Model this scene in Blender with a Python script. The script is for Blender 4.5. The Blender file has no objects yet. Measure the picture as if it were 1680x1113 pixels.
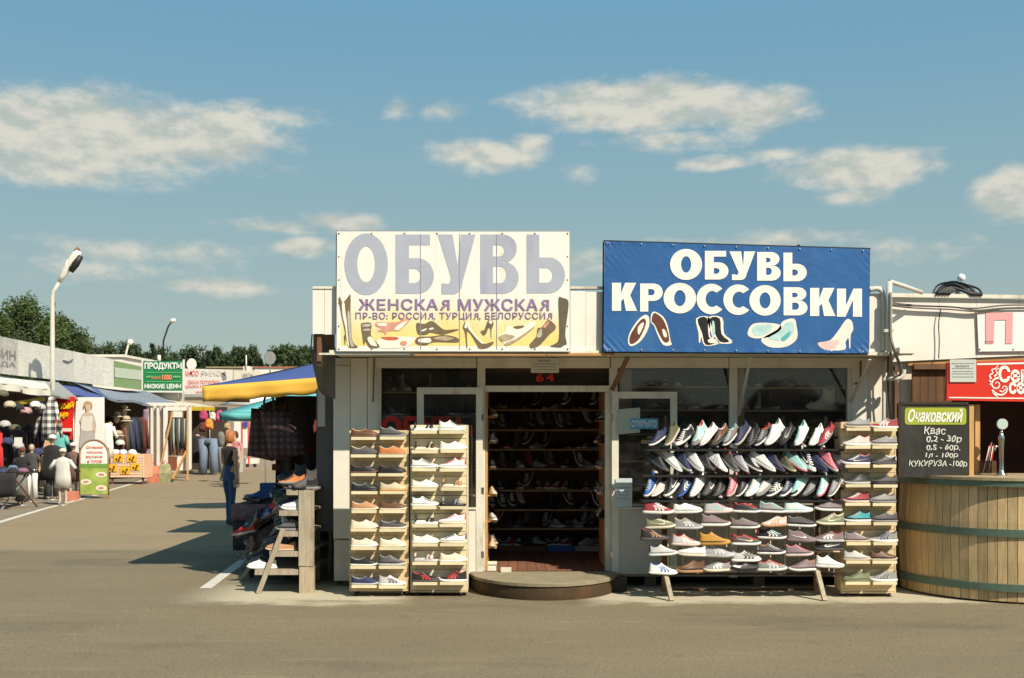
import bpy, bmesh, math, random
from mathutils import Vector, Matrix, Euler, noise
from mathutils.geometry import tessellate_polygon
R = math.radians
rnd = random.Random(7)
SC = bpy.context.scene
COL = SC.collection

# ---------------- camera, world, sun, exposure ----------------
F, CX, HY, CH = 1900.0, 840.0, 700.0, 1.75      # focal length in photo pixels, principal column, horizon row, eye height
cam_d = bpy.data.cameras.new('camera'); cam = bpy.data.objects.new('camera', cam_d); COL.objects.link(cam)
cam.location = (0, 0, CH); cam.rotation_euler = (R(90), 0, 0)
cam_d.sensor_width = 36; cam_d.lens = 36 * F / 1680
cam_d.shift_y = (HY - 556.5) / 1680
cam_d.clip_start = .1; cam_d.clip_end = 3000
cam_d.dof.use_dof = True; cam_d.dof.focus_distance = 12.2; cam_d.dof.aperture_fstop = 5.6
SC.camera = cam
SC.view_settings.view_transform = 'Standard'; SC.view_settings.look = 'None'
SC.view_settings.gamma = 1; SC.view_settings.use_curve_mapping = False
SC.view_settings.exposure = 1.1

SUN_EL, SUN_AZ = 45.0, 40.0     # azimuth: degrees to the right of straight behind the camera
sd = bpy.data.lights.new('sun', 'SUN'); sd.energy = 3.15; sd.angle = R(.55); sd.color = (1, .90, .74)
sun = bpy.data.objects.new('sun', sd); COL.objects.link(sun)
sv = Vector((math.cos(R(SUN_EL)) * math.sin(R(SUN_AZ)), -math.cos(R(SUN_EL)) * math.cos(R(SUN_AZ)), math.sin(R(SUN_EL))))
sun.rotation_euler = sv.to_track_quat('Z', 'Y').to_euler(); sun.location = sv * 40

class NT:
    """small node-tree writer"""
    def __init__(s, t): s.t = t; s.n = t.nodes; s.l = t.links; s.n.clear()
    def add(s, typ, **kw):
        n = s.n.new(typ)
        for k, v in kw.items(): setattr(n, k, v)
        return n
    def put(s, sock, v):
        if v is None: return
        if hasattr(v, 'is_linked') or hasattr(v, 'links'): s.l.new(v, sock)
        else:
            try: sock.default_value = v
            except Exception: sock.default_value = tuple(v) + (1,)
    def m(s, op, a, b=None, c=None, clamp=False):
        n = s.add('ShaderNodeMath', operation=op, use_clamp=clamp)
        for i, v in enumerate((a, b, c)): s.put(n.inputs[i], v)
        return n.outputs[0]
    def v(s, op, a, b=None, out=0):
        n = s.add('ShaderNodeVectorMath', operation=op); s.put(n.inputs[0], a); s.put(n.inputs[1], b)
        return n.outputs[out]
    def mix(s, f, a, b, blend='MIX'):
        n = s.add('ShaderNodeMix', data_type='RGBA', blend_type=blend)
        s.put(n.inputs[0], f); s.put(n.inputs[6], a); s.put(n.inputs[7], b)
        return n.outputs[2]
    def noise(s, vec, scale, detail=3, rough=.55, out=0):
        n = s.add('ShaderNodeTexNoise'); s.put(n.inputs['Vector'], vec); n.inputs['Scale'].default_value = scale
        n.inputs['Detail'].default_value = detail; n.inputs['Roughness'].default_value = rough
        return n.outputs[out]
    def ramp(s, v, lo, hi, a=0., b=1.):
        n = s.add('ShaderNodeMapRange', interpolation_type='SMOOTHSTEP'); s.put(n.inputs[0], v)
        for i, x in enumerate((lo, hi, a, b)): s.put(n.inputs[i + 1], x)
        return n.outputs[0]
    def scale(s, vec, sx, sy, sz): return s.v('MULTIPLY', vec, (sx, sy, sz))

# sky: physical sky, warm-teal film tint, drifting flat cumulus described by direction
W = bpy.data.worlds.new('World'); SC.world = W; W.use_nodes = True
t = NT(W.node_tree)
sky = t.add('ShaderNodeTexSky', sky_type='NISHITA'); sky.sun_disc = False
sky.sun_elevation = R(SUN_EL); sky.sun_rotation = R(180 - SUN_AZ); sky.air_density = 1.0; sky.dust_density = 1.2; sky.ozone_density = 1.2; sky.altitude = 100
tc = t.add('ShaderNodeTexCoord'); sep = t.add('ShaderNodeSeparateXYZ'); t.l.new(tc.outputs['Generated'], sep.inputs[0])
X_, Y_, Z_ = sep.outputs
az = t.m('ARCTAN2', X_, Y_); el = t.m('ARCSINE', Z_)
cmb = t.add('ShaderNodeCombineXYZ'); t.put(cmb.inputs[0], az); t.put(cmb.inputs[1], el)
pv = cmb.outputs[0]
def sky_dir(px, py):
    a = math.atan((px - CX) / F); return a, math.atan((HY - py) / F * math.cos(a))
n1 = t.noise(t.scale(pv, 1, 1.9, 1), 18, 8, .60)
n1b = t.noise(t.scale(t.v('ADD', pv, (.004, .009, 0)), 1, 1.9, 1), 18, 8, .60)
n2 = t.noise(t.scale(pv, 1, 2.4, 1), 48, 5, .6)
nn = t.m('ADD', t.m('MULTIPLY', t.m('SUBTRACT', n1, .5), 2.6), t.m('MULTIPLY', t.m('SUBTRACT', n2, .5), .9))
CLOUDS = [  # centre column, row, half width, half height in photo pixels, strength
 (130, 218, 270, 64, 1.15), (330, 225, 140, 54, .9), (60, 272, 200, 28, .7), (420, 190, 90, 22, .5),
 (655, 180, 26, 15, .45), (720, 184, 32, 14, .4), (795, 254, 86, 28, .95), (862, 236, 38, 17, .7),
 (1060, 172, 205, 42, 1.25), (1235, 182, 95, 38, 1.0), (1110, 230, 110, 17, .5), (950, 282, 30, 16, .3),
 (1170, 268, 56, 12, .7), (1275, 254, 44, 10, .4), (1410, 278, 125, 34, 1.1), (1400, 322, 50, 16, .6), (1665, 322, 60, 42, 1.15),
 (450, 372, 80, 14, .6), (565, 366, 70, 15, .75), (230, 412, 150, 20, .38), (500, 405, 50, 16, .8), (365, 470, 95, 15, .6), (160, 440, 140, 16, .2),
 (960, 430, 90, 20, .4), (1240, 398, 130, 14, .45), (1500, 410, 80, 12, .2)]
acc = None
for (cx_, cy_, hw, hh, st) in CLOUDS:
    a, e = sky_dir(cx_, cy_)
    q = t.v('SUBTRACT', pv, (a, e, 0)); q = t.v('MULTIPLY', q, (F / hw, F / hh, 0))
    d = t.v('LENGTH', q, out=1)
    d = t.m('MULTIPLY', t.m('SUBTRACT', 1.12, d), st)
    acc = d if acc is None else t.m('MAXIMUM', acc, d)
# elsewhere round the horizon the same sort of broken cloud goes on
far = t.m('MULTIPLY', t.m('SUBTRACT', t.noise(t.scale(pv, 1, 2.6, 1), 3.2, 3), .60), 7)
out_of_view = t.ramp(t.m('ABSOLUTE', az), .46, .6)
far = t.m('SUBTRACT', far, t.m('MULTIPLY', t.m('SUBTRACT', 1, out_of_view), 9))
far = t.m('MINIMUM', far, 1.1)
acc = t.m('MAXIMUM', acc, far)
dens = t.m('ADD', acc, t.m('MULTIPLY', nn, .56))
cov = t.ramp(dens, -.14, .62)
cov = t.m('MULTIPLY', cov, t.ramp(el, .0, .06))
thick = t.ramp(t.m('ADD', t.m('MULTIPLY', t.m('SUBTRACT', n1, n1b), 7), t.m('MULTIPLY', t.m('SUBTRACT', n2, .5), .3)), -.95, .85)  # lit and shaded cloud sides, put into the colour from offset noise
SKYK = .085
grad = t.mix(t.ramp(el, .02, .2), (2.06, 2.5, 2.2, 1), (1.52, 2.33, 2.5, 1))
grad = t.mix(t.ramp(el, .14, .36), grad, (.86, 2.0, 2.76, 1))
grad = t.mix(t.ramp(el, .3, 1.3), grad, (.75, 1.75, 2.5, 1))
base = t.mix(.92, sky.outputs[0], grad)
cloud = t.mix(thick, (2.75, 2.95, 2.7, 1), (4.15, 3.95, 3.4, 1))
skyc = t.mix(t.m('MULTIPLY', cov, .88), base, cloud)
bg = t.add('ShaderNodeBackground'); t.put(bg.inputs[0], skyc); bg.inputs[1].default_value = SKYK
wo = t.add('ShaderNodeOutputWorld'); t.l.new(bg.outputs[0], wo.inputs[0])

# ---------------- coordinates ----------------
def P(px, py, y): return Vector(((px - CX) / F * y, y, CH - (py - HY) / F * y))
def G(px, py): y = F * CH / (py - HY); return Vector(((px - CX) / F * y, y, 0))
D = 12.67                                  # distance of the shop front

# ---------------- materials ----------------
MATS = {}
def mat(name, col, rough=.7, var=.12, vs=6., bump=0., bs=60., metal=0., rand=0., spec=.3, stain=None, stv=.0, sts=2., grain=None, sheen=0.):
    """col: base colour. var/vs: mottling. rand: tone differs from object to object. grain: 'x','y','z' wood grain axis."""
    if name in MATS: return MATS[name]
    M = bpy.data.materials.new(name); M.use_nodes = True; t = NT(M.node_tree)
    b = t.add('ShaderNodeBsdfPrincipled'); o = t.add('ShaderNodeOutputMaterial'); t.l.new(b.outputs[0], o.inputs[0])
    g = t.add('ShaderNodeNewGeometry').outputs['Position']
    f = t.noise(g, vs, 4)
    c = t.mix(f, tuple(max(0, x * (1 - var * 1.6)) for x in col) + (1,), tuple(min(.95, x * (1 + var * 1.6)) for x in col) + (1,))
    if grain:
        s = {'x': (.06, 1, 1), 'y': (1, .06, 1), 'z': (1, 1, .06)}[grain]
        gr = t.noise(t.v('MULTIPLY', g, s), 45, 5, .65)
        c = t.mix(t.ramp(gr, .3, .7, 0, .75), c, tuple(x * .62 for x in col) + (1,))
    if stain is not None:
        m = t.ramp(t.noise(t.scale(g, 1, 1, .35), sts, 5, .65), .52, .72, 0, stv)
        c = t.mix(m, c, tuple(stain) + (1,))
    if rand:
        oi = t.add('ShaderNodeObjectInfo').outputs['Random']
        k = t.m('MULTIPLY_ADD', oi, 2 * rand, 1 - rand)
        cc = t.add('ShaderNodeCombineXYZ'); [t.put(cc.inputs[i], k) for i in range(3)]
        c = t.mix(1, c, cc.outputs[0], 'MULTIPLY')
    t.put(b.inputs['Base Color'], c); b.inputs['Roughness'].default_value = rough
    b.inputs['Metallic'].default_value = metal; b.inputs['Specular IOR Level'].default_value = spec
    if sheen: b.inputs['Sheen Weight'].default_value = sheen
    if bump:
        bn = t.add('ShaderNodeBump'); bn.inputs['Strength'].default_value = bump; bn.inputs['Distance'].default_value = .01
        t.put(bn.inputs['Height'], t.noise(g, bs, 4)); t.l.new(bn.outputs[0], b.inputs['Normal'])
    MATS[name] = M; return M

def glass_mat():
    M = bpy.data.materials.new('window_glass'); M.use_nodes = True; t = NT(M.node_tree)
    tr = t.add('ShaderNodeBsdfTransparent'); tr.inputs[0].default_value = (.95, .96, .95, 1)
    gl = t.add('ShaderNodeBsdfGlossy'); gl.inputs[0].default_value = (1, 1, 1, 1); gl.inputs[1].default_value = .03
    fr = t.add('ShaderNodeFresnel'); fr.inputs[0].default_value = 1.45
    g = t.add('ShaderNodeNewGeometry').outputs['Position']
    bn = t.add('ShaderNodeBump'); bn.inputs['Strength'].default_value = .06; bn.inputs['Distance'].default_value = .05
    t.put(bn.inputs['Height'], t.noise(g, 1.3, 2)); t.l.new(bn.outputs[0], gl.inputs['Normal'])
    mx = t.add('ShaderNodeMixShader'); t.l.new(fr.outputs[0], mx.inputs[0]); t.l.new(tr.outputs[0], mx.inputs[1]); t.l.new(gl.outputs[0], mx.inputs[2])
    df = t.add('ShaderNodeBsdfDiffuse'); df.inputs[0].default_value = (.5, .48, .42, 1)
    m2 = t.add('ShaderNodeMixShader'); t.put(m2.inputs[0], t.ramp(t.noise(g, 5, 5, .7), .35, .8, .006, .05))
    t.l.new(mx.outputs[0], m2.inputs[1]); t.l.new(df.outputs[0], m2.inputs[2])
    o = t.add('ShaderNodeOutputMaterial'); t.l.new(m2.outputs[0], o.inputs[0]); return M
GLASS = glass_mat()

# ---------------- objects ----------------
ORG = {}
def tag(o, label=None, cat=None, group=None, kind=None):
    if label: o['label'] = label
    if cat: o['category'] = cat
    if group: o['group'] = group
    if kind: o['kind'] = kind
    return o
def thing(name, label, cat, loc=(0, 0, 0), group=None, rot=(0, 0, 0)):
    o = bpy.data.objects.new(name, None); COL.objects.link(o); o.empty_display_size = .1
    o.location = loc; o.rotation_euler = rot; ORG[o.name] = Vector(loc); return tag(o, label, cat, group)
def link(name, me, parent=None, loc=None, rot=None, mats=None):
    o = bpy.data.objects.new(name, me); COL.objects.link(o)
    if parent: o.parent = parent; ORG[o.name] = ORG.get(parent.name, Vector())
    if loc is not None: o.location = loc
    if rot is not None: o.rotation_euler = rot
    if mats:
        for i, m in enumerate(mats):
            o.material_slots[i].link = 'OBJECT'; o.material_slots[i].material = m
    return o
class MB:
    def __init__(s): s.v = []; s.f = []; s.mi = []; s.sm = []
    def face(s, idx, m=0, smooth=False): s.f.append(tuple(idx)); s.mi.append(m); s.sm.append(smooth)
    def box(s, x0, x1, y0, y1, z0, z1, m=0):
        n = len(s.v); s.v += [Vector(p) for p in ((x0, y0, z0), (x1, y0, z0), (x1, y1, z0), (x0, y1, z0), (x0, y0, z1), (x1, y0, z1), (x1, y1, z1), (x0, y1, z1))]
        for q in ((0, 3, 2, 1), (4, 5, 6, 7), (0, 1, 5, 4), (1, 2, 6, 5), (2, 3, 7, 6), (3, 0, 4, 7)): s.face([n + i for i in q], m)
        return s
    def pbox(s, px0, px1, py0, py1, ya, yb, m=0):
        """box whose front, at distance ya, covers these photo columns and rows"""
        a, b = P(px0, py1, ya), P(px1, py0, ya); return s.box(a.x, b.x, ya, yb, a.z, b.z, m)
    def quadprism(s, pts, d, m=0):
        """prism: polygon pts (3D, planar) swept by vector d"""
        n = len(s.v); k = len(pts); d = Vector(d)
        s.v += [Vector(p) for p in pts] + [Vector(p) + d for p in pts]
        s.face(range(n, n + k), m); s.face(range(n + 2 * k - 1, n + k - 1, -1), m)
        for i in range(k): j = (i + 1) % k; s.face((n + i, n + i + k, n + j + k, n + j), m)
        return s
    def bar(s, a, b, w, h=None, m=0, up=(0, 0, 1)):
        a, b = Vector(a), Vector(b); h = h or w; d = (b - a).normalized(); up = Vector(up)
        if abs(d.dot(up)) > .95: up = Vector((0, 1, 0)) if abs(d.y) < .9 else Vector((1, 0, 0))
        sd_ = d.cross(up).normalized(); u = sd_.cross(d)
        n = len(s.v)
        for p in (a, b):
            for (i, j) in ((-1, -1), (1, -1), (1, 1), (-1, 1)): s.v.append(p + sd_ * (i * w / 2) + u * (j * h / 2))
        for q in ((3, 2, 1, 0), (4, 5, 6, 7), (0, 1, 5, 4), (1, 2, 6, 5), (2, 3, 7, 6), (3, 0, 4, 7)): s.face([n + i for i in q], m)
        return s
    def tube(s, pts, r, k=8, m=0, caps=True, smooth=True, flat=1.):
        pts = [Vector(p) for p in pts]; rr = r if isinstance(r, (list, tuple)) else [r] * len(pts)
        n = len(s.v); prev = None
        for i, p in enumerate(pts):
            d = (pts[min(i + 1, len(pts) - 1)] - pts[max(i - 1, 0)]).normalized()
            a = prev if prev is not None else (Vector((0, 0, 1)) if abs(d.z) < .9 else Vector((1, 0, 0)))
            u = (a - d * a.dot(d)).normalized(); prev = u; w = d.cross(u)
            for j in range(k): an = 2 * math.pi * j / k; s.v.append(p + u * (math.cos(an) * rr[i]) + w * (math.sin(an) * rr[i] * flat))
        for i in range(len(pts) - 1):
            for j in range(k): s.face((n + i * k + j, n + i * k + (j + 1) % k, n + (i + 1) * k + (j + 1) % k, n + (i + 1) * k + j), m, smooth)
        if caps:
            s.face(range(n + k - 1, n - 1, -1), m); e = n + (len(pts) - 1) * k; s.face(range(e, e + k), m)
        return s
    def rings(s, rings, m=0, cap0=True, cap1=True, smooth=True, close=True):
        n = len(s.v); k = len(rings[0])
        for rg in rings: s.v += [Vector(p) for p in rg]
        for i in range(len(rings) - 1):
            for j in range(k if close else k - 1): s.face((n + i * k + j, n + i * k + (j + 1) % k, n + (i + 1) * k + (j + 1) % k, n + (i + 1) * k + j), m, smooth)
        if cap0: s.face(range(n + k - 1, n - 1, -1), m)
        if cap1: e = n + (len(rings) - 1) * k; s.face(range(e, e + k), m)
        return s
    def lathe(s, c, prof, k=16, m=0, sx=1., sy=1., cap=True):
        c = Vector(c)
        return s.rings([[c + Vector((math.cos(2 * math.pi * j / k) * r * sx, math.sin(2 * math.pi * j / k) * r * sy, z)) for j in range(k)] for (r, z) in prof], m, cap, cap)
    def ball(s, c, r, k=12, m=0, sx=1, sy=1, sz=1):
        return s.lathe(c, [(max(r * math.sin(math.pi * i / 8), .0005), -r * sz * math.cos(math.pi * i / 8)) for i in range(9)], k, m, sx, sy)
    def grid(s, fn, nu, nv, m=0, smooth=True, thick=None):
        """surface fn(u,v); thick: offset vector that gives it a real thickness"""
        A = [[Vector(fn(i / nu, j / nv)) for j in range(nv + 1)] for i in range(nu + 1)]
        def lay(B, flip):
            n = len(s.v)
            for r in B: s.v += r
            for i in range(nu):
                for j in range(nv):
                    q = (n + i * (nv + 1) + j, n + (i + 1) * (nv + 1) + j, n + (i + 1) * (nv + 1) + j + 1, n + i * (nv + 1) + j + 1)
                    s.face(q[::-1] if flip else q, m, smooth)
            return n
        a = lay(A, False)
        if thick is not None:
            th = Vector(thick); b = lay([[p + th for p in r] for r in A], True)
            w = nv + 1
            edge = [i * w for i in range(nu)] + [nu * w + j for j in range(nv)] + [i * w + nv for i in range(nu, 0, -1)] + [j for j in range(nv, 0, -1)]
            for i in range(len(edge)): p, q = edge[i], edge[(i + 1) % len(edge)]; s.face((a + p, b + p, b + q, a + q), m)
        return s
    def poly(s, pts, m=0):
        n = len(s.v); s.v += [Vector(p) for p in pts]
        for tri in tessellate_polygon([[Vector(p) for p in pts]]): s.face([n + i for i in tri], m)
        return s
    def mesh(s, name, mats, org=Vector()):
        me = bpy.data.meshes.new(name)
        me.from_pydata([tuple(p - org) for p in s.v], [], s.f)
        for m in (mats if isinstance(mats, (list, tuple)) else [mats]): me.materials.append(m)
        me.polygons.foreach_set('material_index', s.mi); me.polygons.foreach_set('use_smooth', s.sm)
        me.update(); return me
    def build(s, name, mats, parent=None, label=None):
        org = ORG.get(parent.name, Vector()) if parent else Vector()
        o = link(name, s.mesh(name, mats, org), parent)
        if label: o['label'] = label
        return o
def solo(name, mb, mats, label, cat, group=None, base=None):
    """a thing that is one mesh, its origin at its base"""
    if base is None:
        xs = [p.x for p in mb.v]; ys = [p.y for p in mb.v]; base = Vector(((min(xs) + max(xs)) / 2, (min(ys) + max(ys)) / 2, min(p.z for p in mb.v)))
    o = link(name, mb.mesh(name, mats, Vector(base)), None, base); ORG[o.name] = Vector(base)
    return tag(o, label, cat, group)
def struct(name, mb, mats):
    return tag(mb.build(name, mats), kind='structure')
def smooth(pts, n=4, closed=True):
    o = []; k = len(pts)
    for i in range(k if closed else k - 1):
        p0, p1, p2, p3 = [pts[(i + d) % k] if closed else pts[max(0, min(k - 1, i + d))] for d in (-1, 0, 1, 2)]
        for j in range(n):
            u = j / n
            o.append(tuple(.5 * ((2 * b) + (-a + c) * u + (2 * a - 5 * b + 4 * c - d) * u * u + (-a + 3 * b - 3 * c + d) * u ** 3) for a, b, c, d in zip(p0, p1, p2, p3)))
    if not closed: o.append(tuple(pts[-1]))
    return o

# lettering -------------------------------------------------------------
def _filled(contours):
    c = bpy.data.curves.new('outline', 'CURVE'); c.dimensions = '2D'; c.fill_mode = 'BOTH'
    for pts in contours:
        sp = c.splines.new('POLY'); sp.points.add(len(pts) - 1); sp.use_cyclic_u = True
        for i, p in enumerate(pts): sp.points[i].co = (p[0], p[1], 0, 1)
    return _tomesh(c)
def _tomesh(c):
    o = bpy.data.objects.new('outline', c); COL.objects.link(o)
    dg = bpy.context.evaluated_depsgraph_get(); me = bpy.data.meshes.new_from_object(o.evaluated_get(dg))
    vs = [tuple(v.co[:2]) for v in me.vertices]; fs = [tuple(p.vertices) for p in me.polygons]
    bpy.data.objects.remove(o); bpy.data.curves.remove(c); bpy.data.meshes.remove(me)
    return vs, fs
_tc = {}
def font_shape(body, bold=0., space=1.):
    k = (body, bold, space)
    if 'Я' in body and k not in _tc:            # the built-in glyph fills badly: use a mirrored R
        b2 = body.replace('Я', 'R'); vs, fs = font_shape(b2, bold, space); vs = list(vs)
        for i, ch in enumerate(body):
            if ch == 'Я':
                lo = max(v[0] for v in font_shape(b2[:i], bold, space)[0]) + 1e-4 if b2[:i].strip() else -9
                hi = max(v[0] for v in font_shape(b2[:i + 1], bold, space)[0]) + 1e-4
                idx = [j for j, v in enumerate(vs) if lo < v[0] <= hi]; a, b = min(vs[j][0] for j in idx), max(vs[j][0] for j in idx)
                for j in idx: vs[j] = (a + b - vs[j][0], vs[j][1])
        _tc[k] = (vs, fs)
    if k not in _tc:
        c = bpy.data.curves.new('outline', 'FONT'); c.body = body; c.offset = bold; c.resolution_u = 3; c.space_character = space
        _tc[k] = _tomesh(c)
    return _tc[k]
def place(mb, shape, x0, x1, y0, y1, mapf, m=0, slant=0., norm=True):
    """shape fitted to photo columns x0..x1 and rows y0..y1 and carried to space by mapf(px,py)"""
    vs, fs = shape
    ax, bx = (min(v[0] for v in vs), max(v[0] for v in vs)) if norm else (0, 1)
    ay, by = (min(v[1] for v in vs), max(v[1] for v in vs)) if norm else (0, 1)
    n = len(mb.v)
    for v in vs:
        u = (v[0] - ax) / (bx - ax); w = (v[1] - ay) / (by - ay)
        mb.v.append(Vector(mapf(x0 + (x1 - x0) * u + slant * w, y1 - (y1 - y0) * w)))
    for f in fs: mb.face([n + i for i in f], m)
def arc(cx, cy, rx, ry, a0, a1, n=14): return [(cx + rx * math.cos(R(a0 + (a1 - a0) * i / n)), cy + ry * math.sin(R(a0 + (a1 - a0) * i / n))) for i in range(n + 1)]
def bowl(x1, y0, y1, rx): return arc(x1 - rx, (y0 + y1) / 2, rx, (y1 - y0) / 2, -90, 90)
def heavy(ch, s=.3, b=.17):
    rx = .42
    if ch == 'О': return [arc(.5, .5, .5, .5, 0, 348, 29), arc(.5, .5, .5 - s, .5 - b, 0, 348, 29)]
    if ch == 'Б': return [[(0, 0)] + bowl(1, 0, .6, rx) + [(s, .6), (s, 1 - b), (.9, 1 - b), (.9, 1), (0, 1)], [(s, b)] + bowl(1 - s, b, .6 - b, .16) + [(s, .6 - b)]]
    if ch == 'Ь': return [[(0, 0)] + bowl(1, 0, .61, rx) + [(s, .61), (s, 1), (0, 1)], [(s, b)] + bowl(1 - s, b, .61 - b, .16) + [(s, .61 - b)]]
    if ch == 'В': return [[(0, 0)] + bowl(1, 0, .54, .4) + bowl(.95, .52, 1, .36) + [(0, 1)], [(s, b)] + bowl(1 - s, b, .54 - b * .45, .14) + [(s, .54 - b * .45)], [(s, .54 + b * .5)] + bowl(.95 - s, .54 + b * .5, 1 - b, .12) + [(s, 1 - b)]]
    if ch == 'Р': return [[(0, 0), (s, 0), (s, .38)] + bowl(1, .38, 1, .42) + [(0, 1)], [(s, .38 + b)] + bowl(1 - s, .38 + b, 1 - b, .14) + [(s, 1 - b)]]
    if ch == 'С': return [arc(.53, .5, .53, .5, 42, 318, 26) + arc(.56, .5, .56 - s, .5 - b, 308, 52, 20)]
    if ch == 'К': return [[(0, 0), (s, 0), (s, .34), (s + .1, .44), (1 - s * 1.25, 0), (1, 0), (s + .36, .56), (.96, 1), (.96 - s * 1.22, 1), (s, .62), (s, 1), (0, 1)]]
    if ch == 'И': return [[(0, 1), (0, 0), (s * .95, 0), (1 - s, .60), (1 - s, 0), (1, 0), (1, 1), (1 - .95 * s, 1), (s, .40), (s, 1)]]
    if ch == 'У': return [[(0, 1), (s * 1.2, 1), (.53, .48), (1 - s * 1.15, 1), (1, 1), (.66, .2)] + arc(.42, .2, .24, .2, -5, -85, 6) + [(.1, 0), (.1, b), (.22, b)] + arc(.26, .27, .09, .1, -80, 10, 4)]
def words(mb, body, x0, x1, y0, y1, mapf, bold=.02, m=0, slant=0., space=1., strike=0.):
    if not strike: place(mb, font_shape(body, bold, space), x0, x1, y0, y1, mapf, m, slant); return
    for k, dx in enumerate((-strike, 0, strike)):
        for j, dy in enumerate((-strike * .35, strike * .35)): place(mb, font_shape(body, 0, space), x0 + dx + strike, x1 + dx - strike, y0 + dy, y1 + dy, lambda a, b, q=k * 2 + j: Vector(mapf(a, b)) - Vector((0, .0008 * q, 0)), m, slant)
def scribble(mb, x0, x1, y, mapf, m=0, seed=0, h=1.5):
    """a line of print too small to read: broken dashes"""
    r = random.Random(seed); x = x0
    while x < x1 - 1:
        w = r.uniform(1.5, 5); w = min(w, x1 - x); n = len(mb.v)
        mb.v += [Vector(mapf(a, b)) for a, b in ((x, y + h), (x + w, y + h), (x + w, y), (x, y))]; mb.face((n, n + 1, n + 2, n + 3), m); x += w + r.uniform(.6, 1.4)
# ---------------- common materials ----------------
WHITEP = mat('white_paint', (.75, .705, .60), .6, .07, 3, .15, 40, stain=(.34, .27, .17), stv=.4, sts=1.6, rand=.03)
WHITED = mat('weathered_white_paint', (.67, .63, .53), .65, .10, 5, .25, 50, stain=(.26, .2, .13), stv=.6, sts=3, rand=.04)
PARAP = mat('parapet_sheet', (.75, .70, .63), .55, .05, 2, .1, 20, stain=(.5, .36, .25), stv=.35, sts=2.2, rand=.03)
GREYP = mat('grey_painted_sheet', (.47, .45, .40), .6, .08, 4, .2, 40, stain=(.2, .17, .13), stv=.5, sts=2, rand=.04)
CREAM = mat('cream_plank', (.74, .57, .33), .55, .07, 5, .15, 50, grain='x', rand=.05)
CREAM2 = mat('pale_cream_plank', (.78, .67, .44), .55, .06, 5, .15, 50, grain='x', rand=.04)
TANW = mat('tan_plank', (.60, .47, .30), .6, .10, 5, .2, 50, grain='x', rand=.07)
LEDGE = mat('ledge_board', (.66, .58, .38), .55, .08, 8, .1, 60, rand=.08)
ORANGEW = mat('orange_timber', (.52, .27, .10), .6, .15, 6, .2, 60, grain='x', rand=.08)
POSTW = mat('weathered_timber', (.40, .34, .25), .8, .14, 8, .5, 70, grain='z', stain=(.14, .09, .05), stv=.6, sts=5, rand=.06)
BROWNW = mat('brown_timber', (.17, .085, .045), .7, .15, 8, .3, 60, grain='z', rand=.1)
DARKW = mat('dark_timber', (.045, .03, .022), .7, .15, 8, .3, 60, grain='x')
DARKM = mat('dark_metal', (.03, .028, .026), .45, .1, 9, metal=.3)
RUST = mat('rusty_metal', (.20, .11, .06), .75, .25, 14, .3, 80)
STEEL = mat('chrome_steel', (.55, .53, .48), .22, .03, 3, metal=1.)
GALV = mat('galvanised', (.45, .46, .45), .4, .08, 6, metal=.6)
BLACKR = mat('black_cable', (.02, .02, .02), .5, .1)
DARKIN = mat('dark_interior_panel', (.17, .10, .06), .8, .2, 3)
SHELFW = mat('shop_shelf_board', (.52, .33, .17), .6, .12, 6, grain='x')
CONCR = mat('step_concrete', (.24, .205, .135), .85, .2, 7, .6, 60, stain=(.13, .11, .07), stv=.6, sts=3)
TARPD = mat('dark_tarp', (.055, .05, .05), .75, .2, 5, .3, 20)
PAPER = mat('paper', (.66, .66, .58), .7, .03, 5)
INK = mat('black_ink', (.05, .05, .05), .7, .02)
GREYINK = mat('grey_ink', (.22, .22, .24), .7, .02)
REDINK = mat('red_ink', (.55, .03, .02), .6, .04)
SKIN = mat('skin', (.52, .30, .20), .5, .05, 9)
PLAST = mat('mannequin_plastic', (.44, .32, .24), .4, .03)

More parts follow.
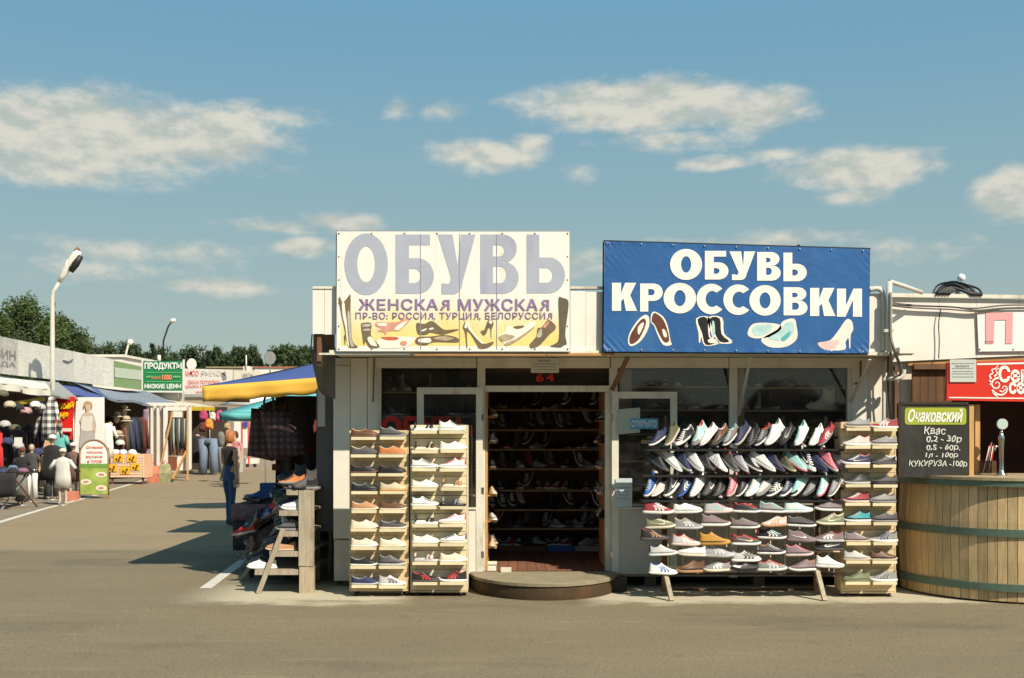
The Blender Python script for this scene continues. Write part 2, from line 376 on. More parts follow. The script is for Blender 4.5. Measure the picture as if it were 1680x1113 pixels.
# ---------------- the ground ----------------
def ground_mat():
    M = bpy.data.materials.new('asphalt'); M.use_nodes = True; t = NT(M.node_tree)
    b = t.add('ShaderNodeBsdfPrincipled'); o = t.add('ShaderNodeOutputMaterial'); t.l.new(b.outputs[0], o.inputs[0])
    g = t.add('ShaderNodeNewGeometry').outputs['Position']
    f1 = t.noise(t.scale(g, .35, 1, 1), .9, 5, .6); f2 = t.noise(g, 34, 5, .75); f3 = t.noise(g, 95, 3, .8); f4 = t.noise(t.scale(g, .2, 1, 1), 3.5, 4, .6)
    c = t.mix(t.ramp(f1, .3, .7), (.170, .136, .082, 1), (.205, .164, .100, 1))
    c = t.mix(t.ramp(f4, .35, .7, 0, .35), c, (.148, .124, .078, 1))
    c = t.mix(t.ramp(f2, .44, .62, 0, .62), c, (.085, .072, .050, 1))
    c = t.mix(t.ramp(f3, .54, .66, 0, .8), c, (.40, .34, .24, 1))
    f5 = t.noise(t.scale(g, .5, 1, 1), .55, 6, .7); c = t.mix(t.ramp(f5, .52, .64, 0, .5), c, (.105, .092, .066, 1)); f6 = t.noise(g, 2.3, 5, .75); c = t.mix(t.ramp(f6, .60, .70, 0, .5), c, (.085, .075, .055, 1))
    f7 = t.noise(t.scale(g, .12, 1, 1), 6.5, 4, .65); c = t.mix(t.ramp(f7, .55, .7, 0, .3), c, (.27, .225, .15, 1))
    # the far roadway is older and paler
    sp = t.add('ShaderNodeSeparateXYZ'); t.l.new(g, sp.inputs[0])
    old = t.ramp(t.m('ADD', sp.outputs[1], t.m('MULTIPLY', f1, 1.2)), 16.6, 17.2)
    c = t.mix(t.m('MULTIPLY', old, .55), c, (.30, .225, .138, 1))
    # dust and sand swept up along the foot of the shops
    y = t.m('ADD', sp.outputs[1], t.m('MULTIPLY', t.m('SUBTRACT', t.noise(t.scale(g, 1, 2.2, 1), 1.5, 4, .6), .5), 1.3))
    band = t.m('MULTIPLY', t.ramp(y, 11.25, 11.75), t.ramp(y, 12.7, 13.3, 1, 0))
    xs = t.m('MULTIPLY', t.ramp(sp.outputs[0], -3.6, -2.6), t.m('SUBTRACT', 1, t.m('MULTIPLY', t.ramp(sp.outputs[0], -1.3, -.9), t.ramp(sp.outputs[0], .6, 1.0, 1, 0))))
    c = t.mix(t.m('MULTIPLY', t.m('MULTIPLY', band, xs), .88), c, (.46, .41, .30, 1))
    # cracks
    vo = t.add('ShaderNodeTexVoronoi', feature='DISTANCE_TO_EDGE'); t.put(vo.inputs['Vector'], t.v('ADD', g, t.v('MULTIPLY', t.noise(g, 1.2, 4, out=1), (1.1, 1.1, 0)))); vo.inputs['Scale'].default_value = .22
    c = t.mix(t.ramp(vo.outputs[0], .0, .004, .12, 0), c, (.05, .045, .04, 1))
    t.put(b.inputs['Base Color'], c); b.inputs['Roughness'].default_value = .88; b.inputs['Specular IOR Level'].default_value = .25
    bn = t.add('ShaderNodeBump'); bn.inputs['Strength'].default_value = .55; bn.inputs['Distance'].default_value = .008
    t.put(bn.inputs['Height'], t.m('ADD', f2, t.m('MULTIPLY', f3, .6))); t.l.new(bn.outputs[0], b.inputs['Normal'])
    return M
gm = MB(); gm.v = [Vector(p) for p in ((-900, -300, 0), (900, -300, 0), (900, 1600, 0), (-900, 1600, 0))]; gm.face((0, 1, 2, 3))
struct('ground', gm, ground_mat())
LINEP = mat('worn_road_paint', (.52, .50, .44), .8, .25, 12, stain=(.2, .17, .13), stv=.55, sts=6)
def stripe(pxs, w, name='road_marking'):
    pts = [G(*p) for p in pxs]; m = MB()
    for a, b in zip(pts, pts[1:]):
        d = (b - a).normalized(); s = Vector((d.y, -d.x, 0)) * w / 2; z = Vector((0, 0, .004)); n = len(m.v)
        m.v += [a - s + z, a + s + z, b + s + z, b - s + z]; m.face((n, n + 1, n + 2, n + 3))
    struct(name, m, LINEP)
stripe([(337, 966), (372, 940), (408, 914)], .13)
stripe([(-160, 905), (0, 857), (70, 836), (112, 825), (150, 815), (183, 804), (207, 797), (262, 780), (300, 770)], .14)
stripe([(186, 820), (262, 821), (330, 822)], .05)
pave = MB(); q = [G(-160, 902), G(0, 855.5), G(112, 824), G(207, 796), G(262, 779), G(300, 769)]
for a, b in zip(q, q[1:]):
    n = len(pave.v); pave.v += [a + Vector((-8, 0, .004)), a + Vector((-.12, 0, .004)), b + Vector((-.12, 0, .004)), b + Vector((-8, 0, .004))]; pave.face((n, n + 1, n + 2, n + 3))
struct('stall_pavement', pave, mat('pavement_concrete', (.215, .18, .135), .85, .15, 3, .3, 40, stain=(.12, .1, .08), stv=.5, sts=1))

gv = MB(); rq0 = random.Random(77)
for i in range(700):
    x = rq0.uniform(-6, 6.5); y = rq0.triangular(8.5, 12.4, 11.7) if i % 3 else rq0.uniform(6, 20); s = rq0.uniform(.003, .007)
    if -.4 < x < 1.1 and y > 11.5: continue
    gv.rings([[(x + math.cos(a) * s * rq0.uniform(.7, 1.2), y + math.sin(a) * s * rq0.uniform(.7, 1.2), 0) for a in (0, 1.3, 2.5, 3.8, 5)], [(x + math.cos(a) * s * .6, y + math.sin(a) * s * .6, s * .9) for a in (0, 1.3, 2.5, 3.8, 5)]], i % 2, False, True, False)
tag(gv.build('gravel', [mat('pale_grit', (.27, .23, .16), .9, .3, 40), mat('dark_grit', (.10, .085, .06), .9, .3, 40)]), 'loose grit and small stones scattered over the asphalt', 'gravel', kind='stuff')
# ---------------- trees ----------------
LEAFF = mat('far_leaf_green', (.040, .064, .024), .7, .45, .6, rand=.25)
LEAF = mat('leaf_green', (.055, .085, .022), .7, .45, .8, rand=.25)
LEAFD = mat('fir_green', (.030, .048, .024), .75, .45, .6, rand=.2)
BARK = mat('bark', (.10, .08, .06), .9, .2)
def tree_meshes(seed, h, w, nl, kind='broad', leaf=.3):
    r = random.Random(seed); tr = MB(); cr = MB()
    tr.tube([(0, 0, 0), (.05 * w, 0, h * .35), (0, .03 * w, h * .7), (0, 0, h * .93)], [h * .022 + .05, h * .017 + .04, h * .009, .02], 7)
    cl = []
    if kind == 'broad':
        for i in range(26):
            a = r.uniform(0, 6.28); z = h * r.uniform(.26, .95); k = math.sin(math.pi * min(1, max(.06, (z / h - .12) / .88)) ** .8) ** .7
            rr = w * .5 * k * r.uniform(.25, .95); c = Vector((math.cos(a) * rr, math.sin(a) * rr, z)); cl.append((c, w * r.uniform(.12, .22)))
            if i % 3 == 0: tr.tube([(0, 0, z * .75), c * .6 + Vector((0, 0, z * .35)), c], [h * .008 + .02, h * .005 + .01, .01], 5)
        cl += [(Vector((0, 0, h * .93)), w * .11), (Vector((.04 * w, 0, h * .8)), w * .2)]
    else:
        for i in range(22):
            z = h * (.14 + .86 * i / 22); k = (1 - z / h) ** .85 * w * .5 + .12
            for j in range(3): a = r.uniform(0, 6.28); cl.append((Vector((math.cos(a) * k * .6, math.sin(a) * k * .6, z)), k * .55))
    for i in range(nl):
        c, s = cl[r.randrange(len(cl))]
        d = Vector((r.gauss(0, 1), r.gauss(0, 1), r.gauss(0, 1) * .8)).normalized() * s * (r.random() ** .4)
        p = c + d; u = Vector((r.gauss(0, 1), r.gauss(0, 1), r.gauss(0, .6))).normalized() * leaf * r.uniform(.6, 1.3); v_ = Vector((r.gauss(0, 1), r.gauss(0, 1), r.gauss(0, 1))).normalized() * leaf * .7
        n = len(cr.v); cr.v += [p - u, p + v_ * .5, p + u, p - v_ * .5]; cr.face((n, n + 1, n + 2, n + 3))
    return tr.mesh('trunk', BARK), cr.mesh('crown', LEAFD if kind != 'broad' else LEAFF if nl < 5000 else LEAF)
TM = [tree_meshes(1, 10, 7.5, 9000, 'broad', .2), tree_meshes(2, 10, 6, 7000, 'broad', .22), tree_meshes(3, 10, 5.5, 2600, 'broad', .4), tree_meshes(4, 10, 7, 2600, 'broad', .42), tree_meshes(5, 10, 3.6, 1800, 'fir', .36)]
def tree(px, top, y, kind, wscale, label, grp):
    h = CH + (HY - top) / F * y; s = h / 10
    o = thing('fir_tree' if kind == 4 else 'broadleaf_tree', label, 'tree', ((px - CX) / F * y, y, 0), grp, (0, 0, rnd.uniform(0, 6)))
    o.scale = (s * wscale, s * wscale, s)
    tm, cm = TM[kind]; link('trunk', tm, o); link('crown', cm, o)
for i, (px, top, y, k, ws, lab) in enumerate([
    (45, 487, 92, 0, .74, 'tall bushy green tree behind the grey sign boards, left of the big lamp post'),
    (106, 520, 96, 1, .85, 'rounded green tree just right of the big lamp post'),
    (82, 518, 99, 1, .8, 'green tree directly behind the big lamp post'),
    (3, 512, 90, 1, .7, 'green tree cut off by the left edge of the photo'),
    (128, 545, 104, 1, .7, 'lower green tree sloping down at the end of the tall clump')]): tree(px, top, y, k, ws, lab, 'tall trees on the left')
r = random.Random(11)
ORDT = 'first second third fourth fifth sixth seventh eighth ninth tenth eleventh twelfth thirteenth fourteenth fifteenth sixteenth seventeenth eighteenth nineteenth twentieth twenty-first twenty-second twenty-third twenty-fourth twenty-fifth twenty-sixth twenty-seventh'.split()
FT = [(158, 568, 3), (182, 563, 3), (205, 558, 3), (222, 562, 2), (236, 572, 2), (252, 566, 4), (268, 575, 3), (284, 580, 2), (300, 574, 4), (316, 573, 3), (331, 580, 4), (344, 574, 4), (356, 572, 2), (366, 577, 3), (378, 580, 4), (390, 577, 2), (402, 578, 3), (416, 574, 2), (430, 580, 4), (442, 574, 4), (452, 576, 3), (465, 571, 2), (476, 572, 3), (488, 577, 3), (500, 573, 2), (512, 575, 3), (560, 590, 3)]
for i, (px, top, k) in enumerate(FT):
    where = 'left of the green grocery sign' if px < 236 else 'above the green grocery sign' if px < 304 else 'above the pink lettered board' if px < 388 else 'above the blue and yellow canopy'
    tree(px + r.uniform(-3, 3), top + r.uniform(-5, 9), 150 + r.uniform(-12, 12), k, r.uniform(.5, .72) if k != 4 else .7, f"dark {'pointed fir' if k == 4 else 'rounded tree'}, {ORDT[i]} from the left on the skyline {where}", f'distant trees {where}')
wd = MB(); rr = random.Random(4)   # the wood behind them reads as one mass
for i in range(52000):
    x = rr.uniform(-300, 170); y = rr.uniform(165, 190) - .12 * max(0, abs(x + 60) - 60); z = rr.random() ** .8 * (5.6 + 1.6 * noise.noise(Vector((x * .16, 2, 0))) + 1.2 * noise.noise(Vector((x * .6, 0, 3))))
    p = Vector((x, y, z)); u = Vector((rr.gauss(0, 1), rr.gauss(0, 1), rr.gauss(0, .7))).normalized() * .75; w_ = Vector((rr.gauss(0, 1), rr.gauss(0, 1), rr.gauss(0, 1))).normalized() * .5
    n = len(wd.v); wd.v += [p - u, p + w_, p + u, p - w_]; wd.face((n, n + 1, n + 2, n + 3))
tag(wd.build('far_woodland', LEAFD), 'dark band of woodland behind the market roofs', 'woodland', kind='stuff')
# ---------------- the shoe shop building ----------------
shop = thing('shoe_shop', 'low white shoe shop with wide open doorway, glazed front and flat overhanging roof edge', 'shop', (0, D, 0))
def WX(px, y=D): return (px - CX) / F * y
def WZ(py, y=D): return CH - (py - HY) / F * y
def fb(name, px0, px1, py0, py1, m, ya=D - .03, yb=D + .03, parent=shop, label=None):
    return MB().pbox(px0, px1, py0, py1, ya, yb).build(name, m, parent, label)
# left wall planks
for (a, b) in ((547, 574), (575, 602), (603, 619)):
    fb('wall_plank', a, b, 588 + (12 if a < 560 else 0), 884, WHITEP)
    fb('wall_plank', a + 1, b, 886, 953, WHITED, D, D + .05)
fb('wall_plank', 547, 574, 588, 599, WHITED)
# header over the glazing, in boards
for (a, b) in ((605, 782), (783, 1001), (1002, 1196), (1197, 1440)): fb('header_board', a, b - .6, 587, 604, WHITEP, D - .05, D)
# cornice: roof slab that overhangs, with fascia strips
YC = 11.92
cz = CH + .757
MB().box(-1.87, 4.16, YC, D + .05, cz, cz + .03).build('roof_overhang', WHITED, shop)
for (a, b, m) in ((-1.88, -.6, WHITED), (-.6, .9, WHITED), (.9, 2.9, WHITED), (2.9, 4.17, WHITED)):
    MB().box(a + .004, b - .004, YC - .03, YC - .002, cz - .005 - .012 * (a + 2) / 3, cz + .028 - .012 * (a + 2) / 3).build('fascia_strip', m, shop)
for (a, b) in ((-1.0, .35), (.36, 1.05)): MB().box(a, b, YC - .05, YC - .032, cz - .03, cz - .004).build('batten', ORANGEW, shop)
MB().box(-1.98, -1.05, YC - .045, YC - .032, cz - .022, cz - .002).build('batten', WHITED, shop)
# side, back, roof, floor, ceiling
xl, xr, yb_ = WX(547), WX(1500), 15.3
sw = MB()
for i in range(12): sw.box(xl, xl + .05, D + .06 + i * .215, D + .06 + i * .215 + .205, .12, 2.45)
sw.build('side_wall', GREYP, shop)
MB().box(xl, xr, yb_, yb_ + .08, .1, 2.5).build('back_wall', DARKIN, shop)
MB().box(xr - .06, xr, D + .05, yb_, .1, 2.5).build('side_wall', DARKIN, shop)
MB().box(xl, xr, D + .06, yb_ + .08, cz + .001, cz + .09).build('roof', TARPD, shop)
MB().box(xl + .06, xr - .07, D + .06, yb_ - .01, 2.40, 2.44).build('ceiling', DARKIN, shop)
FZ = WZ(938)      # floor level
FLM = mat('brown_shop_floor', (.22, .10, .06), .7, .2, 6, .2, 50, grain='y', rand=.1)
for i in range(14):
    x0 = WX(786) + i * .106; MB().box(x0, x0 + .102, D - .02, yb_ - .01, FZ - .03, FZ).build('floor_board', FLM, shop)
MB().box(xl + .06, WX(786) - .01, D + .06, yb_ - .01, FZ - .03, FZ - .002).build('floor', FLM, shop)
MB().box(WX(786) + 14 * .106 + .01, xr - .07, D + .06, yb_ - .01, FZ - .03, FZ - .002).build('floor', FLM, shop)
MB().pbox(784, 1003, 938, 949, D - .10, D - .03).build('threshold', DARKW, shop)
for px in (560, 700, 1060, 1240, 1400, 1490): MB().box(WX(px), WX(px) + .12, D + .1, D + .3, 0, .13).build('footing_block', CONCR, shop)
for px in (560, 760, 1060, 1300, 1490): MB().box(WX(px), WX(px) + .12, yb_ - .3, yb_ - .1, 0, .13).build('footing_block', CONCR, shop)
# posts and rails of the glazed front
for (a, b, c_, d_) in ((619, 625, 604, 953), (783, 796, 604, 945), (1000, 1013, 604, 945), (1197, 1210, 604, 948), (1391, 1397, 604, 948)):
    fb('post', a, b, c_, d_, WHITED, D - .045, D + .04)
fb('transom', 796.5, 999.5, 633, 643, WHITED, D - .04, D + .03)
fb('door_jamb', 796.5, 800, 644, 937, ORANGEW, D - .03, D + .06)
fb('door_jamb', 993, 999.5, 644, 937, WHITED, D - .02, D + .06)
for (a, b, c_, d_) in ((625.5, 782.5, 605, 830), (797, 999.5, 605, 632.5), (1013.5, 1196.5, 605, 830), (1210.5, 1390.5, 605, 830)):
    w = MB().pbox(a, b, c_, d_, D - .005, D + .001).build('window_pane', GLASS, shop)
# panels below the windows
for (a, b) in ((625.5, 704), (704.5, 782.5)): fb('lower_panel', a, b, 831, 946, WHITED, D - .02, D + .02)
for i, (a, b) in enumerate(((1013.5, 1077), (1077.6, 1139), (1139.6, 1196.5), (1210.5, 1270), (1270.6, 1330), (1330.6, 1390.5))): fb('lower_panel', a, b, 831, 946, GREYP, D - .02, D + .02)
fb('sill', 1013.5, 1390.5, 827, 830.5, WHITED, D - .06, D - .025)
# right wall of planks
for (a, b) in ((1397.5, 1424), (1424.6, 1451), (1451.6, 1477), (1477.6, 1500)): fb('wall_plank', a, b, 587, 955, WHITEP)
# open door leaves, folded back against the front
def leaf(px0, px1, py0, py1, hinge):
    y0, y1 = D - .13, D - .09
    d = MB(); w = 11
    d.pbox(px0, px0 + w, py0, py1, y0, y1); d.pbox(px1 - w, px1, py0, py1, y0, y1)
    d.pbox(px0 + w, px1 - w, py0, py0 + w, y0, y1)
    o = d.build('door_leaf', WHITED, shop)
    MB().pbox(px0 + w, px1 - w, 833, 836, y0 - .008, y1).build('rail', WHITED, o)
    MB().pbox(px0 + w, px1 - w, 836.3, py1, y0 + .006, y1 - .006).build('panel', WHITEP if hinge > 0 else GREYP, o)
    MB().pbox(px0 + w, px1 - w, py0 + w, 833, y0 + .015, y0 + .02).build('pane', GLASS, o)
    MB().pbox(px1 - 7 if hinge < 0 else px0 + 3, px1 - 3 if hinge < 0 else px0 + 7, 806, 820, y0 - .02, y0).build('handle', STEEL, o)
    for py in (680, 800, 905): MB().pbox((px1 if hinge > 0 else px0) - 2, (px1 if hinge > 0 else px0) + 2, py, py + 10, y0 - .006, y1 + .05).build('hinge', STEEL, o)
    return o
leaf(684, 792, 636, 942, 1); leaf(1004, 1111, 643, 942, -1)
# red letters on the left pane
rl = MB(); fy = D - .012
words(rl, 'ОБУВЬ', 625.5, 776, 683, 719, lambda a, b: P(a, b, fy), .05)
rl.build('window_lettering', REDINK, shop)
rn = MB(); words(rn, '6', 879, 892, 612, 627, lambda a, b: P(a, b, fy), .03); words(rn, '4', 896, 909, 613, 626, lambda a, b: P(a, b, fy), .03); rn.build('door_number', REDINK, shop)
# brackets under the overhang
def bracket(a, b, m, w=.035): MB().bar(a, b, w, .012, up=(0, 1, 0)).build('bracket', m, shop)
bracket(P(1030, 586, YC), P(1004, 640, D - .07), RUST, .05); bracket(P(1231, 586, YC), P(1212, 682, D - .05), GREYP, .03)
bracket(P(1427, 590, YC), P(1396, 660, D - .04), GREYP, .03); bracket(P(614, 588, D - .06), P(612, 660, D - .06), RUST, .015)
MB().tube([P(1412, 592, D - .1), P(1412, 628, D - .1), P(1402, 630, D - .1)], .012, 6).build('hook', RUST, shop)
# parapet: white sheets carried on studs behind the signs
YP = 11.925
for (a, b, c_, d_) in ((513, 532, 473, 548), (532.6, 552, 472, 549), (552.6, 640, 474, 576), (640.6, 730, 475, 576), (730.6, 820, 476, 576), (820.6, 934, 477, 576), (934.6, 961, 478, 577), (961.6, 990, 479, 577), (990.6, 1090, 480, 577), (1090.6, 1200, 480, 577), (1200.6, 1310, 481, 577), (1310.6, 1426, 481, 577), (1426.6, 1447, 482, 578)):
    MB().pbox(a, b, c_, d_, YP, YP + .02).build('parapet_sheet', PARAP, shop)
for px in (520, 600, 760, 930, 1100, 1260, 1420):
    MB().pbox(px, px + 7, 480, 577 if px > 540 else 600, YP + .025, YP + .08).build('stud', BROWNW, shop)
    if px > 540: MB().bar(P(px + 4, 490, YP + .1), Vector((WX(px), YP + 1.1, cz + .1)), .05).build('brace', BROWNW, shop)
MB().pbox(513, 1446, 470, 474, YP - .01, YP + .09).build('parapet_cap', WHITED, shop)
# dark gap and tarpaulins at the left end
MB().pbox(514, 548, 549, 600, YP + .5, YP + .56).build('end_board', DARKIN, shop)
for px in (518, 527, 543): MB().bar(P(px, 549, YP + .05), P(px + 3, 579, YP + .3), .02).build('end_stud', BROWNW, shop)
MB().grid(lambda u, v: P(507 + 15 * v + (43 - 15 * v) * u, 573 + 3 * math.sin(5 * u) + (66 + 20 * u) * v, 12.3 + .018 * math.sin(8 * u + 4 * v) + .05 * v), 12, 8, thick=(0, .01, 0)).build('tarpaulin', mat('brown_tarp', (.15, .125, .10), .8, .2, 6, .3, 20), shop)
for i in range(4): MB().bar(P(510 + 9 * i, 572, 12.28), P(512 + 9 * i, 549, 12.1), .012).build('tarp_cord', RUST, shop)
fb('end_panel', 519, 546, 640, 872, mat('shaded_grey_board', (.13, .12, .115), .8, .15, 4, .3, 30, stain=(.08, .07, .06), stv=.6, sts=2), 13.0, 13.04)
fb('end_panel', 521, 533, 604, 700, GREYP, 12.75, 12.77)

# ---------------- paper notices on the front ----------------
def sheet(name, px0, px1, py0, py1, y, m, label, lines, hdr=None, tilt=0):
    o = thing(name, label, 'notice', P((px0 + px1) / 2, py1, y))
    def mp(a, b, e=.006): return P(a, b + tilt * (a - px0) / (px1 - px0), y - e)
    MB().quadprism([mp(px0, py1, .004), mp(px1, py1, .004), mp(px1, py0, .004), mp(px0, py0, .004)], (0, .003, 0)).build('sheet', m, o)
    t_ = MB()
    if hdr: words(t_, hdr[0], hdr[1], hdr[2], hdr[3], hdr[4], lambda a, b: mp(a, b, .007), .02)
    for i, ly in enumerate(lines): scribble(t_, px0 + 3 + (i % 3), px1 - 3 - (i * 7 % 4), ly, lambda a, b: mp(a, b, .007), 0, i + int(px0), 1.1)
    t_.build('print', hdr[5] if hdr and len(hdr) > 5 else GREYINK, o); return o
sheet('paper_notice', 871, 917, 588, 612, D - .06, PAPER, 'white printed notice pinned over the doorway above the red number', [597, 601.5, 606], ('ВНИМАНИЕ', 883, 904, 590.5, 594))
sheet('paper_notice', 1013, 1050, 672, 713, D - .14, mat('yellowed_paper', (.42, .44, .36), .8, .06), 'yellowed sheet taped behind the blue open sign on the door pane', [], None, -3)
sheet('open_sign', 1034, 1080, 687, 704, D - .15, mat('open_sign_blue', (.10, .33, .50), .5, .04), 'small blue plate reading open in white letters on the door glass', [], ('ОТКРЫТО', 1036, 1077, 690, 701, mat('open_white', (.75, .77, .75), .5, .02)))
sheet('paper_notice', 1010, 1037, 785, 832, D - .14, mat('pale_blue_paper', (.5, .58, .58), .8, .06), 'pale bluish sheet at the bottom of the right door pane', [800, 806, 812, 818])
# things at the threshold
stp = thing('door_step', 'weathered half-round concrete step with brown rusty rim below the doorway', 'doorstep', (P(893, 987, 11.6).x, 12.5, 0))
cx0 = (893 - CX) / F * 12.3
def half(rx, ry, z, n=26): return [(cx0 + rx * math.cos(math.pi * i / n), D - .11 - ry * math.sin(math.pi * i / n), z) for i in range(n + 1)]
sp_ = MB(); sp_.rings([half(.775, .93, 0), half(.785, .94, .05), half(.78, .935, .14)], 0, False, False, True, True); sp_.build('rim', mat('step_rim', (.06, .038, .018), .8, .3, 6, .5, 60, stain=(.12, .055, .02), stv=.8, sts=2.4), stp)
sp_ = MB(); sp_.rings([half(.795, .95, .141), half(.795, .95, .172), half(.775, .93, .178)], 0, True, False, False, True); sp_.poly(half(.775, .93, .178)); sp_.build('tread', CONCR, stp)
solo('brick', MB().box(WX(822), WX(839), D - .2, D - .12, .18, .225), mat('cream_brick', (.6, .56, .45), .8), 'small pale brick lying on the step against the threshold', 'brick')
st2 = MB(); st2.box(WX(1000), WX(1022), 12.2, 12.5, 0, .14); solo('timber_block', st2, DARKW, 'dark timber block between the round step and the right door', 'timber block')
bx = MB().pbox(797, 814, 926, 938, D + .05, D + .2); bx.pbox(796, 815, 924, 926.5, D + .04, D + .21); solo('shoe_box', bx, PAPER, 'white shoe box on the floor just inside the left door jamb', 'shoe box')
# pipes and cables at the right end of the shop
PIPE = mat('white_pipe', (.55, .53, .47), .5, .08)
def pipe(name, pts, r_, m, label, cat): return solo(name, MB().tube(smooth(pts, 5, False), r_, 8), m, label, cat)
pipe('drain_pipe', [P(1426, 476, 11.9), P(1440, 474, 11.9), P(1449, 484, 11.9), P(1450, 520, 11.9), P(1450, 560, 11.9), P(1450, 576, 11.9)], .026, PIPE, 'grey bent vent pipe arching over the roof edge beside the blue banner', 'pipe')
pipe('drain_pipe', [P(1450, 592, 12.5), P(1450, 640, 12.5), P(1450, 700, 12.5), P(1450, 770, 12.5)], .02, PIPE, 'thin vertical pipe down the white wall above the right shoe rack', 'pipe')
pf = thing('roof_pipe_post', 'white pipe post with slanting stay rising over the right roof', 'pipe post', P(1459, 578, 11.85))
MB().tube([P(1459, 578, 11.85), P(1459, 462, 11.85)], .03, 8).build('post', PIPE, pf)
MB().tube([P(1459, 462, 11.85), P(1484, 470, 12.1), P(1512, 480, 12.4)], .024, 8).build('stay', PIPE, pf)
MB().pbox(1451, 1467, 540, 545, 11.8, 11.9).build('clamp', PIPE, pf)
pipe('hanging_cable', [P(1461, 480, 11.8), P(1461, 545, 11.8), P(1467, 575, 11.8), P(1478, 605, 12.3), P(1474, 618, 12.4), P(1464, 612, 12.4), P(1461, 580, 11.85)], .016, mat('grey_hose', (.2, .19, .17), .6), 'grey looped hose hanging below the pipe post', 'hose')
pipe('hanging_cable', [P(1457, 585, 12.5), P(1457, 640, 12.5), P(1460, 672, 12.5), P(1463, 700, 12.5)], .009, BLACKR, 'thin black cable running down the white wall', 'cable')
pipe('pipe_elbow', [P(1456, 621, 12.45), P(1470, 622, 12.4), P(1481, 616, 12.4), P(1483, 607, 12.4)], .024, PIPE, 'short white pipe elbow on the wall under the roof edge', 'pipe')
lb = MB().pbox(1476, 1489, 570, 580, 11.8, 11.95); lb.pbox(1489, 1503, 577, 580, 11.8, 11.9); solo('junction_box', lb, PARAP, 'small white junction box sitting on the end of the roof edge', 'junction box')
# ---------------- white shoe banner ----------------
def flat(px0, px1, py0, py1):
    return None
def quadmap(tl, tr, br, bl, y, y2=None):
    """photo point inside the sign -> point on the sign's plane (distance y at left, y2 at right)"""
    y2 = y if y2 is None else y2
    x0, x1 = tl[0], tr[0]
    def mp(px, py, e=0.): k = (px - x0) / (x1 - x0); return P(px, py, y + (y2 - y) * k - e)
    return mp
BIG = mat('faded_blue_lettering', (.37, .395, .47), .55, .08, 5, stain=(.29, .27, .42), stv=.6, sts=3)
PURP = mat('faded_purple_lettering', (.27, .19, .32), .55, .10, 8)
def banner_mat():
    M = bpy.data.materials.new('white_yellow_banner'); M.use_nodes = True; t = NT(M.node_tree)
    b = t.add('ShaderNodeBsdfPrincipled'); o = t.add('ShaderNodeOutputMaterial'); t.l.new(b.outputs[0], o.inputs[0])
    g = t.add('ShaderNodeNewGeometry').outputs['Position']; sp = t.add('ShaderNodeSeparateXYZ'); t.l.new(g, sp.inputs[0])
    z0, z1 = P(0, 568, 11.85).z, P(0, 470, 11.85).z
    f = t.noise(t.scale(g, 1, 1, .25), 3.4, 4)
    h = t.m('ADD', sp.outputs[2], t.m('MULTIPLY', t.m('SUBTRACT', f, .5), .55))
    k = t.m('MULTIPLY', t.ramp(h, z0 + .02, z1 - .10, .95, 0), t.ramp(sp.outputs[2], z0 - .004, z0 + .004))
    xa, xb = P(559, 0, 11.85).x, P(926, 0, 11.85).x
    k = t.m('MULTIPLY', k, t.m('MULTIPLY', t.ramp(sp.outputs[0], xa - .003, xa + .003), t.ramp(sp.outputs[0], xb - .01, xb + .003, 1, 0)))
    c = t.mix(k, (.76, .735, .68, 1), (.80, .62, .19, 1))
    c = t.mix(t.ramp(t.noise(t.scale(g, 6, 1, .35), 2.5, 5), .54, .74, 0, .38), c, (.56, .50, .40, 1))
    t.put(b.inputs['Base Color'], c); b.inputs['Roughness'].default_value = .5; b.inputs['Specular IOR Level'].default_value = .3
    bn = t.add('ShaderNodeBump'); bn.inputs['Strength'].default_value = .5; bn.inputs['Distance'].default_value = .03
    t.put(bn.inputs['Height'], t.noise(t.scale(g, 1, 1, .4), 4, 4)); t.l.new(bn.outputs[0], b.inputs['Normal'])
    return M
S1 = thing('shoe_banner', 'large white banner with huge faded blue lettering over a yellow strip of shoe pictures', 'banner', P(743, 578, 11.87))
m1 = quadmap((553, 380), (934, 380), (935, 577), (552, 577), 11.85)
def wob(px, py): return 0.
def clothgrid(mp, q, nu=36, nv=10, wobf=wob, th=.012):
    (tl, tr, br, bl) = q
    def fn(u, v):
        px = (tl[0] * (1 - u) + tr[0] * u) * (1 - v) + (bl[0] * (1 - u) + br[0] * u) * v
        py = (tl[1] * (1 - u) + tr[1] * u) * (1 - v) + (bl[1] * (1 - u) + br[1] * u) * v
        return mp(px, py, wobf(px, py))
    return MB().grid(fn, nu, nv, smooth=False, thick=(0, th, 0))
q1 = ((553, 380), (934, 380.5), (935, 577), (552, 576.5))
clothgrid(m1, q1).build('cloth', banner_mat(), S1)
fr = MB()
for (a, b, c_, d_) in ((551, 554, 379, 577), (933, 936, 379, 577)): fr.pbox(a, b, c_, d_, 11.875, 11.92)
fr.pbox(551, 936, 378.5, 381.5, 11.876, 11.919); fr.pbox(551, 936, 575, 579, 11.876, 11.919)
for px in (700, 735, 816): fr.pbox(px - 3, px + 3, 382, 575, 11.89, 11.92)
fr.build('frame', GALV, S1)
p1 = lambda a, b: m1(a, b, .0025)
for ch, a, b, c_, d_, s in (('О', 565, 636.5, 383, 484.5, .295), ('Б', 649, 712, 385, 482, .35), ('У', 718, 780, 385, 483, .33), ('В', 788, 851, 385, 482, .33), ('Ь', 864, 927, 385, 481.5, .33)):
    l = MB(); place(l, _filled(heavy(ch, s, .21 if ch == 'О' else .18)), a, b, c_, d_, p1, norm=False); l.build('letter', BIG, S1)
l = MB(); words(l, 'ЖЕНСКАЯ', 588, 738, 491, 509, p1, 0, space=1.08, strike=.9); l.build('lettering', PURP, S1); l = MB(); words(l, 'МУЖСКАЯ', 751, 901, 491, 510, p1, 0, space=1.08, strike=.9); l.build('lettering', PURP, S1)
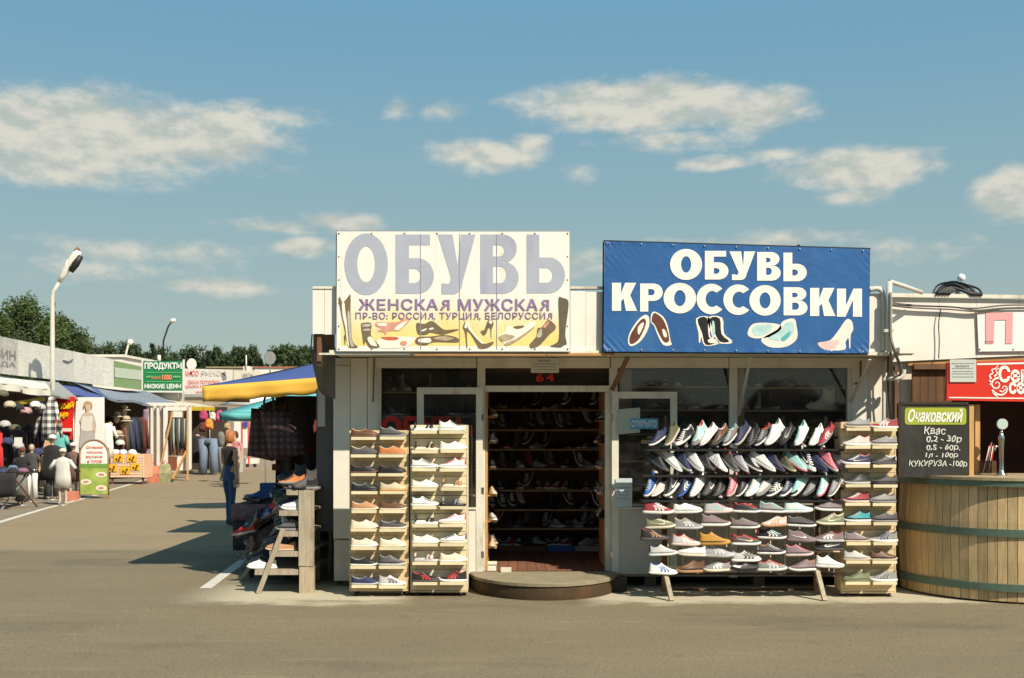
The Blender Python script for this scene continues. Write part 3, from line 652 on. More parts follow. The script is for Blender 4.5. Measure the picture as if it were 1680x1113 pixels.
l = MB(); words(l, 'ПР-ВО: РОССИЯ, ТУРЦИЯ, БЕЛОРУССИЯ', 583, 906, 513, 526, p1, 0, space=1.1, strike=.4); l.build('lettering', PURP, S1)
A_BR = mat('print_brown', (.17, .125, .075), .5, .25, 14); A_LT = mat('print_cream', (.80, .76, .64), .5, .1, 14); A_MD = mat('print_tan', (.42, .33, .22), .5, .3, 20)
A_PK = mat('print_pink', (.62, .30, .22), .5, .2, 20); A_RD = mat('print_red', (.55, .13, .06), .5, .1); A_GY = mat('print_grey', (.45, .42, .35), .5, .25, 20)
def art(parent, mp, name, layers, z0=.006):
    """flat printed picture: layered outlines in photo columns and rows"""
    for i, (pts, m) in enumerate(layers):
        mb = MB(); mb.poly([mp(a, b, .002 + .0012 * (i + 1)) for a, b in smooth(pts, 3)]); mb.build(name, m, parent)
def zz(zoom, ox, oy, pts): return [(ox + a / zoom, oy + b / zoom) for a, b in pts]
Z1 = lambda *p: zz(7.814, 545, 480, p)
Z2 = lambda *p: zz(8.195, 740, 480, p)
art(S1, m1, 'printed_boot', [(Z1((80, 90), (100, 60), (125, 120), (160, 110), (200, 60), (235, 35), (235, 250), (245, 450), (255, 600), (290, 665), (330, 695), (300, 712), (215, 705), (190, 640), (168, 600), (170, 665), (160, 665), (150, 560), (165, 520), (130, 350), (100, 200)), A_BR),
    (Z1((125, 140), (155, 130), (170, 250), (190, 400), (200, 540), (215, 690), (190, 640), (170, 450), (135, 300)), A_LT), (Z1((195, 270), (225, 260), (240, 480), (250, 600), (280, 680), (240, 690), (215, 560)), A_GY)])
art(S1, m1, 'printed_boot', [(Z1((380, 395), (500, 395), (495, 530), (530, 600), (600, 680), (590, 710), (480, 710), (430, 630), (415, 665), (400, 660), (385, 560), (370, 440)), A_BR),
    (Z1((395, 410), (490, 405), (480, 435), (390, 440)), A_GY), (Z1((400, 470), (480, 465), (478, 490), (400, 490)), A_GY), (Z1((450, 590), (500, 570), (570, 670), (560, 690), (490, 670)), A_LT)])
art(S1, m1, 'printed_sandal', [(Z1((550, 400), (590, 380), (700, 385), (830, 380), (900, 345), (980, 335), (985, 375), (900, 450), (850, 495), (720, 495), (690, 540), (670, 540), (660, 510), (600, 505), (585, 485), (640, 470), (560, 430)), A_PK),
    (Z1((580, 395), (690, 395), (690, 430), (600, 425)), A_LT), (Z1((800, 460), (900, 385), (960, 360), (950, 390), (850, 485)), A_LT)])
art(S1, m1, 'printed_sandal', [(Z1((615, 580), (1040, 570), (1050, 620), (950, 700), (620, 712)), A_LT), (Z1((620, 575), (830, 572), (830, 610), (700, 612)), A_RD), (Z1((870, 640), (920, 620), (960, 640), (940, 680), (890, 680)), A_PK)])
art(S1, m1, 'printed_shoe', [(Z1((1080, 395), (1180, 405), (1280, 365), (1380, 440), (1450, 480), (1610, 470), (1600, 490), (1500, 520), (1400, 540), (1260, 515), (1210, 540), (1100, 535)), A_BR), (Z1((1140, 490), (1200, 460), (1210, 480), (1160, 500)), A_LT), (Z1((1240, 465), (1290, 450), (1300, 470), (1250, 480)), A_LT)])
art(S1, m1, 'printed_shoe', [(Z1((1065, 620), (1110, 570), (1270, 565), (1420, 545), (1560, 565), (1625, 600), (1610, 640), (1480, 640), (1290, 640), (1200, 680), (1090, 665)), A_BR), (Z1((1110, 600), (1250, 585), (1260, 640), (1120, 640)), A_LT), (Z1((1290, 590), (1420, 560), (1560, 590), (1450, 620)), A_MD)])
art(S1, m1, 'printed_heel', [(Z2((165, 440), (190, 395), (240, 420), (300, 540), (420, 690), (560, 660), (560, 700), (480, 750), (380, 755), (340, 690), (260, 560), (215, 540), (220, 735), (205, 735), (190, 560), (160, 480)), A_BR), (Z2((200, 400), (240, 400), (290, 520), (400, 650), (450, 670), (430, 690), (380, 660), (240, 500), (220, 440), (210, 480), (180, 470)), A_LT)])
art(S1, m1, 'printed_heel', [(Z2((500, 370), (560, 390), (570, 440), (545, 500), (542, 605), (534, 605), (528, 500), (500, 480), (480, 540), (440, 580), (400, 540), (405, 515), (450, 500)), A_BR), (Z2((510, 380), (545, 385), (550, 420), (520, 420)), A_LT)])
art(S1, m1, 'printed_shoe', [(Z2((635, 590), (720, 530), (760, 450), (860, 470), (980, 440), (1080, 395), (1130, 400), (1120, 450), (980, 560), (860, 640), (750, 720), (720, 700), (680, 660)), A_LT), (Z2((640, 600), (740, 560), (860, 600), (700, 665)), A_MD), (Z2((840, 460), (980, 445), (960, 475), (880, 490)), A_BR), (Z2((730, 680), (900, 610), (1100, 470), (1100, 490), (900, 640), (760, 710)), A_MD)])
art(S1, m1, 'printed_shoe', [(Z2((1055, 700), (1100, 650), (1150, 580), (1165, 480), (1220, 470), (1305, 368), (1400, 440), (1400, 500), (1330, 560), (1250, 650), (1180, 720), (1100, 750), (1065, 745)), A_BR), (Z2((1190, 500), (1220, 495), (1215, 590), (1150, 600)), A_GY), (Z2((1240, 460), (1300, 390), (1320, 410), (1260, 480)), A_PK)])
art(S1, m1, 'printed_boot', [(Z2((1445, 80), (1500, 75), (1580, 120), (1560, 350), (1535, 560), (1555, 690), (1520, 710), (1470, 740), (1330, 725), (1400, 690), (1450, 620), (1450, 350)), mat('print_dark', (.12, .10, .065), .6, .2, 20))])
for px in (690, 815, 754):
    MB().pbox(px - .4, px + .5, 384, 573, 11.8445, 11.8465).build('seam', mat('sign_seam', (.30, .27, .36) if px != 754 else (.5, .47, .45), .6), S1)
MATS.pop('sign_seam', 0)
gr_ = MB()
for i in range(8): gr_.ball(m1(556 + 53.6 * i, 383.5, .0), .009, 6); gr_.ball(m1(556 + 53.6 * i, 573, .0), .009, 6)
for i in range(5): gr_.ball(m1(556, 383.5 + 38 * i, .0), .008, 6); gr_.ball(m1(931, 383.5 + 38 * i, .0), .008, 6)
tag(gr_.build('eyelets', RUST, S1), kind='stuff')
# ---------------- blue sneaker banner ----------------
BLUE = mat('blue_banner_cloth', (.028, .110, .30), .42, .12, 1.6, .9, 5, stain=(.07, .165, .32), stv=.4, sts=2)
WHL = mat('white_banner_lettering', (.80, .78, .70), .5, .03)
S2 = thing('sneaker_banner', 'large blue banner with bold white lettering and four printed pairs of shoes', 'banner', P(1208, 580, 11.83))
y2a = 11.84
m2 = quadmap((992, 396), (1427, 409), (1425, 580), (990, 577), y2a)
def wob2(px, py):
    dx, dy = min(px - 990, 1427 - px), min(py - 396, 580 - py)
    return .007 * math.exp(-dy / 5.) * math.sin(px * .11) ** 2 + .009 * math.exp(-(dx + dy) / 22.) * math.sin(.5 * (dx - dy))
clothgrid(m2, ((992, 396), (1427, 409), (1425, 580), (990, 577)), 70, 26, wob2).build('cloth', BLUE, S2)
fr = MB(); fr.bar(P(990, 395.5, 11.87), P(1428, 408.5, 11.87), .015); fr.bar(P(990, 397, 11.86), P(989, 578, 11.87), .015); fr.bar(P(1426, 410, 11.86), P(1424, 580, 11.87), .015); fr.bar(P(991, 578, 11.865), P(1424, 581, 11.875), .015)
for px in (1090, 1200, 1310): fr.bar(P(px, 402, 11.88), P(px, 578, 11.88), .03)
fr.build('frame', DARKM, S2)
p2 = lambda a, b: m2(a, b, .005)
def row(parent, mp, chars, xs, yt, yb, mtl, s=.33, b=.2, sl=0.):
    for ch, (a, c_) in zip(chars, xs):
        l = MB(); t_, d_ = yt + sl * (a - xs[0][0]), yb + sl * (a - xs[0][0])
        over = 2 if ch in 'ОС' else 0
        place(l, _filled(heavy(ch, s * (.9 if ch in 'ОС' else 1), b * (1.18 if ch in 'ОС' else 1))), a, c_, t_ - over, d_ + over, mp, norm=False); l.build('letter', mtl, parent)
Zb = lambda a: 960 + a / 3.36
row(S2, p2, 'ОБУВЬ', [(Zb(468), Zb(645)), (Zb(660), Zb(790)), (Zb(795), Zb(938)), (Zb(948), Zb(1078)), (Zb(1093), Zb(1222))], 380 + 103 / 3.36, 380 + 261 / 3.36, WHL, .38, .2, .022)
row(S2, p2, 'КРОССОВКИ', [(Zb(148), Zb(287)), (Zb(303), Zb(428)), (Zb(432), Zb(612)), (Zb(614), Zb(768)), (Zb(762), Zb(916)), (Zb(905), Zb(1078)), (Zb(1094), Zb(1226)), (Zb(1240), Zb(1380)), (Zb(1388), Zb(1526))], 380 + 283 / 3.36, 380 + 438 / 3.36, WHL, .36, .2, .026)
Z3 = lambda *p: zz(3.36, 960, 380, p)
A_BK = mat('print_black', (.02, .02, .022), .4, .1); A_MN = mat('print_mint', (.42, .62, .60), .5, .2, 16); A_WR = mat('print_warmwhite', (.78, .70, .62), .5, .08, 12); A_PP = mat('print_palepink', (.72, .50, .48), .5, .1, 9); A_BN = mat('print_chestnut', (.13, .05, .035), .4, .3, 14)
art(S2, m2, 'printed_shoe', [(Z3((237, 615), (245, 560), (290, 490), (330, 460), (352, 475), (350, 530), (310, 600), (260, 632)), A_LT), (Z3((244, 610), (252, 565), (295, 500), (325, 480), (335, 510), (300, 590), (262, 620)), A_BN), (Z3((290, 530), (318, 500), (322, 520), (296, 570)), A_WR)])
art(S2, m2, 'printed_shoe', [(Z3((362, 500), (365, 455), (385, 442), (430, 470), (455, 520), (470, 600), (475, 625), (430, 625), (395, 560), (380, 520)), A_LT), (Z3((367, 495), (372, 460), (388, 450), (425, 478), (448, 525), (464, 600), (435, 610), (405, 560), (385, 515)), A_BN), (Z3((425, 540), (442, 545), (452, 580), (434, 580)), A_WR)])
art(S2, m2, 'printed_boot', [(Z3((612, 480), (680, 470), (690, 520), (690, 580), (730, 600), (735, 620), (660, 630), (640, 580), (635, 610), (627, 610), (625, 560)), A_LT), (Z3((620, 485), (672, 478), (682, 580), (722, 612), (664, 624), (645, 560)), A_BK), (Z3((676, 600), (700, 590), (735, 612), (690, 615)), A_LT)])
art(S2, m2, 'printed_boot', [(Z3((675, 475), (755, 475), (765, 560), (808, 600), (800, 618), (735, 615), (715, 580), (705, 600), (695, 560)), A_LT), (Z3((688, 480), (742, 480), (752, 565), (795, 606), (745, 608), (715, 560)), A_BK), (Z3((700, 500), (712, 500), (716, 560), (706, 580)), A_MN)])
art(S2, m2, 'printed_sneaker', [(Z3((897, 550), (930, 508), (1020, 505), (1080, 520), (1060, 570), (960, 590), (905, 580)), A_WR), (Z3((920, 540), (950, 515), (1030, 515), (1010, 560), (940, 575)), A_MN)])
art(S2, m2, 'printed_sneaker', [(Z3((975, 590), (1060, 540), (1090, 495), (1150, 480), (1165, 520), (1168, 590), (1110, 635), (1030, 640), (985, 620)), A_WR), (Z3((1010, 590), (1070, 550), (1100, 510), (1145, 500), (1150, 560), (1090, 600)), A_MN), (Z3((1080, 590), (1130, 550), (1125, 580), (1095, 605)), mat('print_teal', (.1, .4, .42), .5))])
art(S2, m2, 'printed_heel', [(Z3((1282, 615), (1350, 600), (1400, 540), (1440, 485), (1470, 495), (1478, 540), (1464, 570), (1462, 640), (1456, 640), (1452, 590), (1435, 610), (1430, 652), (1320, 652)), A_WR), (Z3((1282, 618), (1350, 603), (1400, 600), (1380, 640), (1320, 650)), A_PP)])
gr_ = MB()
for i in range(9): gr_.ball(m2(1000 + 52 * i, 399.5 + 1.55 * i, .006), .009, 6); gr_.ball(m2(1000 + 52 * i, 574 + .4 * i, .006), .009, 6)
tag(gr_.build('eyelets', GALV, S2), kind='stuff')
# ---------------- neighbouring building on the right ----------------
nb = thing('kiosk_building', 'long white flat-roofed building wall behind the drinks kiosk', 'building', P(1600, 960, 13.3))
yk = 12.55
def kp(px0, px1, t0, t1, b0, b1, m, name='wall_sheet', y=yk): MB().quadprism([P(px0, b0, y), P(px1, b1, y), P(px1, t1, y), P(px0, t0, y)], (0, .03, 0)).build(name, m, nb)
def lin(a, b, px): return a + (b - a) * (px - 1462) / (1690 - 1462)
xs = [1463, 1541, 1603, 1672, 1790]
for a, b in zip(xs, xs[1:]): kp(a, b - .6, lin(488, 492, a), lin(488, 492, b), lin(594, 583, a), lin(594, 583, b), PARAP)
kp(1461, 1790, 481, 486, 487.5, 491.5, WHITED, 'roof_cap', yk - .04)
kp(1490, 1790, 594, 582, 600, 588, ORANGEW, 'batten', yk + .02)
MB().box(WX(1503, 12.6), 7.2, 14.2, 14.3, 0, 2.5).build('back_wall', mat('dark_red_interior', (.07, .028, .02), .8, .2, 2), nb)
MB().box(WX(1463, 12.6), 7.2, 12.6, 14.3, 2.46, 2.52).build('roof', WHITED, nb)
MB().box(7.1, 7.2, 12.6, 14.2, 0, 2.46).build('side_wall', BROWNW, nb)
MB().box(WX(1503, 12.7), WX(1503, 12.7) + .05, 12.75, 14.2, 0, 2.46).build('side_wall', BROWNW, nb)
for i in range(5): MB().pbox(1497 + i * 13, 1509.3 + i * 13, 600, 664, 12.50, 12.53).build('cladding_plank', mat('kiosk_brown_plank', (.15, .075, .035), .6, .25, 9, .3, 60, grain='z', rand=.25), nb)
MB().pbox(1500, 1562, 597, 606, 12.44, 12.49).build('cladding_trim', BROWNW, nb)
ps = thing('letter_sign', 'white square board on the right parapet with one big pale red letter', 'sign', P(1655, 577, 12.0))
PB = quadmap((1603, 508), (1700, 507), (1700, 577), (1606, 577), 12.52)
MB().quadprism([PB(1606, 577), PB(1712, 576), PB(1712, 508), PB(1603, 509)], (0, .015, 0)).build('board', mat('white_board', (.78, .76, .72), .5, .03), ps)
l = MB(); place(l, ([(0, 0), (.29, 0), (.33, .76), (.74, .76), (.72, 0), (.98, 0), (1, 1), (0, 1)], [(0, 1, 2, 7), (2, 3, 6, 7), (3, 4, 5, 6)]), 1617, 1662, 513, 564, lambda a, b: PB(a, b, .006)); l.build('letter', mat('pale_red_print', (.74, .34, .35), .6, .05), ps)
l = MB(); scribble(l, 1616, 1631, 560.5, lambda a, b: PB(a, b, .006)); 
for px in (1608, 1663): l.ball(PB(px, 573, .006), .008, 6)
l.build('fixings', GREYINK, ps)
cb = MB()
for k, (o1, s) in enumerate(((0, 1), (3, -.7), (5, .5))): cb.tube(smooth([P(1463, 497 + o1, 12.5), P(1500, 500 + o1 + s, 12.5), P(1560, 502 + o1 + 2 * s, 12.5), P(1600, 506 + o1, 12.5), P(1650, 502 + o1 - s, 12.5), P(1720, 501 + o1, 12.5)], 5, False), .008, 6)
solo('cable_run', cb, mat('grey_cable', (.10, .095, .085), .5), 'three sagging grey cables strung along the white parapet', 'cables')
solo('hanging_cable', MB().tube(smooth([P(1544, 506, 12.51), P(1540, 530, 12.51), P(1541, 560, 12.51), P(1540, 588, 12.51)], 4, False), .006, 6), BLACKR, 'thin cable hanging straight down the white parapet beside the letter board', 'cable')
lampb = thing('roof_lamp', 'round white lamp on the roof above coiled black cable', 'lamp', P(1577, 482, 12.9))
MB().ball(P(1577, 456, 12.9), .045, 14).build('globe', mat('lamp_white', (.85, .85, .82), .2), lampb); MB().tube([P(1571, 484, 12.9), P(1573, 462, 12.9)], .03, 8).build('stem', GALV, lampb)
cw = MB(); rq = random.Random(9)
for k in range(9):
    a = 1528 + rq.uniform(0, 14); b = 1590 + rq.uniform(0, 22); hgt = rq.uniform(4, 22)
    cw.tube(smooth([P(a, 484, 12.6 + k * .06), P(a + 10, 484 - hgt, 12.65 + k * .06), P((a + b) / 2, 480 - hgt, 12.6 + k * .05), P(b - 6, 484 - hgt * .7, 12.6), P(b, 485, 12.6)], 4, False), .011, 6)
for k in range(5): cw.tube(smooth([P(1536 + 5 * k, 483, 12.5), P(1560 + 3 * k, 472 + k, 12.55), P(1596 + 4 * k, 484, 12.5)], 4, False), .016, 6)
solo('cable_coil', cw, BLACKR, 'tangled coil of black cable lying on the right roof', 'cable coil')
# ---------------- drinks kiosk ----------------
KC, KR = Vector((5.42, 12.52, 0)), 1.24
ZR = 1.215
ky = thing('barrel_counter', 'round drinks counter built like a huge wooden barrel with green hoops', 'counter', KC)
STV = [mat('barrel_stave', (.66, .47, .25), .6, .12, 5, .3, 60, grain='z', stain=(.30, .25, .15), stv=.5, sts=2, rand=.22)]
NS = 84
for i in range(NS):
    a0 = 2 * math.pi * i / NS; 
    if not (R(170) < a0 < R(350)): continue
    a1 = a0 + 2 * math.pi / NS * .94; m = MB(); rg = []
    for z, rr_ in ((.02, .975), (.42, .995), (.8, 1.0), (ZR - .035, .985)):
        rg.append([KC + Vector((math.cos(a) * KR * rr_ * k, math.sin(a) * KR * rr_ * k, z)) for a, k in ((a0, 1), (a1, 1), (a1, .975), (a0, .975))])
    m.rings(rg, smooth=False).build('stave', STV[0], ky)
HOOP = mat('green_hoop', (.115, .17, .13), .45, .2, 6, .2, 30, metal=.2)
def ring_part(z0, z1, r0, r1, name, m): 
    n = 72; pr = [(r1, z0), (r1, z1), (r0, z1), (r0, z0)]
    MB().rings([[KC + Vector((math.cos(math.pi + math.pi * i / n * 1.05) * r_, math.sin(math.pi + math.pi * i / n * 1.05) * r_, z)) for (r_, z) in pr] for i in range(n + 1)], 0, True, True, False).build(name, m, ky)
MB().rings([[KC + Vector((math.cos(R(168) + R(184) * i / 40) * KR * .955, math.sin(R(168) + R(184) * i / 40) * KR * .955, z)) for i in range(41)] for z in (.02, ZR - .04)], 0, False, False, close=False).build('liner', DARKW, ky)
ring_part(.66, .735, KR * .998, KR * 1.012, 'hoop', HOOP); ring_part(.12, .195, KR * .98, KR * .999, 'hoop', HOOP); ring_part(ZR - .06, ZR - .002, KR * .99, KR * 1.03, 'hoop', HOOP)
ct = MB(); rim_ = [KC + Vector((math.cos(math.pi + math.pi * i / 40) * KR * 1.04, math.sin(math.pi + math.pi * i / 40) * KR * 1.04, 0)) for i in range(41)]
ct.rings([[p + Vector((0, 0, ZR)) for p in rim_], [p + Vector((0, 0, ZR + .03)) for p in rim_]], smooth=False); ct.build('counter_top', mat('counter_board', (.42, .33, .2), .5, .1, 5, grain='x'), ky)
lw = MB().box(KC.x - 1.27, KC.x - 1.24, 12.55, 14.15, 0, 2.4); solo('kiosk_side_wall', lw, BROWNW, 'brown boarded side wall of the drinks kiosk behind the blackboard', 'wall')
# blackboard
yb2 = 11.90
bd = thing('chalk_menu_board', 'blackboard price list with green label standing on the barrel counter', 'menu board', P(1535, 782, yb2))
MB().pbox(1478, 1589, 664, 783, yb2, yb2 + .03).build('board', mat('blackboard', (.028, .028, .024), .75, .3, 4, stain=(.07, .068, .06), stv=.6, sts=2.5), bd)
fbm = MB(); fbm.pbox(1474, 1478, 662, 785, yb2 - .01, yb2 + .04); fbm.pbox(1478, 1589, 660, 664, yb2 - .01, yb2 + .04); fbm.build('frame', DARKW, bd)
def rrect(x0, x1, y0, y1, r_): return arc(x1 - r_, y1 - r_, r_, r_, 0, 90, 4) + arc(x0 + r_, y1 - r_, r_, r_, 90, 180, 4) + arc(x0 + r_, y0 + r_, r_, r_, 180, 270, 4) + arc(x1 - r_, y0 + r_, r_, r_, 270, 360, 4)
mb_ = lambda a, b, e=.004: P(a, b, yb2 - e)
MB().poly([mb_(a, b, .004) for a, b in rrect(1484.5, 1585.5, 669, 697, 5)]).build('label_plate', mat('lime_label', (.33, .38, .035), .5, .04), bd)
l = MB(); words(l, 'Очаковский', 1488, 1577, 671, 693, lambda a, b: mb_(a, b, .008), .03, slant=4); l.build('label_lettering', mat('label_white', (.78, .78, .7), .5), bd)
CHK = mat('chalk', (.62, .62, .56), .9, .15, 60)
l = MB(); cm = lambda a, b: mb_(a, b, .006)
for tx, a, b, c_, d_ in (('Квас', 1516, 1551, 700, 713), ('0,2 - 30р', 1519, 1577, 715, 728), ('0,5 - 60р.', 1519, 1575, 729.5, 741), ('1л - 100р', 1518, 1571, 743, 753), ('КУКУРУЗА -100р', 1491, 1586, 755.5, 768)):
    l = MB(); words(l, tx, a, b, c_, d_, lambda x_, y_: cm(x_, y_ + .9 * math.sin(x_ * .5)), .012, slant=1.5); l.build('chalk_line', CHK, bd)
pst = thing('counter_post', 'pair of orange timber posts beside the blackboard', 'post', P(1600, 786, 12.0))
for a, b, yy in ((1590.5, 1598, 12.0), (1600, 1608, 12.12)): MB().pbox(a, b, 664, 784, yy, yy + .06).build('upright', mat('pale_timber', (.62, .36, .14), .55, .12, 6, grain='z'), pst)
# red sign
RED = mat('red_sign_face', (.62, .035, .02), .35, .06, 3)
rs = thing('red_kiosk_sign', 'bright red kiosk sign with white ornamental lettering and border lines', 'sign', P(1630, 660, 11.75))
ry = 11.96
MB().quadprism([P(1553, 657, ry), P(1735, 660, ry), P(1735, 590, ry), P(1555, 595, ry)], (0, .06, 0)).build('panel', RED, rs)
mr = lambda a, b, e=.004: P(a, b, ry - e)
l = MB()
def strip(l, x0, x1, ya0, ya1, h, mp): n = len(l.v); l.v += [mp(x0, ya0 + h), mp(x1, ya1 + h), mp(x1, ya1), mp(x0, ya0)]; l.face((n, n + 1, n + 2, n + 3))
strip(l, 1557, 1734, 651.5, 653.5, 2, mr); strip(l, 1603, 1734, 596.3, 593.5, 3, mr)
l.build('border_line', WHL, rs)
l = MB(); words(l, 'Сем', 1638, 1694, 600, 628, lambda a, b: mr(a, b, .005), .035); words(l, 'се', 1655, 1682, 627, 647, lambda a, b: mr(a, b, .005), .04); words(l, 'мь', 1684, 1712, 629, 647, lambda a, b: mr(a, b, .005), .04)
def curl(l, pts, w):
    pts = smooth(pts, 4, False)
    for i, (a, b) in enumerate(zip(pts, pts[1:])):
        ww = w * (1 - .6 * i / len(pts)); dx, dy = b[0] - a[0], b[1] - a[1]; L_ = math.hypot(dx, dy) + 1e-6; nx, ny = -dy / L_ * ww, dx / L_ * ww
        n = len(l.v); l.v += [mr(a[0] - nx, a[1] - ny, .005), mr(b[0] - nx, b[1] - ny, .005), mr(b[0] + nx, b[1] + ny, .005), mr(a[0] + nx, a[1] + ny, .005)]; l.face((n, n + 1, n + 2, n + 3))
curl(l, [(1640, 620), (1632, 622), (1627, 629), (1630, 636), (1637, 637), (1640, 631), (1636, 627), (1633, 630)], 1.6)
curl(l, [(1628, 640), (1634, 646), (1644, 648), (1651, 643), (1652, 636), (1647, 634), (1644, 638)], 1.6)
curl(l, [(1626, 622), (1624, 616), (1629, 612), (1627, 607), (1633, 605), (1637, 600)], 1.5)
curl(l, [(1631, 618), (1636, 613), (1634, 608), (1639, 604)], 1.3); curl(l, [(1629, 643), (1632, 648), (1637, 651)], 1.4); curl(l, [(1640, 641), (1645, 643), (1650, 638)], 1.2); curl(l, [(1623, 624), (1626, 628), (1624, 632)], 1.3)
l.build('ornament_lettering', WHL, rs)
sheet('paper_notice', 1558.5, 1601.5, 590, 627, ry - .01, mat('grey_notice', (.50, .52, .48), .7, .04), 'grey printed notice fixed over the top left corner of the red sign', [596, 604, 609, 613, 618], ('ОБЪЯВЛЕНИЕ', 1567, 1590, 599.5, 602.5))
# beer tap
tp = thing('drinks_tap', 'chromed tap tower with round white badge on the barrel counter', 'tap', P(1643, 786, 11.9))
ty = 11.9; tz = ZR + .03; tx = P(1643, 700, ty).x
MB().lathe((tx, ty, tz), [(.055, 0), (.055, .015), (.03, .03), (.025, .07), (.021, .14), (.024, .30), (.03, .36), (.033, .40), (.02, .425), (.008, .45), (.008, .47)], 18).build('tower', STEEL, tp)
MB().tube([(tx, ty - .03, tz + .53), (tx, ty + .0, tz + .53)], .055, 20).build('badge', mat('badge_face', (.45, .55, .50), .3, .05), tp)
MB().lathe((tx, ty, tz), [(.02, .42), (.012, .47)], 12).build('neck', STEEL, tp)
MB().tube([(tx, ty, tz + .30), (tx - .07, ty - .03, tz + .30), (tx - .09, ty - .04, tz + .26)], .011, 8).build('spout', STEEL, tp)
jr = thing('glass_jar', 'low clear box of straws standing on the counter beside the tap', 'container', P(1625, 786, 12.0)); jx = P(1624, 0, 12.).x
MB().box(jx - .07, jx + .07, 12.0, 12.12, tz, tz + .15).build('box', GLASS, jr)
for k in range(5): MB().tube([(jx - .05 + .02 * k, 12.06, tz + .01), (jx + .02 + .012 * k, 12.06, tz + .3 + .02 * (k % 3))], .004, 5).build('straw', [WHL, RED, GREYINK][k % 3], jr)
# ---------------- shoes ----------------
def shoe_surface(kind):
    L, Wd = .285, .102
    if kind == 'runner': lv = [(.026, -.010, 1.0, .99), (.038, -.014, .975, .98), (.048, -.008, .89, .92), (.058, .0, .77, .84), (.072, .004, .62, .74), (.090, .008, .49, .66), (.106, .014, .41, .58)]
    elif kind == 'court': lv = [(.022, -.002, 1.0, .98), (.034, -.006, .985, .97), (.046, -.002, .95, .93), (.056, .002, .86, .86), (.068, .008, .68, .74), (.080, .012, .52, .66), (.090, .018, .43, .60)]
    elif kind == 'sneaker': lv = [(.022, -.004, 1.0, .97), (.034, -.01, .985, .97), (.044, -.006, .91, .92), (.054, .0, .79, .82), (.068, .006, .63, .72), (.084, .010, .50, .64), (.098, .015, .42, .585)]
    elif kind == 'loafer': lv = [(.016, 0, 1, .92), (.030, -.004, .99, .93), (.042, .0, .95, .86), (.052, .006, .84, .76), (.062, .012, .68, .68), (.070, .02, .58, .62)]
    elif kind == 'boot': lv = [(.03, 0, 1, .92), (.05, -.004, .98, .92), (.068, 0, .86, .82), (.09, .01, .62, .70), (.12, .02, .48, .62), (.16, .02, .44, .62), (.20, .015, .45, .66)]
    else: lv = [(.02, 0, 1, .95), (.03, 0, 1, .95), (.05, 0, .9, .7), (.06, 0, .5, .5)]
    def prof(x): return (.66 + .06 * x if x < .35 else .68 + .32 * math.sin(min(1, (x - .35) / .4) * math.pi / 2) if x < .75 else 1.0 - .25 * (x - .75))
    def S(u, a, off=0.):
        f = max(0, min(.9999, u)) * (len(lv) - 1); i = int(f); k = f - i
        z, xh, xf, ws = [lv[i][j] * (1 - k) + lv[i + 1][j] * k for j in range(4)]
        s = .5 - .5 * math.cos(a); x = xh + (xf - xh) * s
        y = math.copysign(abs(math.sin(a)) ** .62, math.sin(a)) * Wd / 2 * prof(x) * ws
        if abs(a - math.pi) < 1e-6 or abs(a) < 1e-6: y = 0
        tilt = (.018 * (1 - s) ** 3 + .020 * s ** 4 - .014 * math.sin(math.pi * s)) * max(0, (u - .4) / .6) if kind != 'sandal' else 0
        rock = .012 * max(0, (x - .78) / .22) ** 2
        return Vector((x * L - L / 2 + off * .6 * math.cos(a) * -1, y * (1 + off / .05), z + tilt + rock + off * .3))
    return S, lv, L
N_ = 18
def _ring(S, u, n=N_): return [S(u, 2 * math.pi * j / n) for j in range(n)]
SM = {}
def patch(S, a0, a1, u0, u1, slant=0., off=.0022, na=2, nu=3):
    mb = MB(); mb.grid(lambda p, q: S(u0 + (u1 - u0) * q, a0 + (a1 - a0) * p + slant * q, off), na, nu); return mb
def join(*ms):
    o = MB()
    for (m, mi) in ms:
        n = len(o.v); o.v += m.v; o.f += [tuple(n + i for i in f) for f in m.f]; o.mi += [mi] * len(m.f); o.sm += m.sm
    return o
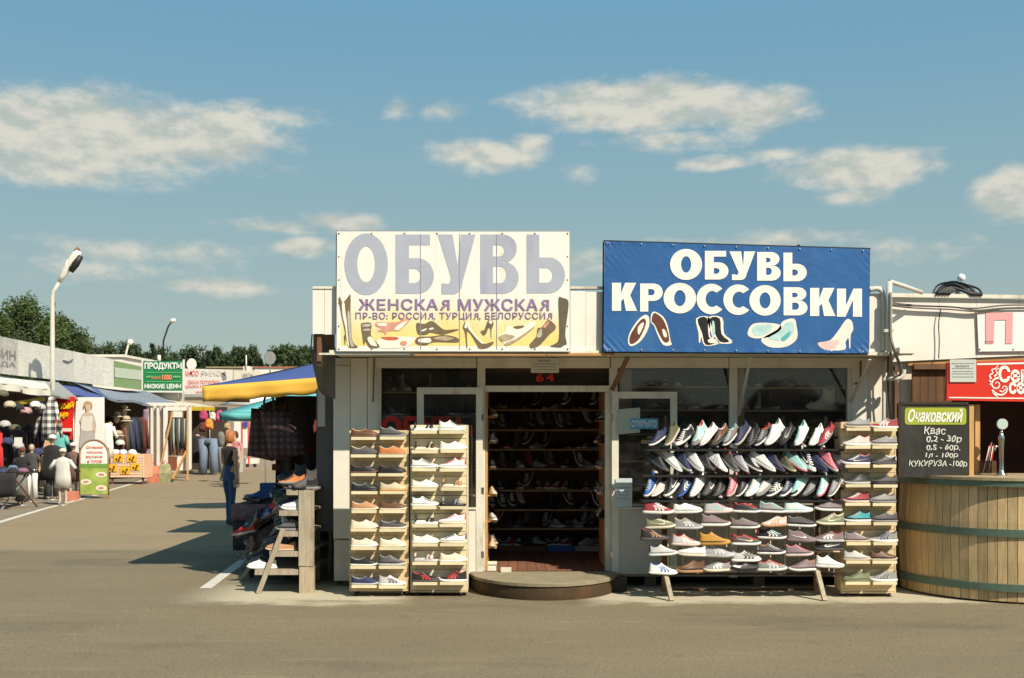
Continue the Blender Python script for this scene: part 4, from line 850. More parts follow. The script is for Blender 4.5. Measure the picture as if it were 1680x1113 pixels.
for kind in ('sneaker', 'runner', 'court', 'loafer', 'boot'):
    S, lv, L = shoe_surface(kind); nl = len(lv)
    up = MB(); up.rings([_ring(S, i / (nl - 1)) for i in range(nl)], 0, False, False)
    top = _ring(S, 1); dn = .03 if kind != 'boot' else .05
    c = sum(top, Vector()) / N_
    li = MB(); li.rings([top, [c + (p - c) * .82 + Vector((0, 0, .003)) for p in top], [c + (p - c) * .7 - Vector((0, 0, dn)) for p in top]], 0, False, True)
    so = MB(); b0 = _ring(S, 0); c0 = sum(b0, Vector()) / N_
    h0 = lv[0][0]
    def out(k, dz): return [Vector((c0.x + (p.x - c0.x) * (k if p.x > c0.x else 1 + (k - 1) * .8), p.y * k, p.z + dz)) for p in b0]
    so.rings([out(.93, -h0), out(1.04, -h0 + .004), out(1.07, -h0 * .45), out(1.05, 0), out(.98, .004)], 0, True, True)
    for p in so.v: p.z = max(p.z, 0.012 * max(0, (p.x / L + .5 - .8) / .2) ** 2)
    SM[kind, 'upper'] = up; SM[kind, 'sole'] = so; SM[kind, 'lining'] = li
    if kind in ('sneaker', 'runner', 'court'):
        la = MB(); l2 = []
        for k in range(5): l2.append((patch(S, math.pi - .85, math.pi + .85, .46 + .10 * k, .51 + .10 * k, 0, .004, 6, 1), 0))
        SM[kind, 'laces'] = join(*l2)
        st = []
        for sgn in (1, -1):
            for k in range(3):
                a = 1.35 + .26 * k
                pm = patch(S, a, a + .13, .12, .82, .45, .003)
                if sgn < 0: 
                    for p in pm.v: p.y = -p.y
                st.append((pm, 0))
        SM[kind, 'side_stripes'] = join(*st)
        sw_ = []
        for sgn in (1, -1):
            w = [(.95, .62, .02), (1.15, .42, .05), (1.4, .30, .085), (1.65, .34, .08), (1.9, .45, .06), (2.15, .58, .04), (2.35, .68, .015)]
            w = [(3.25 - a, u, h) for a, u, h in w] if True else w
            m = MB(); n = 0; m.v = []
            for a, u, h in w: m.v += [S(u - h, a, .0035), S(u + h, a, .0035)]
            for i in range(len(w) - 1): m.face((2 * i, 2 * i + 1, 2 * i + 3, 2 * i + 2), 0)
            if sgn < 0:
                for p in m.v: p.y = -p.y
            sw_.append((m, 0))
        SM[kind, 'curved_mark'] = join(*sw_)
        sp_l = []
        for sgn in (1, -1):
            pm = patch(S, .25, 2.75, .02, .24, 0, .002, 8, 1)
            if sgn < 0:
                for p in pm.v: p.y = -p.y
            sp_l.append((pm, 0))
        SM[kind, 'side_panel'] = join(*sp_l)
        SM[kind, 'heel_tab'] = patch(S, -.5, .5, .35, .98, 0, .003, 4, 2)
        SM[kind, 'toe_cap'] = patch(S, math.pi - 1.0, math.pi + 1.0, .03, .33, 0, .0025, 6, 2)
    if kind == 'loafer': SM[kind, 'strap'] = patch(S, math.pi - .95, math.pi + .95, .62, .80, 0, .003, 6, 1)
S, lv, L = shoe_surface('sandal')
so = MB(); b0 = _ring(S, 0); so.rings([[Vector((p.x * .96, p.y * .94, 0)) for p in b0], [Vector((p.x, p.y, .008)) for p in b0], [Vector((p.x, p.y, .028 + .012 * (p.x < 0) )) for p in b0]], 0, True, True); SM['sandal', 'sole'] = so
def hoop(x, w, h, sl=0.):
    return MB().grid(lambda p, q: (x + w * (q - .5) + sl * math.sin(math.pi * p), .046 * math.cos(math.pi * p), .03 + h * math.sin(math.pi * p)), 10, 1, thick=(0, 0, .003))
SM['sandal', 'toe_strap'], SM['sandal', 'instep_strap'], SM['sandal', 'heel_strap'] = hoop(.07, .035, .04), hoop(.02, .02, .05, .02), hoop(-.10, .02, .07)
SM['sandal', 'straps'] = join((SM['sandal', 'toe_strap'], 0), (SM['sandal', 'instep_strap'], 0), (SM['sandal', 'heel_strap'], 0))
SM['sandal', 'buckle'] = MB().box(-.105, -.09, -.052, -.044, .05, .065)
SME = {}
def smesh(kind, p, scale=1.):
    if (kind, p) not in SME:
        me = SM[kind, p].mesh(p, PAPER); SME[kind, p] = me
    return SME[kind, p]
for kind in ('sneaker', 'runner', 'court', 'loafer', 'sandal', 'boot'):
    a = [(SM[kind, 'upper'], 0), (SM[kind, 'sole'], 1), (SM[kind, 'lining'], 2)] if kind != 'sandal' else [(SM[kind, 'straps'], 0), (SM[kind, 'sole'], 1)]
    if kind in ('sneaker', 'runner', 'court'): a.append((SM[kind, 'laces'], 1))
    SME[kind, 'whole'] = join(*a).mesh(kind, [PAPER] * 3)
PALC = {'white': (.74, .73, .69), 'cream': (.66, .58, .44), 'black': (.022, .021, .022), 'navy': (.028, .035, .085), 'grey': (.24, .235, .23), 'dark grey': (.075, .07, .072),
        'olive': (.10, .095, .05), 'mint': (.34, .60, .56), 'pink': (.68, .20, .26), 'dark red': (.30, .04, .05), 'red': (.55, .04, .03), 'brown': (.13, .065, .035), 'tan': (.42, .22, .11),
        'mustard': (.50, .26, .045), 'mauve': (.21, .15, .155), 'lavender grey': (.38, .35, .40), 'pale grey': (.46, .45, .43), 'blue': (.04, .12, .42), 'green': (.12, .42, .12), 'beige': (.52, .42, .29),
        'pale pink': (.62, .48, .45), 'orange': (.50, .17, .05), 'grey green': (.17, .18, .11), 'teal': (.04, .30, .32), 'lime': (.40, .58, .28), 'mint white': (.60, .68, .62)}
def fab(n): return mat('shoe_' + n.replace(' ', '_'), PALC[n], .62 if n not in ('black', 'brown') else .4, .10, 18, .15, 300)
TONE = {'white': 'pale grey', 'black': 'dark grey', 'navy': 'black', 'grey': 'dark grey', 'dark grey': 'black', 'olive': 'grey green', 'mint': 'mint white', 'pale grey': 'grey', 'mauve': 'dark grey', 'pink': 'dark red', 'cream': 'beige', 'mint white': 'mint', 'pale pink': 'pale grey', 'dark red': 'black', 'brown': 'black', 'tan': 'brown', 'mustard': 'brown', 'blue': 'navy', 'teal': 'black', 'lavender grey': 'grey', 'grey green': 'olive'}
SKN = [0]
def shoe(kind, loc, yaw, pitch, cols, label, grp, extra=(), sc=1., roll=0., parts=True, cat=None):
    """cols: upper, sole, lining colours. extra: (part, colour) pairs"""
    if kind == 'sneaker': kind = ('sneaker', 'runner', 'court')[SKN[0] % 3]; SKN[0] += rnd.choice((1, 1, 2))
    name = {'sneaker': 'sneaker', 'runner': 'sneaker', 'court': 'sneaker', 'loafer': 'loafer', 'sandal': 'sandal', 'boot': 'boot'}[kind]
    rot = (Matrix.Rotation(yaw, 4, 'Z') @ Matrix.Rotation(pitch, 4, 'Y') @ Matrix.Rotation(roll, 4, 'X')).to_euler()
    ms = [fab(cols[0]), fab(cols[1]), fab(cols[2] if len(cols) > 2 else cols[0])]
    if not parts:
        o = link(name, SME[kind, 'whole'], None, loc, rot, ms if kind != 'sandal' else ms); tag(o, label, cat or 'shoe', grp)
    else:
        o = thing(name, label, cat or 'shoe', loc, grp, rot)
        if kind == 'sandal': link('sole', smesh(kind, 'sole'), o, mats=[ms[1]]); [link(q_, smesh(kind, q_), o, mats=[ms[0]]) for q_ in ('toe_strap', 'instep_strap', 'heel_strap')]; link('buckle', smesh(kind, 'buckle'), o, mats=[STEEL])
        else:
            link('sole', smesh(kind, 'sole'), o, mats=[ms[1]]); link('upper', smesh(kind, 'upper'), o, mats=[ms[0]]); link('lining', smesh(kind, 'lining'), o, mats=[ms[2]])
        if kind in ('sneaker', 'runner', 'court') and not any(e[0] in ('side_stripes', 'curved_mark') for e in extra):
            extra = list(extra) + [('side_panel', TONE.get(cols[0], 'grey'))]
            if not any(e[0] == 'laces' for e in extra): extra.append(('laces', cols[1] if cols[1] != 'white' else 'pale grey'))
        for p, cn in extra: link(p, smesh(kind, p), o, mats=[fab(cn)])
    o.scale = (sc, sc, sc); return o

# ---------------- pale plank racks with two ledges to a row ----------------
ORD = ['top', 'second', 'third', 'fourth', 'fifth', 'sixth', 'seventh', 'eighth', 'bottom']
def plank_rack(label, px0, px1, ytop, ybot, rows, data, plank, yf, seam, rname):
    x0, x1 = WX(px0, yf), WX(px1, yf); zb = WZ(ybot, yf); zt = WZ(ytop, yf)
    o = thing('shoe_rack', label, 'shoe rack', ((x0 + x1) / 2, yf + .2, 0), 'plank shoe racks in front of the shop')
    yp = yf + .100                                         # face of the planks
    zl = [WZ(r_, yf) for r_ in rows]                      # height of each ledge top
    gap = (zl[0] - zl[-1]) / (len(zl) - 1)
    zed = [zt] + [z - gap * .42 for z in zl]
    for i in range(len(zl)):
        hi, lo = zed[i], (zed[i + 1] if i < len(zl) - 1 else zb + .05)
        mid = lo + (hi - lo) * .46
        MB().box(x0, x1, yp, yp + .02, mid + seam, hi - seam).build('plank', plank, o)
        MB().box(x0, x1, yp + (.001 if i % 2 else -.003), yp + .02, lo + seam, mid - seam).build('plank', plank, o)
    MB().box(x0 + .01, x1 - .01, yp + .022, yp + .03, zb + .05, zt - .01).build('backing', DARKW, o)
    for xx in (x0 - .012, x1 + .001): MB().box(xx, xx + .011, yp - .004, yp + .24, zb + .04, zt - .005).build('side_board', plank, o)
    MB().box(x0 - .012, x1 + .012, yp - .01, yp + .24, zb + .03, zb + .049).build('base_board', TANW, o)
    for xx in (x0 + .04, x1 - .07):
        for yy in (yp + .0, yp + .2): MB().tube([(xx, yy, .022), (xx + .025, yy, .022)], .022, 8).build('castor', DARKM, o)
    w = (x1 - x0) / 2
    for i, z in enumerate(zl):
        for s in (0, 1):
            cx = x0 + w * (s + .5) + rnd.uniform(-.008, .008); dz = rnd.uniform(-.004, .004); h = w * rnd.uniform(.43, .47)
            MB().box(cx - h, cx + h, yf + .0, yp - .004, z - .012 + dz, z + dz).build('ledge', LEDGE, o)
            MB().box(cx - h, cx + h, yf - .008, yf - .001, z - .028 + dz, z + .003 + dz).build('ledge_lip', LEDGE, o)
            MB().quadprism([(cx - h + .02, yf + .01, z - .013 + dz), (cx - h + .02, yp - .004, z - .013 + dz), (cx - h + .02, yp - .004, z - .07 + dz)], (.012, 0, 0)).build('ledge_bracket', LEDGE, o)
            kd, cols, dr, ex, desc = data[i][s]
            side = 'left' if s == 0 else 'right'
            shoe(kd, (cx, yf + .042, z + dz + .001), (0 if dr > 0 else math.pi) + rnd.uniform(-.12, .12), 0, cols, f"{desc}, {side} side, {ORD[i]} row, {rname}", 'shoes on the ' + rname, ex, .94).scale = (.97, 1, 1.0 if kd == 'loafer' else .9)
LO, SA, SN, BT = 'loafer', 'sandal', 'sneaker', 'boot'
wl = lambda d, c, dr, *ex: (SN, c, dr, list(ex), d)
A = [[(LO, ('brown', 'brown', 'tan'), 1, [('strap', 'brown')], 'dark brown loafer'), (SN, ('dark grey', 'grey', 'grey'), 1, [('laces', 'grey')], 'dark grey lace-up shoe')],
     [(LO, ('dark grey', 'dark grey', 'beige'), 1, [], 'charcoal flat slip-on'), (LO, ('orange', 'tan', 'beige'), 1, [('strap', 'tan')], 'orange tan loafer')],
     [(LO, ('black', 'brown', 'brown'), 1, [('strap', 'dark grey')], 'black loafer with brown sole'), (LO, ('black', 'black', 'brown'), 1, [], 'plain black slip-on')],
     [(LO, ('black', 'black', 'grey'), 1, [], 'black moccasin'), (LO, ('beige', 'mustard', 'beige'), 1, [], 'beige loafer with mustard sole')],
     [(LO, ('tan', 'cream', 'beige'), 1, [], 'light tan loafer'), (LO, ('brown', 'cream', 'brown'), 1, [('strap', 'brown')], 'chestnut brown loafer')],
     [(LO, ('cream', 'cream', 'beige'), 1, [], 'cream slip-on'), (LO, ('dark grey', 'cream', 'grey'), 1, [('strap', 'black')], 'dark grey loafer with pale sole')],
     [(LO, ('cream', 'white', 'cream'), 1, [], 'pale cream slip-on'), (LO, ('cream', 'cream', 'white'), 1, [('strap', 'white')], 'cream loafer with white strap')],
     [(LO, ('black', 'white', 'grey'), 1, [], 'black slip-on with white sole'), (SN, ('dark grey', 'pale grey', 'grey'), 1, [('laces', 'grey')], 'charcoal trainer')],
     [(LO, ('navy', 'pale grey', 'grey'), 1, [], 'navy slip-on'), (SN, ('pale grey', 'white', 'grey'), 1, [('laces', 'white'), ('side_stripes', 'dark grey')], 'silver grey trainer')]]
plank_rack('cream plank shoe rack full of loafers, the leftmost rack against the grey wall', 573, 667, 706, 977, [717, 746, 777, 806, 837, 868, 898, 929, 961], A, CREAM, 11.86, .0015, 'leftmost plank rack')
SD = lambda u, so_, d: (SA, (u, so_), 1, [], d)
B = [[SD('black', 'white', 'white sandal with black straps'), (SN, ('white', 'white', 'black'), 1, [('laces', 'black')], 'white shoe with black top')],
     [SD('black', 'cream', 'low cream sandal with thin black strap'), (LO, ('white', 'white', 'cream'), 1, [], 'white slip-on')],
     [(SN, ('white', 'white', 'black'), 1, [('laces', 'black'), ('heel_tab', 'black')], 'white trainer with black heel'), (SN, ('white', 'white', 'red'), -1, [('laces', 'red'), ('heel_tab', 'red')], 'white shoe with red collar')],
     [(LO, ('white', 'cream', 'beige'), 1, [], 'off-white slip-on'), SD('tan', 'cream', 'cream sandal with tan strap')],
     [(SN, ('white', 'white', 'black'), 1, [('laces', 'black'), ('heel_tab', 'black')], 'white shoe with black back'), SD('grey', 'black', 'black sandal with grey straps')],
     [SD('black', 'white', 'black strapped sandal on white sole'), (SN, ('white', 'cream', 'dark red'), -1, [('laces', 'dark red'), ('heel_tab', 'red')], 'white shoe with dark red back')],
     [(LO, ('white', 'white', 'cream'), 1, [('strap', 'cream')], 'plain white loafer'), (SN, ('white', 'cream', 'black'), -1, [('laces', 'black'), ('heel_tab', 'black')], 'white shoe with black collar')],
     [SD('pale pink', 'pale grey', 'grey sandal with pale pink straps'), (LO, ('cream', 'white', 'cream'), 1, [], 'cream wide slip-on')],
     [(SN, ('black', 'dark grey', 'dark red'), 1, [('side_stripes', 'red'), ('laces', 'black')], 'black shoe with red stripes'), (SN, ('black', 'white', 'dark red'), -1, [('side_stripes', 'red'), ('laces', 'dark red')], 'black and red shoe with white sole edge')]]
plank_rack('pale plank rack with white sandals and summer shoes, left of the doorway', 674, 765, 697, 979, [707, 739, 769, 801, 831, 861, 892, 923, 956], B, CREAM2, 11.86, .003, 'pale rack by doorway')
C_ = [[wl('grey and beige trainer', ('grey', 'beige', 'grey'), -1, ('laces', 'pale grey')), wl('dark red and white trainer', ('dark red', 'white', 'grey'), -1, ('side_stripes', 'white'), ('laces', 'white'))],
     [wl('pale trainer with dark red heel', ('pale pink', 'white', 'dark red'), -1, ('heel_tab', 'dark red'), ('laces', 'white')), wl('light grey trainer', ('grey', 'cream', 'pale grey'), -1, ('laces', 'pale grey'))],
     [wl('navy trainer with white sole', ('navy', 'white', 'pink'), -1, ('laces', 'white'), ('curved_mark', 'pale grey')), wl('black trainer with white heel', ('black', 'dark grey', 'white'), -1, ('heel_tab', 'white'))],
     [wl('black trainer with pale sole', ('black', 'pale grey', 'black'), -1, ('laces', 'dark grey')), wl('brown-black trainer', ('dark grey', 'black', 'brown'), -1)],
     [wl('dark red and black trainer', ('dark red', 'pale pink', 'black'), -1, ('laces', 'white'), ('heel_tab', 'black')), wl('mid grey trainer', ('grey', 'grey', 'dark grey'), -1, ('laces', 'pale grey'))],
     [wl('teal and black trainer', ('teal', 'white', 'black'), -1, ('toe_cap', 'black'), ('heel_tab', 'black')), wl('charcoal trainer', ('dark grey', 'grey', 'grey'), -1, ('laces', 'grey'))],
     [wl('taupe trainer with white heel', ('mauve', 'beige', 'grey'), 1, ('heel_tab', 'white'), ('laces', 'pale grey')), wl('steel grey trainer', ('grey', 'white', 'navy'), -1, ('side_stripes', 'navy'), ('laces', 'navy'))],
     [wl('silver trainer', ('pale grey', 'beige', 'grey'), 1, ('laces', 'white')), wl('dark brown trainer', ('brown', 'beige', 'brown'), 1, ('laces', 'brown'))],
     [wl('olive green trainer', ('grey green', 'grey green', 'olive'), -1, ('laces', 'olive')), wl('grey running shoe with dark stripes', ('grey', 'white', 'grey'), -1, ('side_stripes', 'dark grey'), ('laces', 'pale grey'))]]
plank_rack('cream plank rack of trainers standing between the sneaker stand and the barrel counter', 1386, 1473, 692, 981, [703, 732, 763, 795, 826, 857, 890, 921, 955], C_, CREAM, 11.80, .002, 'rack beside barrel')

# ---------------- the big sneaker stand ----------------
stn = thing('sneaker_stand', 'dark timber and wire stand covered with rows of sneakers under the right window', 'shoe stand', P(1225, 985, 11.75), None)
ya = 11.80
for px in (1091, 1341):
    MB().pbox(px - 5, px + 5, 735, 972, 12.0, 12.05).build('upright', BROWNW, stn)
    MB().bar(P(px - 2, 930, 11.80), P(px + 12 if px > 1200 else px + 11, 986, 11.60), .045, .03).build('front_leg', POSTW, stn)
    MB().bar(P(px, 735, 12.02), P(px - 3, 968, 12.42), .04, .03).build('rear_leg', BROWNW, stn)
MB().pbox(1381, 1395, 700, 975, 12.02, 12.07).build('end_board', DARKW, stn)
MB().pbox(1052, 1395, 722, 728, 12.14, 12.17).build('back_rail', DARKW, stn)
TZ = []
for k, (yt, yy) in enumerate(((738, 11.96), (781, 11.90), (822, 11.84))):
    MB().pbox(1062 - 4 * k, 1384, yt - 1, yt + 2.5, yy - .10, yy + .16).build('shelf', DARKM, stn)
    MB().pbox(1062 - 4 * k, 1384, yt - 22, yt - 18, yy + .05, yy + .075).build('peg_rail', DARKM, stn)
    TZ.append((WZ(yt - 1, yy - .1), yy))
gw = MB(); yg = 11.86
for py in (833, 858, 884, 905, 930): gw.bar(P(1085, py, yg), P(1382, py, yg), .013)
for px in range(1096, 1384, 24): gw.bar(P(px, 828, yg + .008), P(px, 942, yg + .008), .011)
gw.build('wire_grid', mat('grid_wire', (.62, .50, .32), .5, .1), stn)
MB().pbox(1064, 1392, 941, 944, 11.84, 11.9).build('bottom_rail', DARKW, stn)
brd = MB().pbox(1090, 1345, 966, 975, 12.35, 12.40).build('foot_rail', BROWNW, stn)
T1 = [(1082, ('navy', 'white', 'navy'), [('laces', 'navy')]), (1104, ('olive', 'pale pink', 'olive'), [('laces', 'olive')]), (1125, ('black', 'white', 'white'), [('laces', 'white'), ('toe_cap', 'white'), ('heel_tab', 'white')]), (1149, ('mint', 'grey', 'pink'), [('toe_cap', 'mauve'), ('laces', 'pale grey')]),
      (1164, ('white', 'white', 'pale grey'), [('laces', 'white')]), (1184, ('brown', 'dark grey', 'pale pink'), []), (1201, ('mauve', 'white', 'mint'), [('heel_tab', 'mint'), ('laces', 'mint')]), (1220, ('navy', 'pale grey', 'black'), [('laces', 'dark grey')]), (1237, ('black', 'dark grey', 'black'), []),
      (1255, ('dark grey', 'white', 'red'), [('heel_tab', 'red')]), (1273, ('white', 'white', 'pale grey'), [('laces', 'white')]), (1293, ('black', 'black', 'black'), [('curved_mark', 'pale grey')]), (1316, ('mint white', 'white', 'mint'), [('heel_tab', 'mint'), ('laces', 'mint')]),
      (1341, ('white', 'white', 'white'), [('laces', 'white')]), (1358, ('dark red', 'grey', 'dark red'), [('side_stripes', 'white'), ('laces', 'dark red')])]
T2 = [(1078, ('black', 'dark grey', 'black'), []), (1098, ('white', 'white', 'white'), [('laces', 'white')]), (1116, ('navy', 'pale grey', 'navy'), [('laces', 'navy')]), (1134, ('white', 'white', 'pale grey'), [('laces', 'white'), ('heel_tab', 'brown')]), (1153, ('black', 'black', 'black'), []),
      (1173, ('white', 'white', 'grey'), [('heel_tab', 'white'), ('side_stripes', 'pale grey')]), (1194, ('dark grey', 'grey', 'red'), [('laces', 'dark grey')]), (1210, ('lavender grey', 'pale grey', 'navy'), [('laces', 'pale grey')]), (1230, ('black', 'white', 'dark grey'), [('laces', 'white')]),
      (1248, ('white', 'white', 'white'), [('laces', 'white')]), (1267, ('navy', 'dark grey', 'black'), []), (1286, ('olive', 'beige', 'olive'), [('laces', 'olive')]), (1302, ('mint', 'pink', 'mint white'), [('laces', 'mint')]), (1319, ('black', 'white', 'white'), [('toe_cap', 'white'), ('curved_mark', 'white'), ('laces', 'white')]),
      (1337, ('navy', 'navy', 'navy'), []), (1354, ('pink', 'pale grey', 'pink'), [('laces', 'pink')]), (1372, ('grey', 'mauve', 'grey'), [('laces', 'grey')])]
T3 = [(1070, ('blue', 'white', 'blue'), []), (1086, ('pale pink', 'white', 'navy'), [('laces', 'pale pink')]), (1106, ('black', 'white', 'black'), [('curved_mark', 'white')]), (1126, ('navy', 'blue', 'navy'), [('side_stripes', 'white'), ('laces', 'navy')]), (1147, ('white', 'white', 'pale grey'), [('laces', 'white')]),
      (1167, ('dark grey', 'black', 'black'), [('curved_mark', 'white')]), (1185, ('black', 'dark grey', 'red'), []), (1204, ('pink', 'pale pink', 'pink'), [('laces', 'pale pink')]), (1222, ('black', 'white', 'red'), [('laces', 'black')]), (1239, ('mint white', 'white', 'mint'), [('laces', 'pale grey')]),
      (1257, ('pale grey', 'grey', 'grey'), [('laces', 'white')]), (1276, ('black', 'white', 'white'), [('side_stripes', 'white'), ('laces', 'white')]), (1295, ('navy', 'white', 'navy'), []), (1314, ('mint', 'white', 'navy'), [('toe_cap', 'black'), ('laces', 'mint')]),
      (1333, ('grey', 'dark grey', 'grey'), [('laces', 'grey')]), (1352, ('mint', 'pink', 'mint'), [('laces', 'mint white')]), (1372, ('grey', 'white', 'pale grey'), [('laces', 'pale grey')])]
NUM = ['first', 'second', 'third', 'fourth', 'fifth', 'sixth', 'seventh', 'eighth', 'ninth', 'tenth', 'eleventh', 'twelfth', 'thirteenth', 'fourteenth', 'fifteenth', 'sixteenth', 'seventeenth', 'eighteenth', 'nineteenth', 'twentieth']
for k, (T, (z, yy)) in enumerate(zip((T1, T2, T3), TZ)):
    tn = ('top', 'second', 'third')[k]
    for i, (px, c, ex) in enumerate(T):
        dirx = -1 if k != 1 else 1
        pitch = R(35 + rnd.uniform(-9, 8)); yaw = R((217 if dirx < 0 else -37) + rnd.uniform(-9, 12) * (1 if dirx < 0 else -1))
        sc = rnd.uniform(.95, 1.06) + (.07 if c[0] == 'white' else 0)
        zc = z + .02 + math.sin(pitch) * .1425 * sc; ycc = yy + .02 + rnd.uniform(-.02, .02)
        shoe(SN, (WX(px, ycc), ycc, zc), yaw, pitch, c, f"{c[0]} sneaker, {c[1]} sole, {NUM[i]} from left on the {tn} leaning tier", 'sneakers leaning on the upper tiers of the stand', ex, sc).scale = (sc, sc * .80, sc * rnd.uniform(.85, 1.05))
    low = {0: [(1089, 'green'), (1107, 'white'), (1127, 'grey'), (1145, 'brown'), (1172, 'pale grey'), (1196, 'dark grey'), (1226, 'beige'), (1300, 'mauve'), (1317, 'pale pink'), (1349, 'white')],
           1: [(1074, 'pale pink'), (1110, 'grey'), (1136, 'lavender grey'), (1156, 'pale grey'), (1174, 'red'), (1225, 'dark red'), (1240, 'red'), (1288, 'dark red'), (1318, 'grey'), (1347, 'beige')],
           2: [(1082, 'brown'), (1097, 'white'), (1115, 'lavender grey'), (1132, 'beige'), (1148, 'grey'), (1181, 'pale grey'), (1228, 'dark red'), (1277, 'pale grey'), (1298, 'brown'), (1339, 'green'), (1358, 'tan')]}[k]
    for i, (px, cn) in enumerate(low):
        shoe(SN, (WX(px, yy + .03), yy + .05, z + .001), R(-90 + rnd.uniform(-14, 14)), 0, (cn, 'dark grey', 'black'), f"{cn} sneaker toe pointing forward on the {tn} tier board, {NUM[i]} from left", 'partner sneakers standing on the shelf boards', (), .62)
def low_row(k, yb, items):
    for i, (px, dy, c, dr, ex, d) in enumerate(items):
        z = WZ(yb + dy, 11.78)
        shoe(SN, (WX(px, 11.76), 11.76, z), (0 if dr > 0 else math.pi) + rnd.uniform(-.2, .1) * dr, rnd.uniform(-.06, .04), c, f"{d}, {NUM[i]} in the {('uppermost', 'second', 'third', 'fourth', 'lowest')[k]} wire row", 'sneakers hooked on the wire grid of the stand', ex, rnd.uniform(.98, 1.06))
        hk = MB(); p = Vector((WX(px, 11.8), 11.8, z))
        hk.bar(p + Vector((-.05, 0, -.004)), p + Vector((-.05, .07, -.004)), .006); hk.bar(p + Vector((.05, 0, -.004)), p + Vector((.05, .07, -.004)), .006); hk.bar(p + Vector((-.055, -.0, -.004)), p + Vector((.055, -.0, -.004)), .006)
        hk.build('shoe_hook', MATS['grid_wire'], stn)
S3 = ('side_stripes', 'white')
low_row(0, 842, [(1080, 1, ('dark red', 'white', 'dark red'), 1, [S3, ('laces', 'white')], 'dark red sneaker with three white stripes'), (1128, 0, ('white', 'white', 'white'), 1, [('laces', 'white')], 'plain white sneaker'),
    (1179, 0, ('pale grey', 'pale pink', 'mint'), 1, [('side_stripes', 'mint'), ('laces', 'pink')], 'grey and mint trainer'), (1224, -1, ('black', 'white', 'red'), 1, [('laces', 'red'), ('heel_tab', 'red')], 'black trainer with red collar'),
    (1268, -1, ('grey', 'white', 'mint'), 1, [('laces', 'mint'), ('heel_tab', 'mint')], 'grey trainer with mint laces'), (1310, -1, ('mint white', 'white', 'mint'), 1, [('laces', 'mint')], 'pale mint trainer'), (1359, -4, ('mauve', 'white', 'pink'), -1, [('laces', 'grey')], 'brown-grey trainer with pink lining')])
low_row(1, 867, [(1083, 0, ('grey green', 'cream', 'olive'), 1, [('curved_mark', 'cream'), ('laces', 'cream')], 'olive sneaker with pale curved mark'), (1129, 1, ('grey', 'pale grey', 'beige'), 1, [S3, ('laces', 'grey')], 'grey sneaker with three pale stripes'),
    (1174, -4, ('mauve', 'white', 'grey'), 1, [('laces', 'mauve')], 'dusky purple trainer'), (1222, 0, ('mauve', 'white', 'grey green'), 1, [('heel_tab', 'olive'), ('laces', 'grey')], 'taupe trainer with green heel'),
    (1271, -3, ('pale pink', 'tan', 'tan'), -1, [('side_stripes', 'tan'), ('heel_tab', 'tan')], 'dusty pink trainer'), (1314, -3, ('dark grey', 'white', 'grey'), 1, [('laces', 'dark grey')], 'dark grey trainer with white sole'), (1362, -6, ('grey green', 'cream', 'cream'), -1, [('curved_mark', 'cream'), ('laces', 'cream')], 'dark green sneaker with pale curved mark')])
low_row(2, 894, [(1074, -8, ('black', 'dark grey', 'dark red'), 1, [('side_stripes', 'tan')], 'small black and red trainer'), (1125, 1, ('pale grey', 'pale pink', 'red'), 1, [('side_stripes', 'white'), ('laces', 'red')], 'pale grey trainer with red tongue'),
    (1173, 0, ('mustard', 'mustard', 'mustard'), 1, [('laces', 'tan')], 'mustard yellow sneaker'), (1224, 0, ('dark grey', 'white', 'red'), 1, [('curved_mark', 'cream'), ('heel_tab', 'red'), ('laces', 'red')], 'charcoal sneaker with red laces and pale mark'),
    (1266, -10, ('black', 'white', 'pink'), 1, [S3, ('laces', 'mint'), ('heel_tab', 'pink')], 'black and mint trainer with pink heel'), (1315, -5, ('mauve', 'mauve', 'grey'), 1, [('curved_mark', 'white'), ('laces', 'mauve')], 'mauve trainer with white slash'), (1360, -5, ('mauve', 'pale grey', 'dark red'), -1, [S3, ('laces', 'mauve')], 'mauve sneaker with three stripes')])
low_row(3, 913, [(1088, -2, ('pale grey', 'white', 'navy'), 1, [('heel_tab', 'navy'), ('laces', 'white')], 'light grey trainer with navy heel'), (1134, -1, ('white', 'cream', 'white'), -1, [('laces', 'white')], 'plain off-white sneaker'),
    (1179, 1, ('lavender grey', 'pale grey', 'lime'), 1, [('heel_tab', 'lime'), ('side_stripes', 'white')], 'lilac grey trainer with lime heel'), (1224, 8, ('pale grey', 'white', 'dark grey'), 1, [('side_stripes', 'black'), ('laces', 'black')], 'pale trainer with black stripes'),
    (1265, -4, ('dark grey', 'white', 'tan'), 1, [('heel_tab', 'white')], 'dark grey trainer with white heel'), (1311, -1, ('mauve', 'pale pink', 'pink'), 1, [('laces', 'pink')], 'brown trainer with pink lining'), (1360, -10, ('black', 'dark grey', 'red'), -1, [('curved_mark', 'white')], 'black trainer with white and red mark')])
low_row(4, 939, [(1088, 3, ('white', 'white', 'blue'), 1, [('side_stripes', 'blue'), ('laces', 'pale grey')], 'white trainer with blue lines'), (1133, 0, ('brown', 'tan', 'brown'), -1, [('laces', 'tan')], 'brown suede trainer'),
    (1178, -2, ('grey', 'cream', 'red'), -1, [S3, ('heel_tab', 'red'), ('laces', 'grey')], 'grey sneaker with white stripes and red heel'), (1223, -4, ('black', 'black', 'white'), -1, [('toe_cap', 'white')], 'black trainer with white patch'),
    (1266, -3, ('grey', 'white', 'red'), 1, [S3, ('laces', 'red'), ('heel_tab', 'dark red')], 'grey striped sneaker with red laces'), (1317, -3, ('mauve', 'white', 'tan'), -1, [('laces', 'mauve')], 'dark mauve trainer with white sole'), (1361, -8, ('white', 'white', 'white'), 1, [('laces', 'white')], 'large plain white sneaker')])
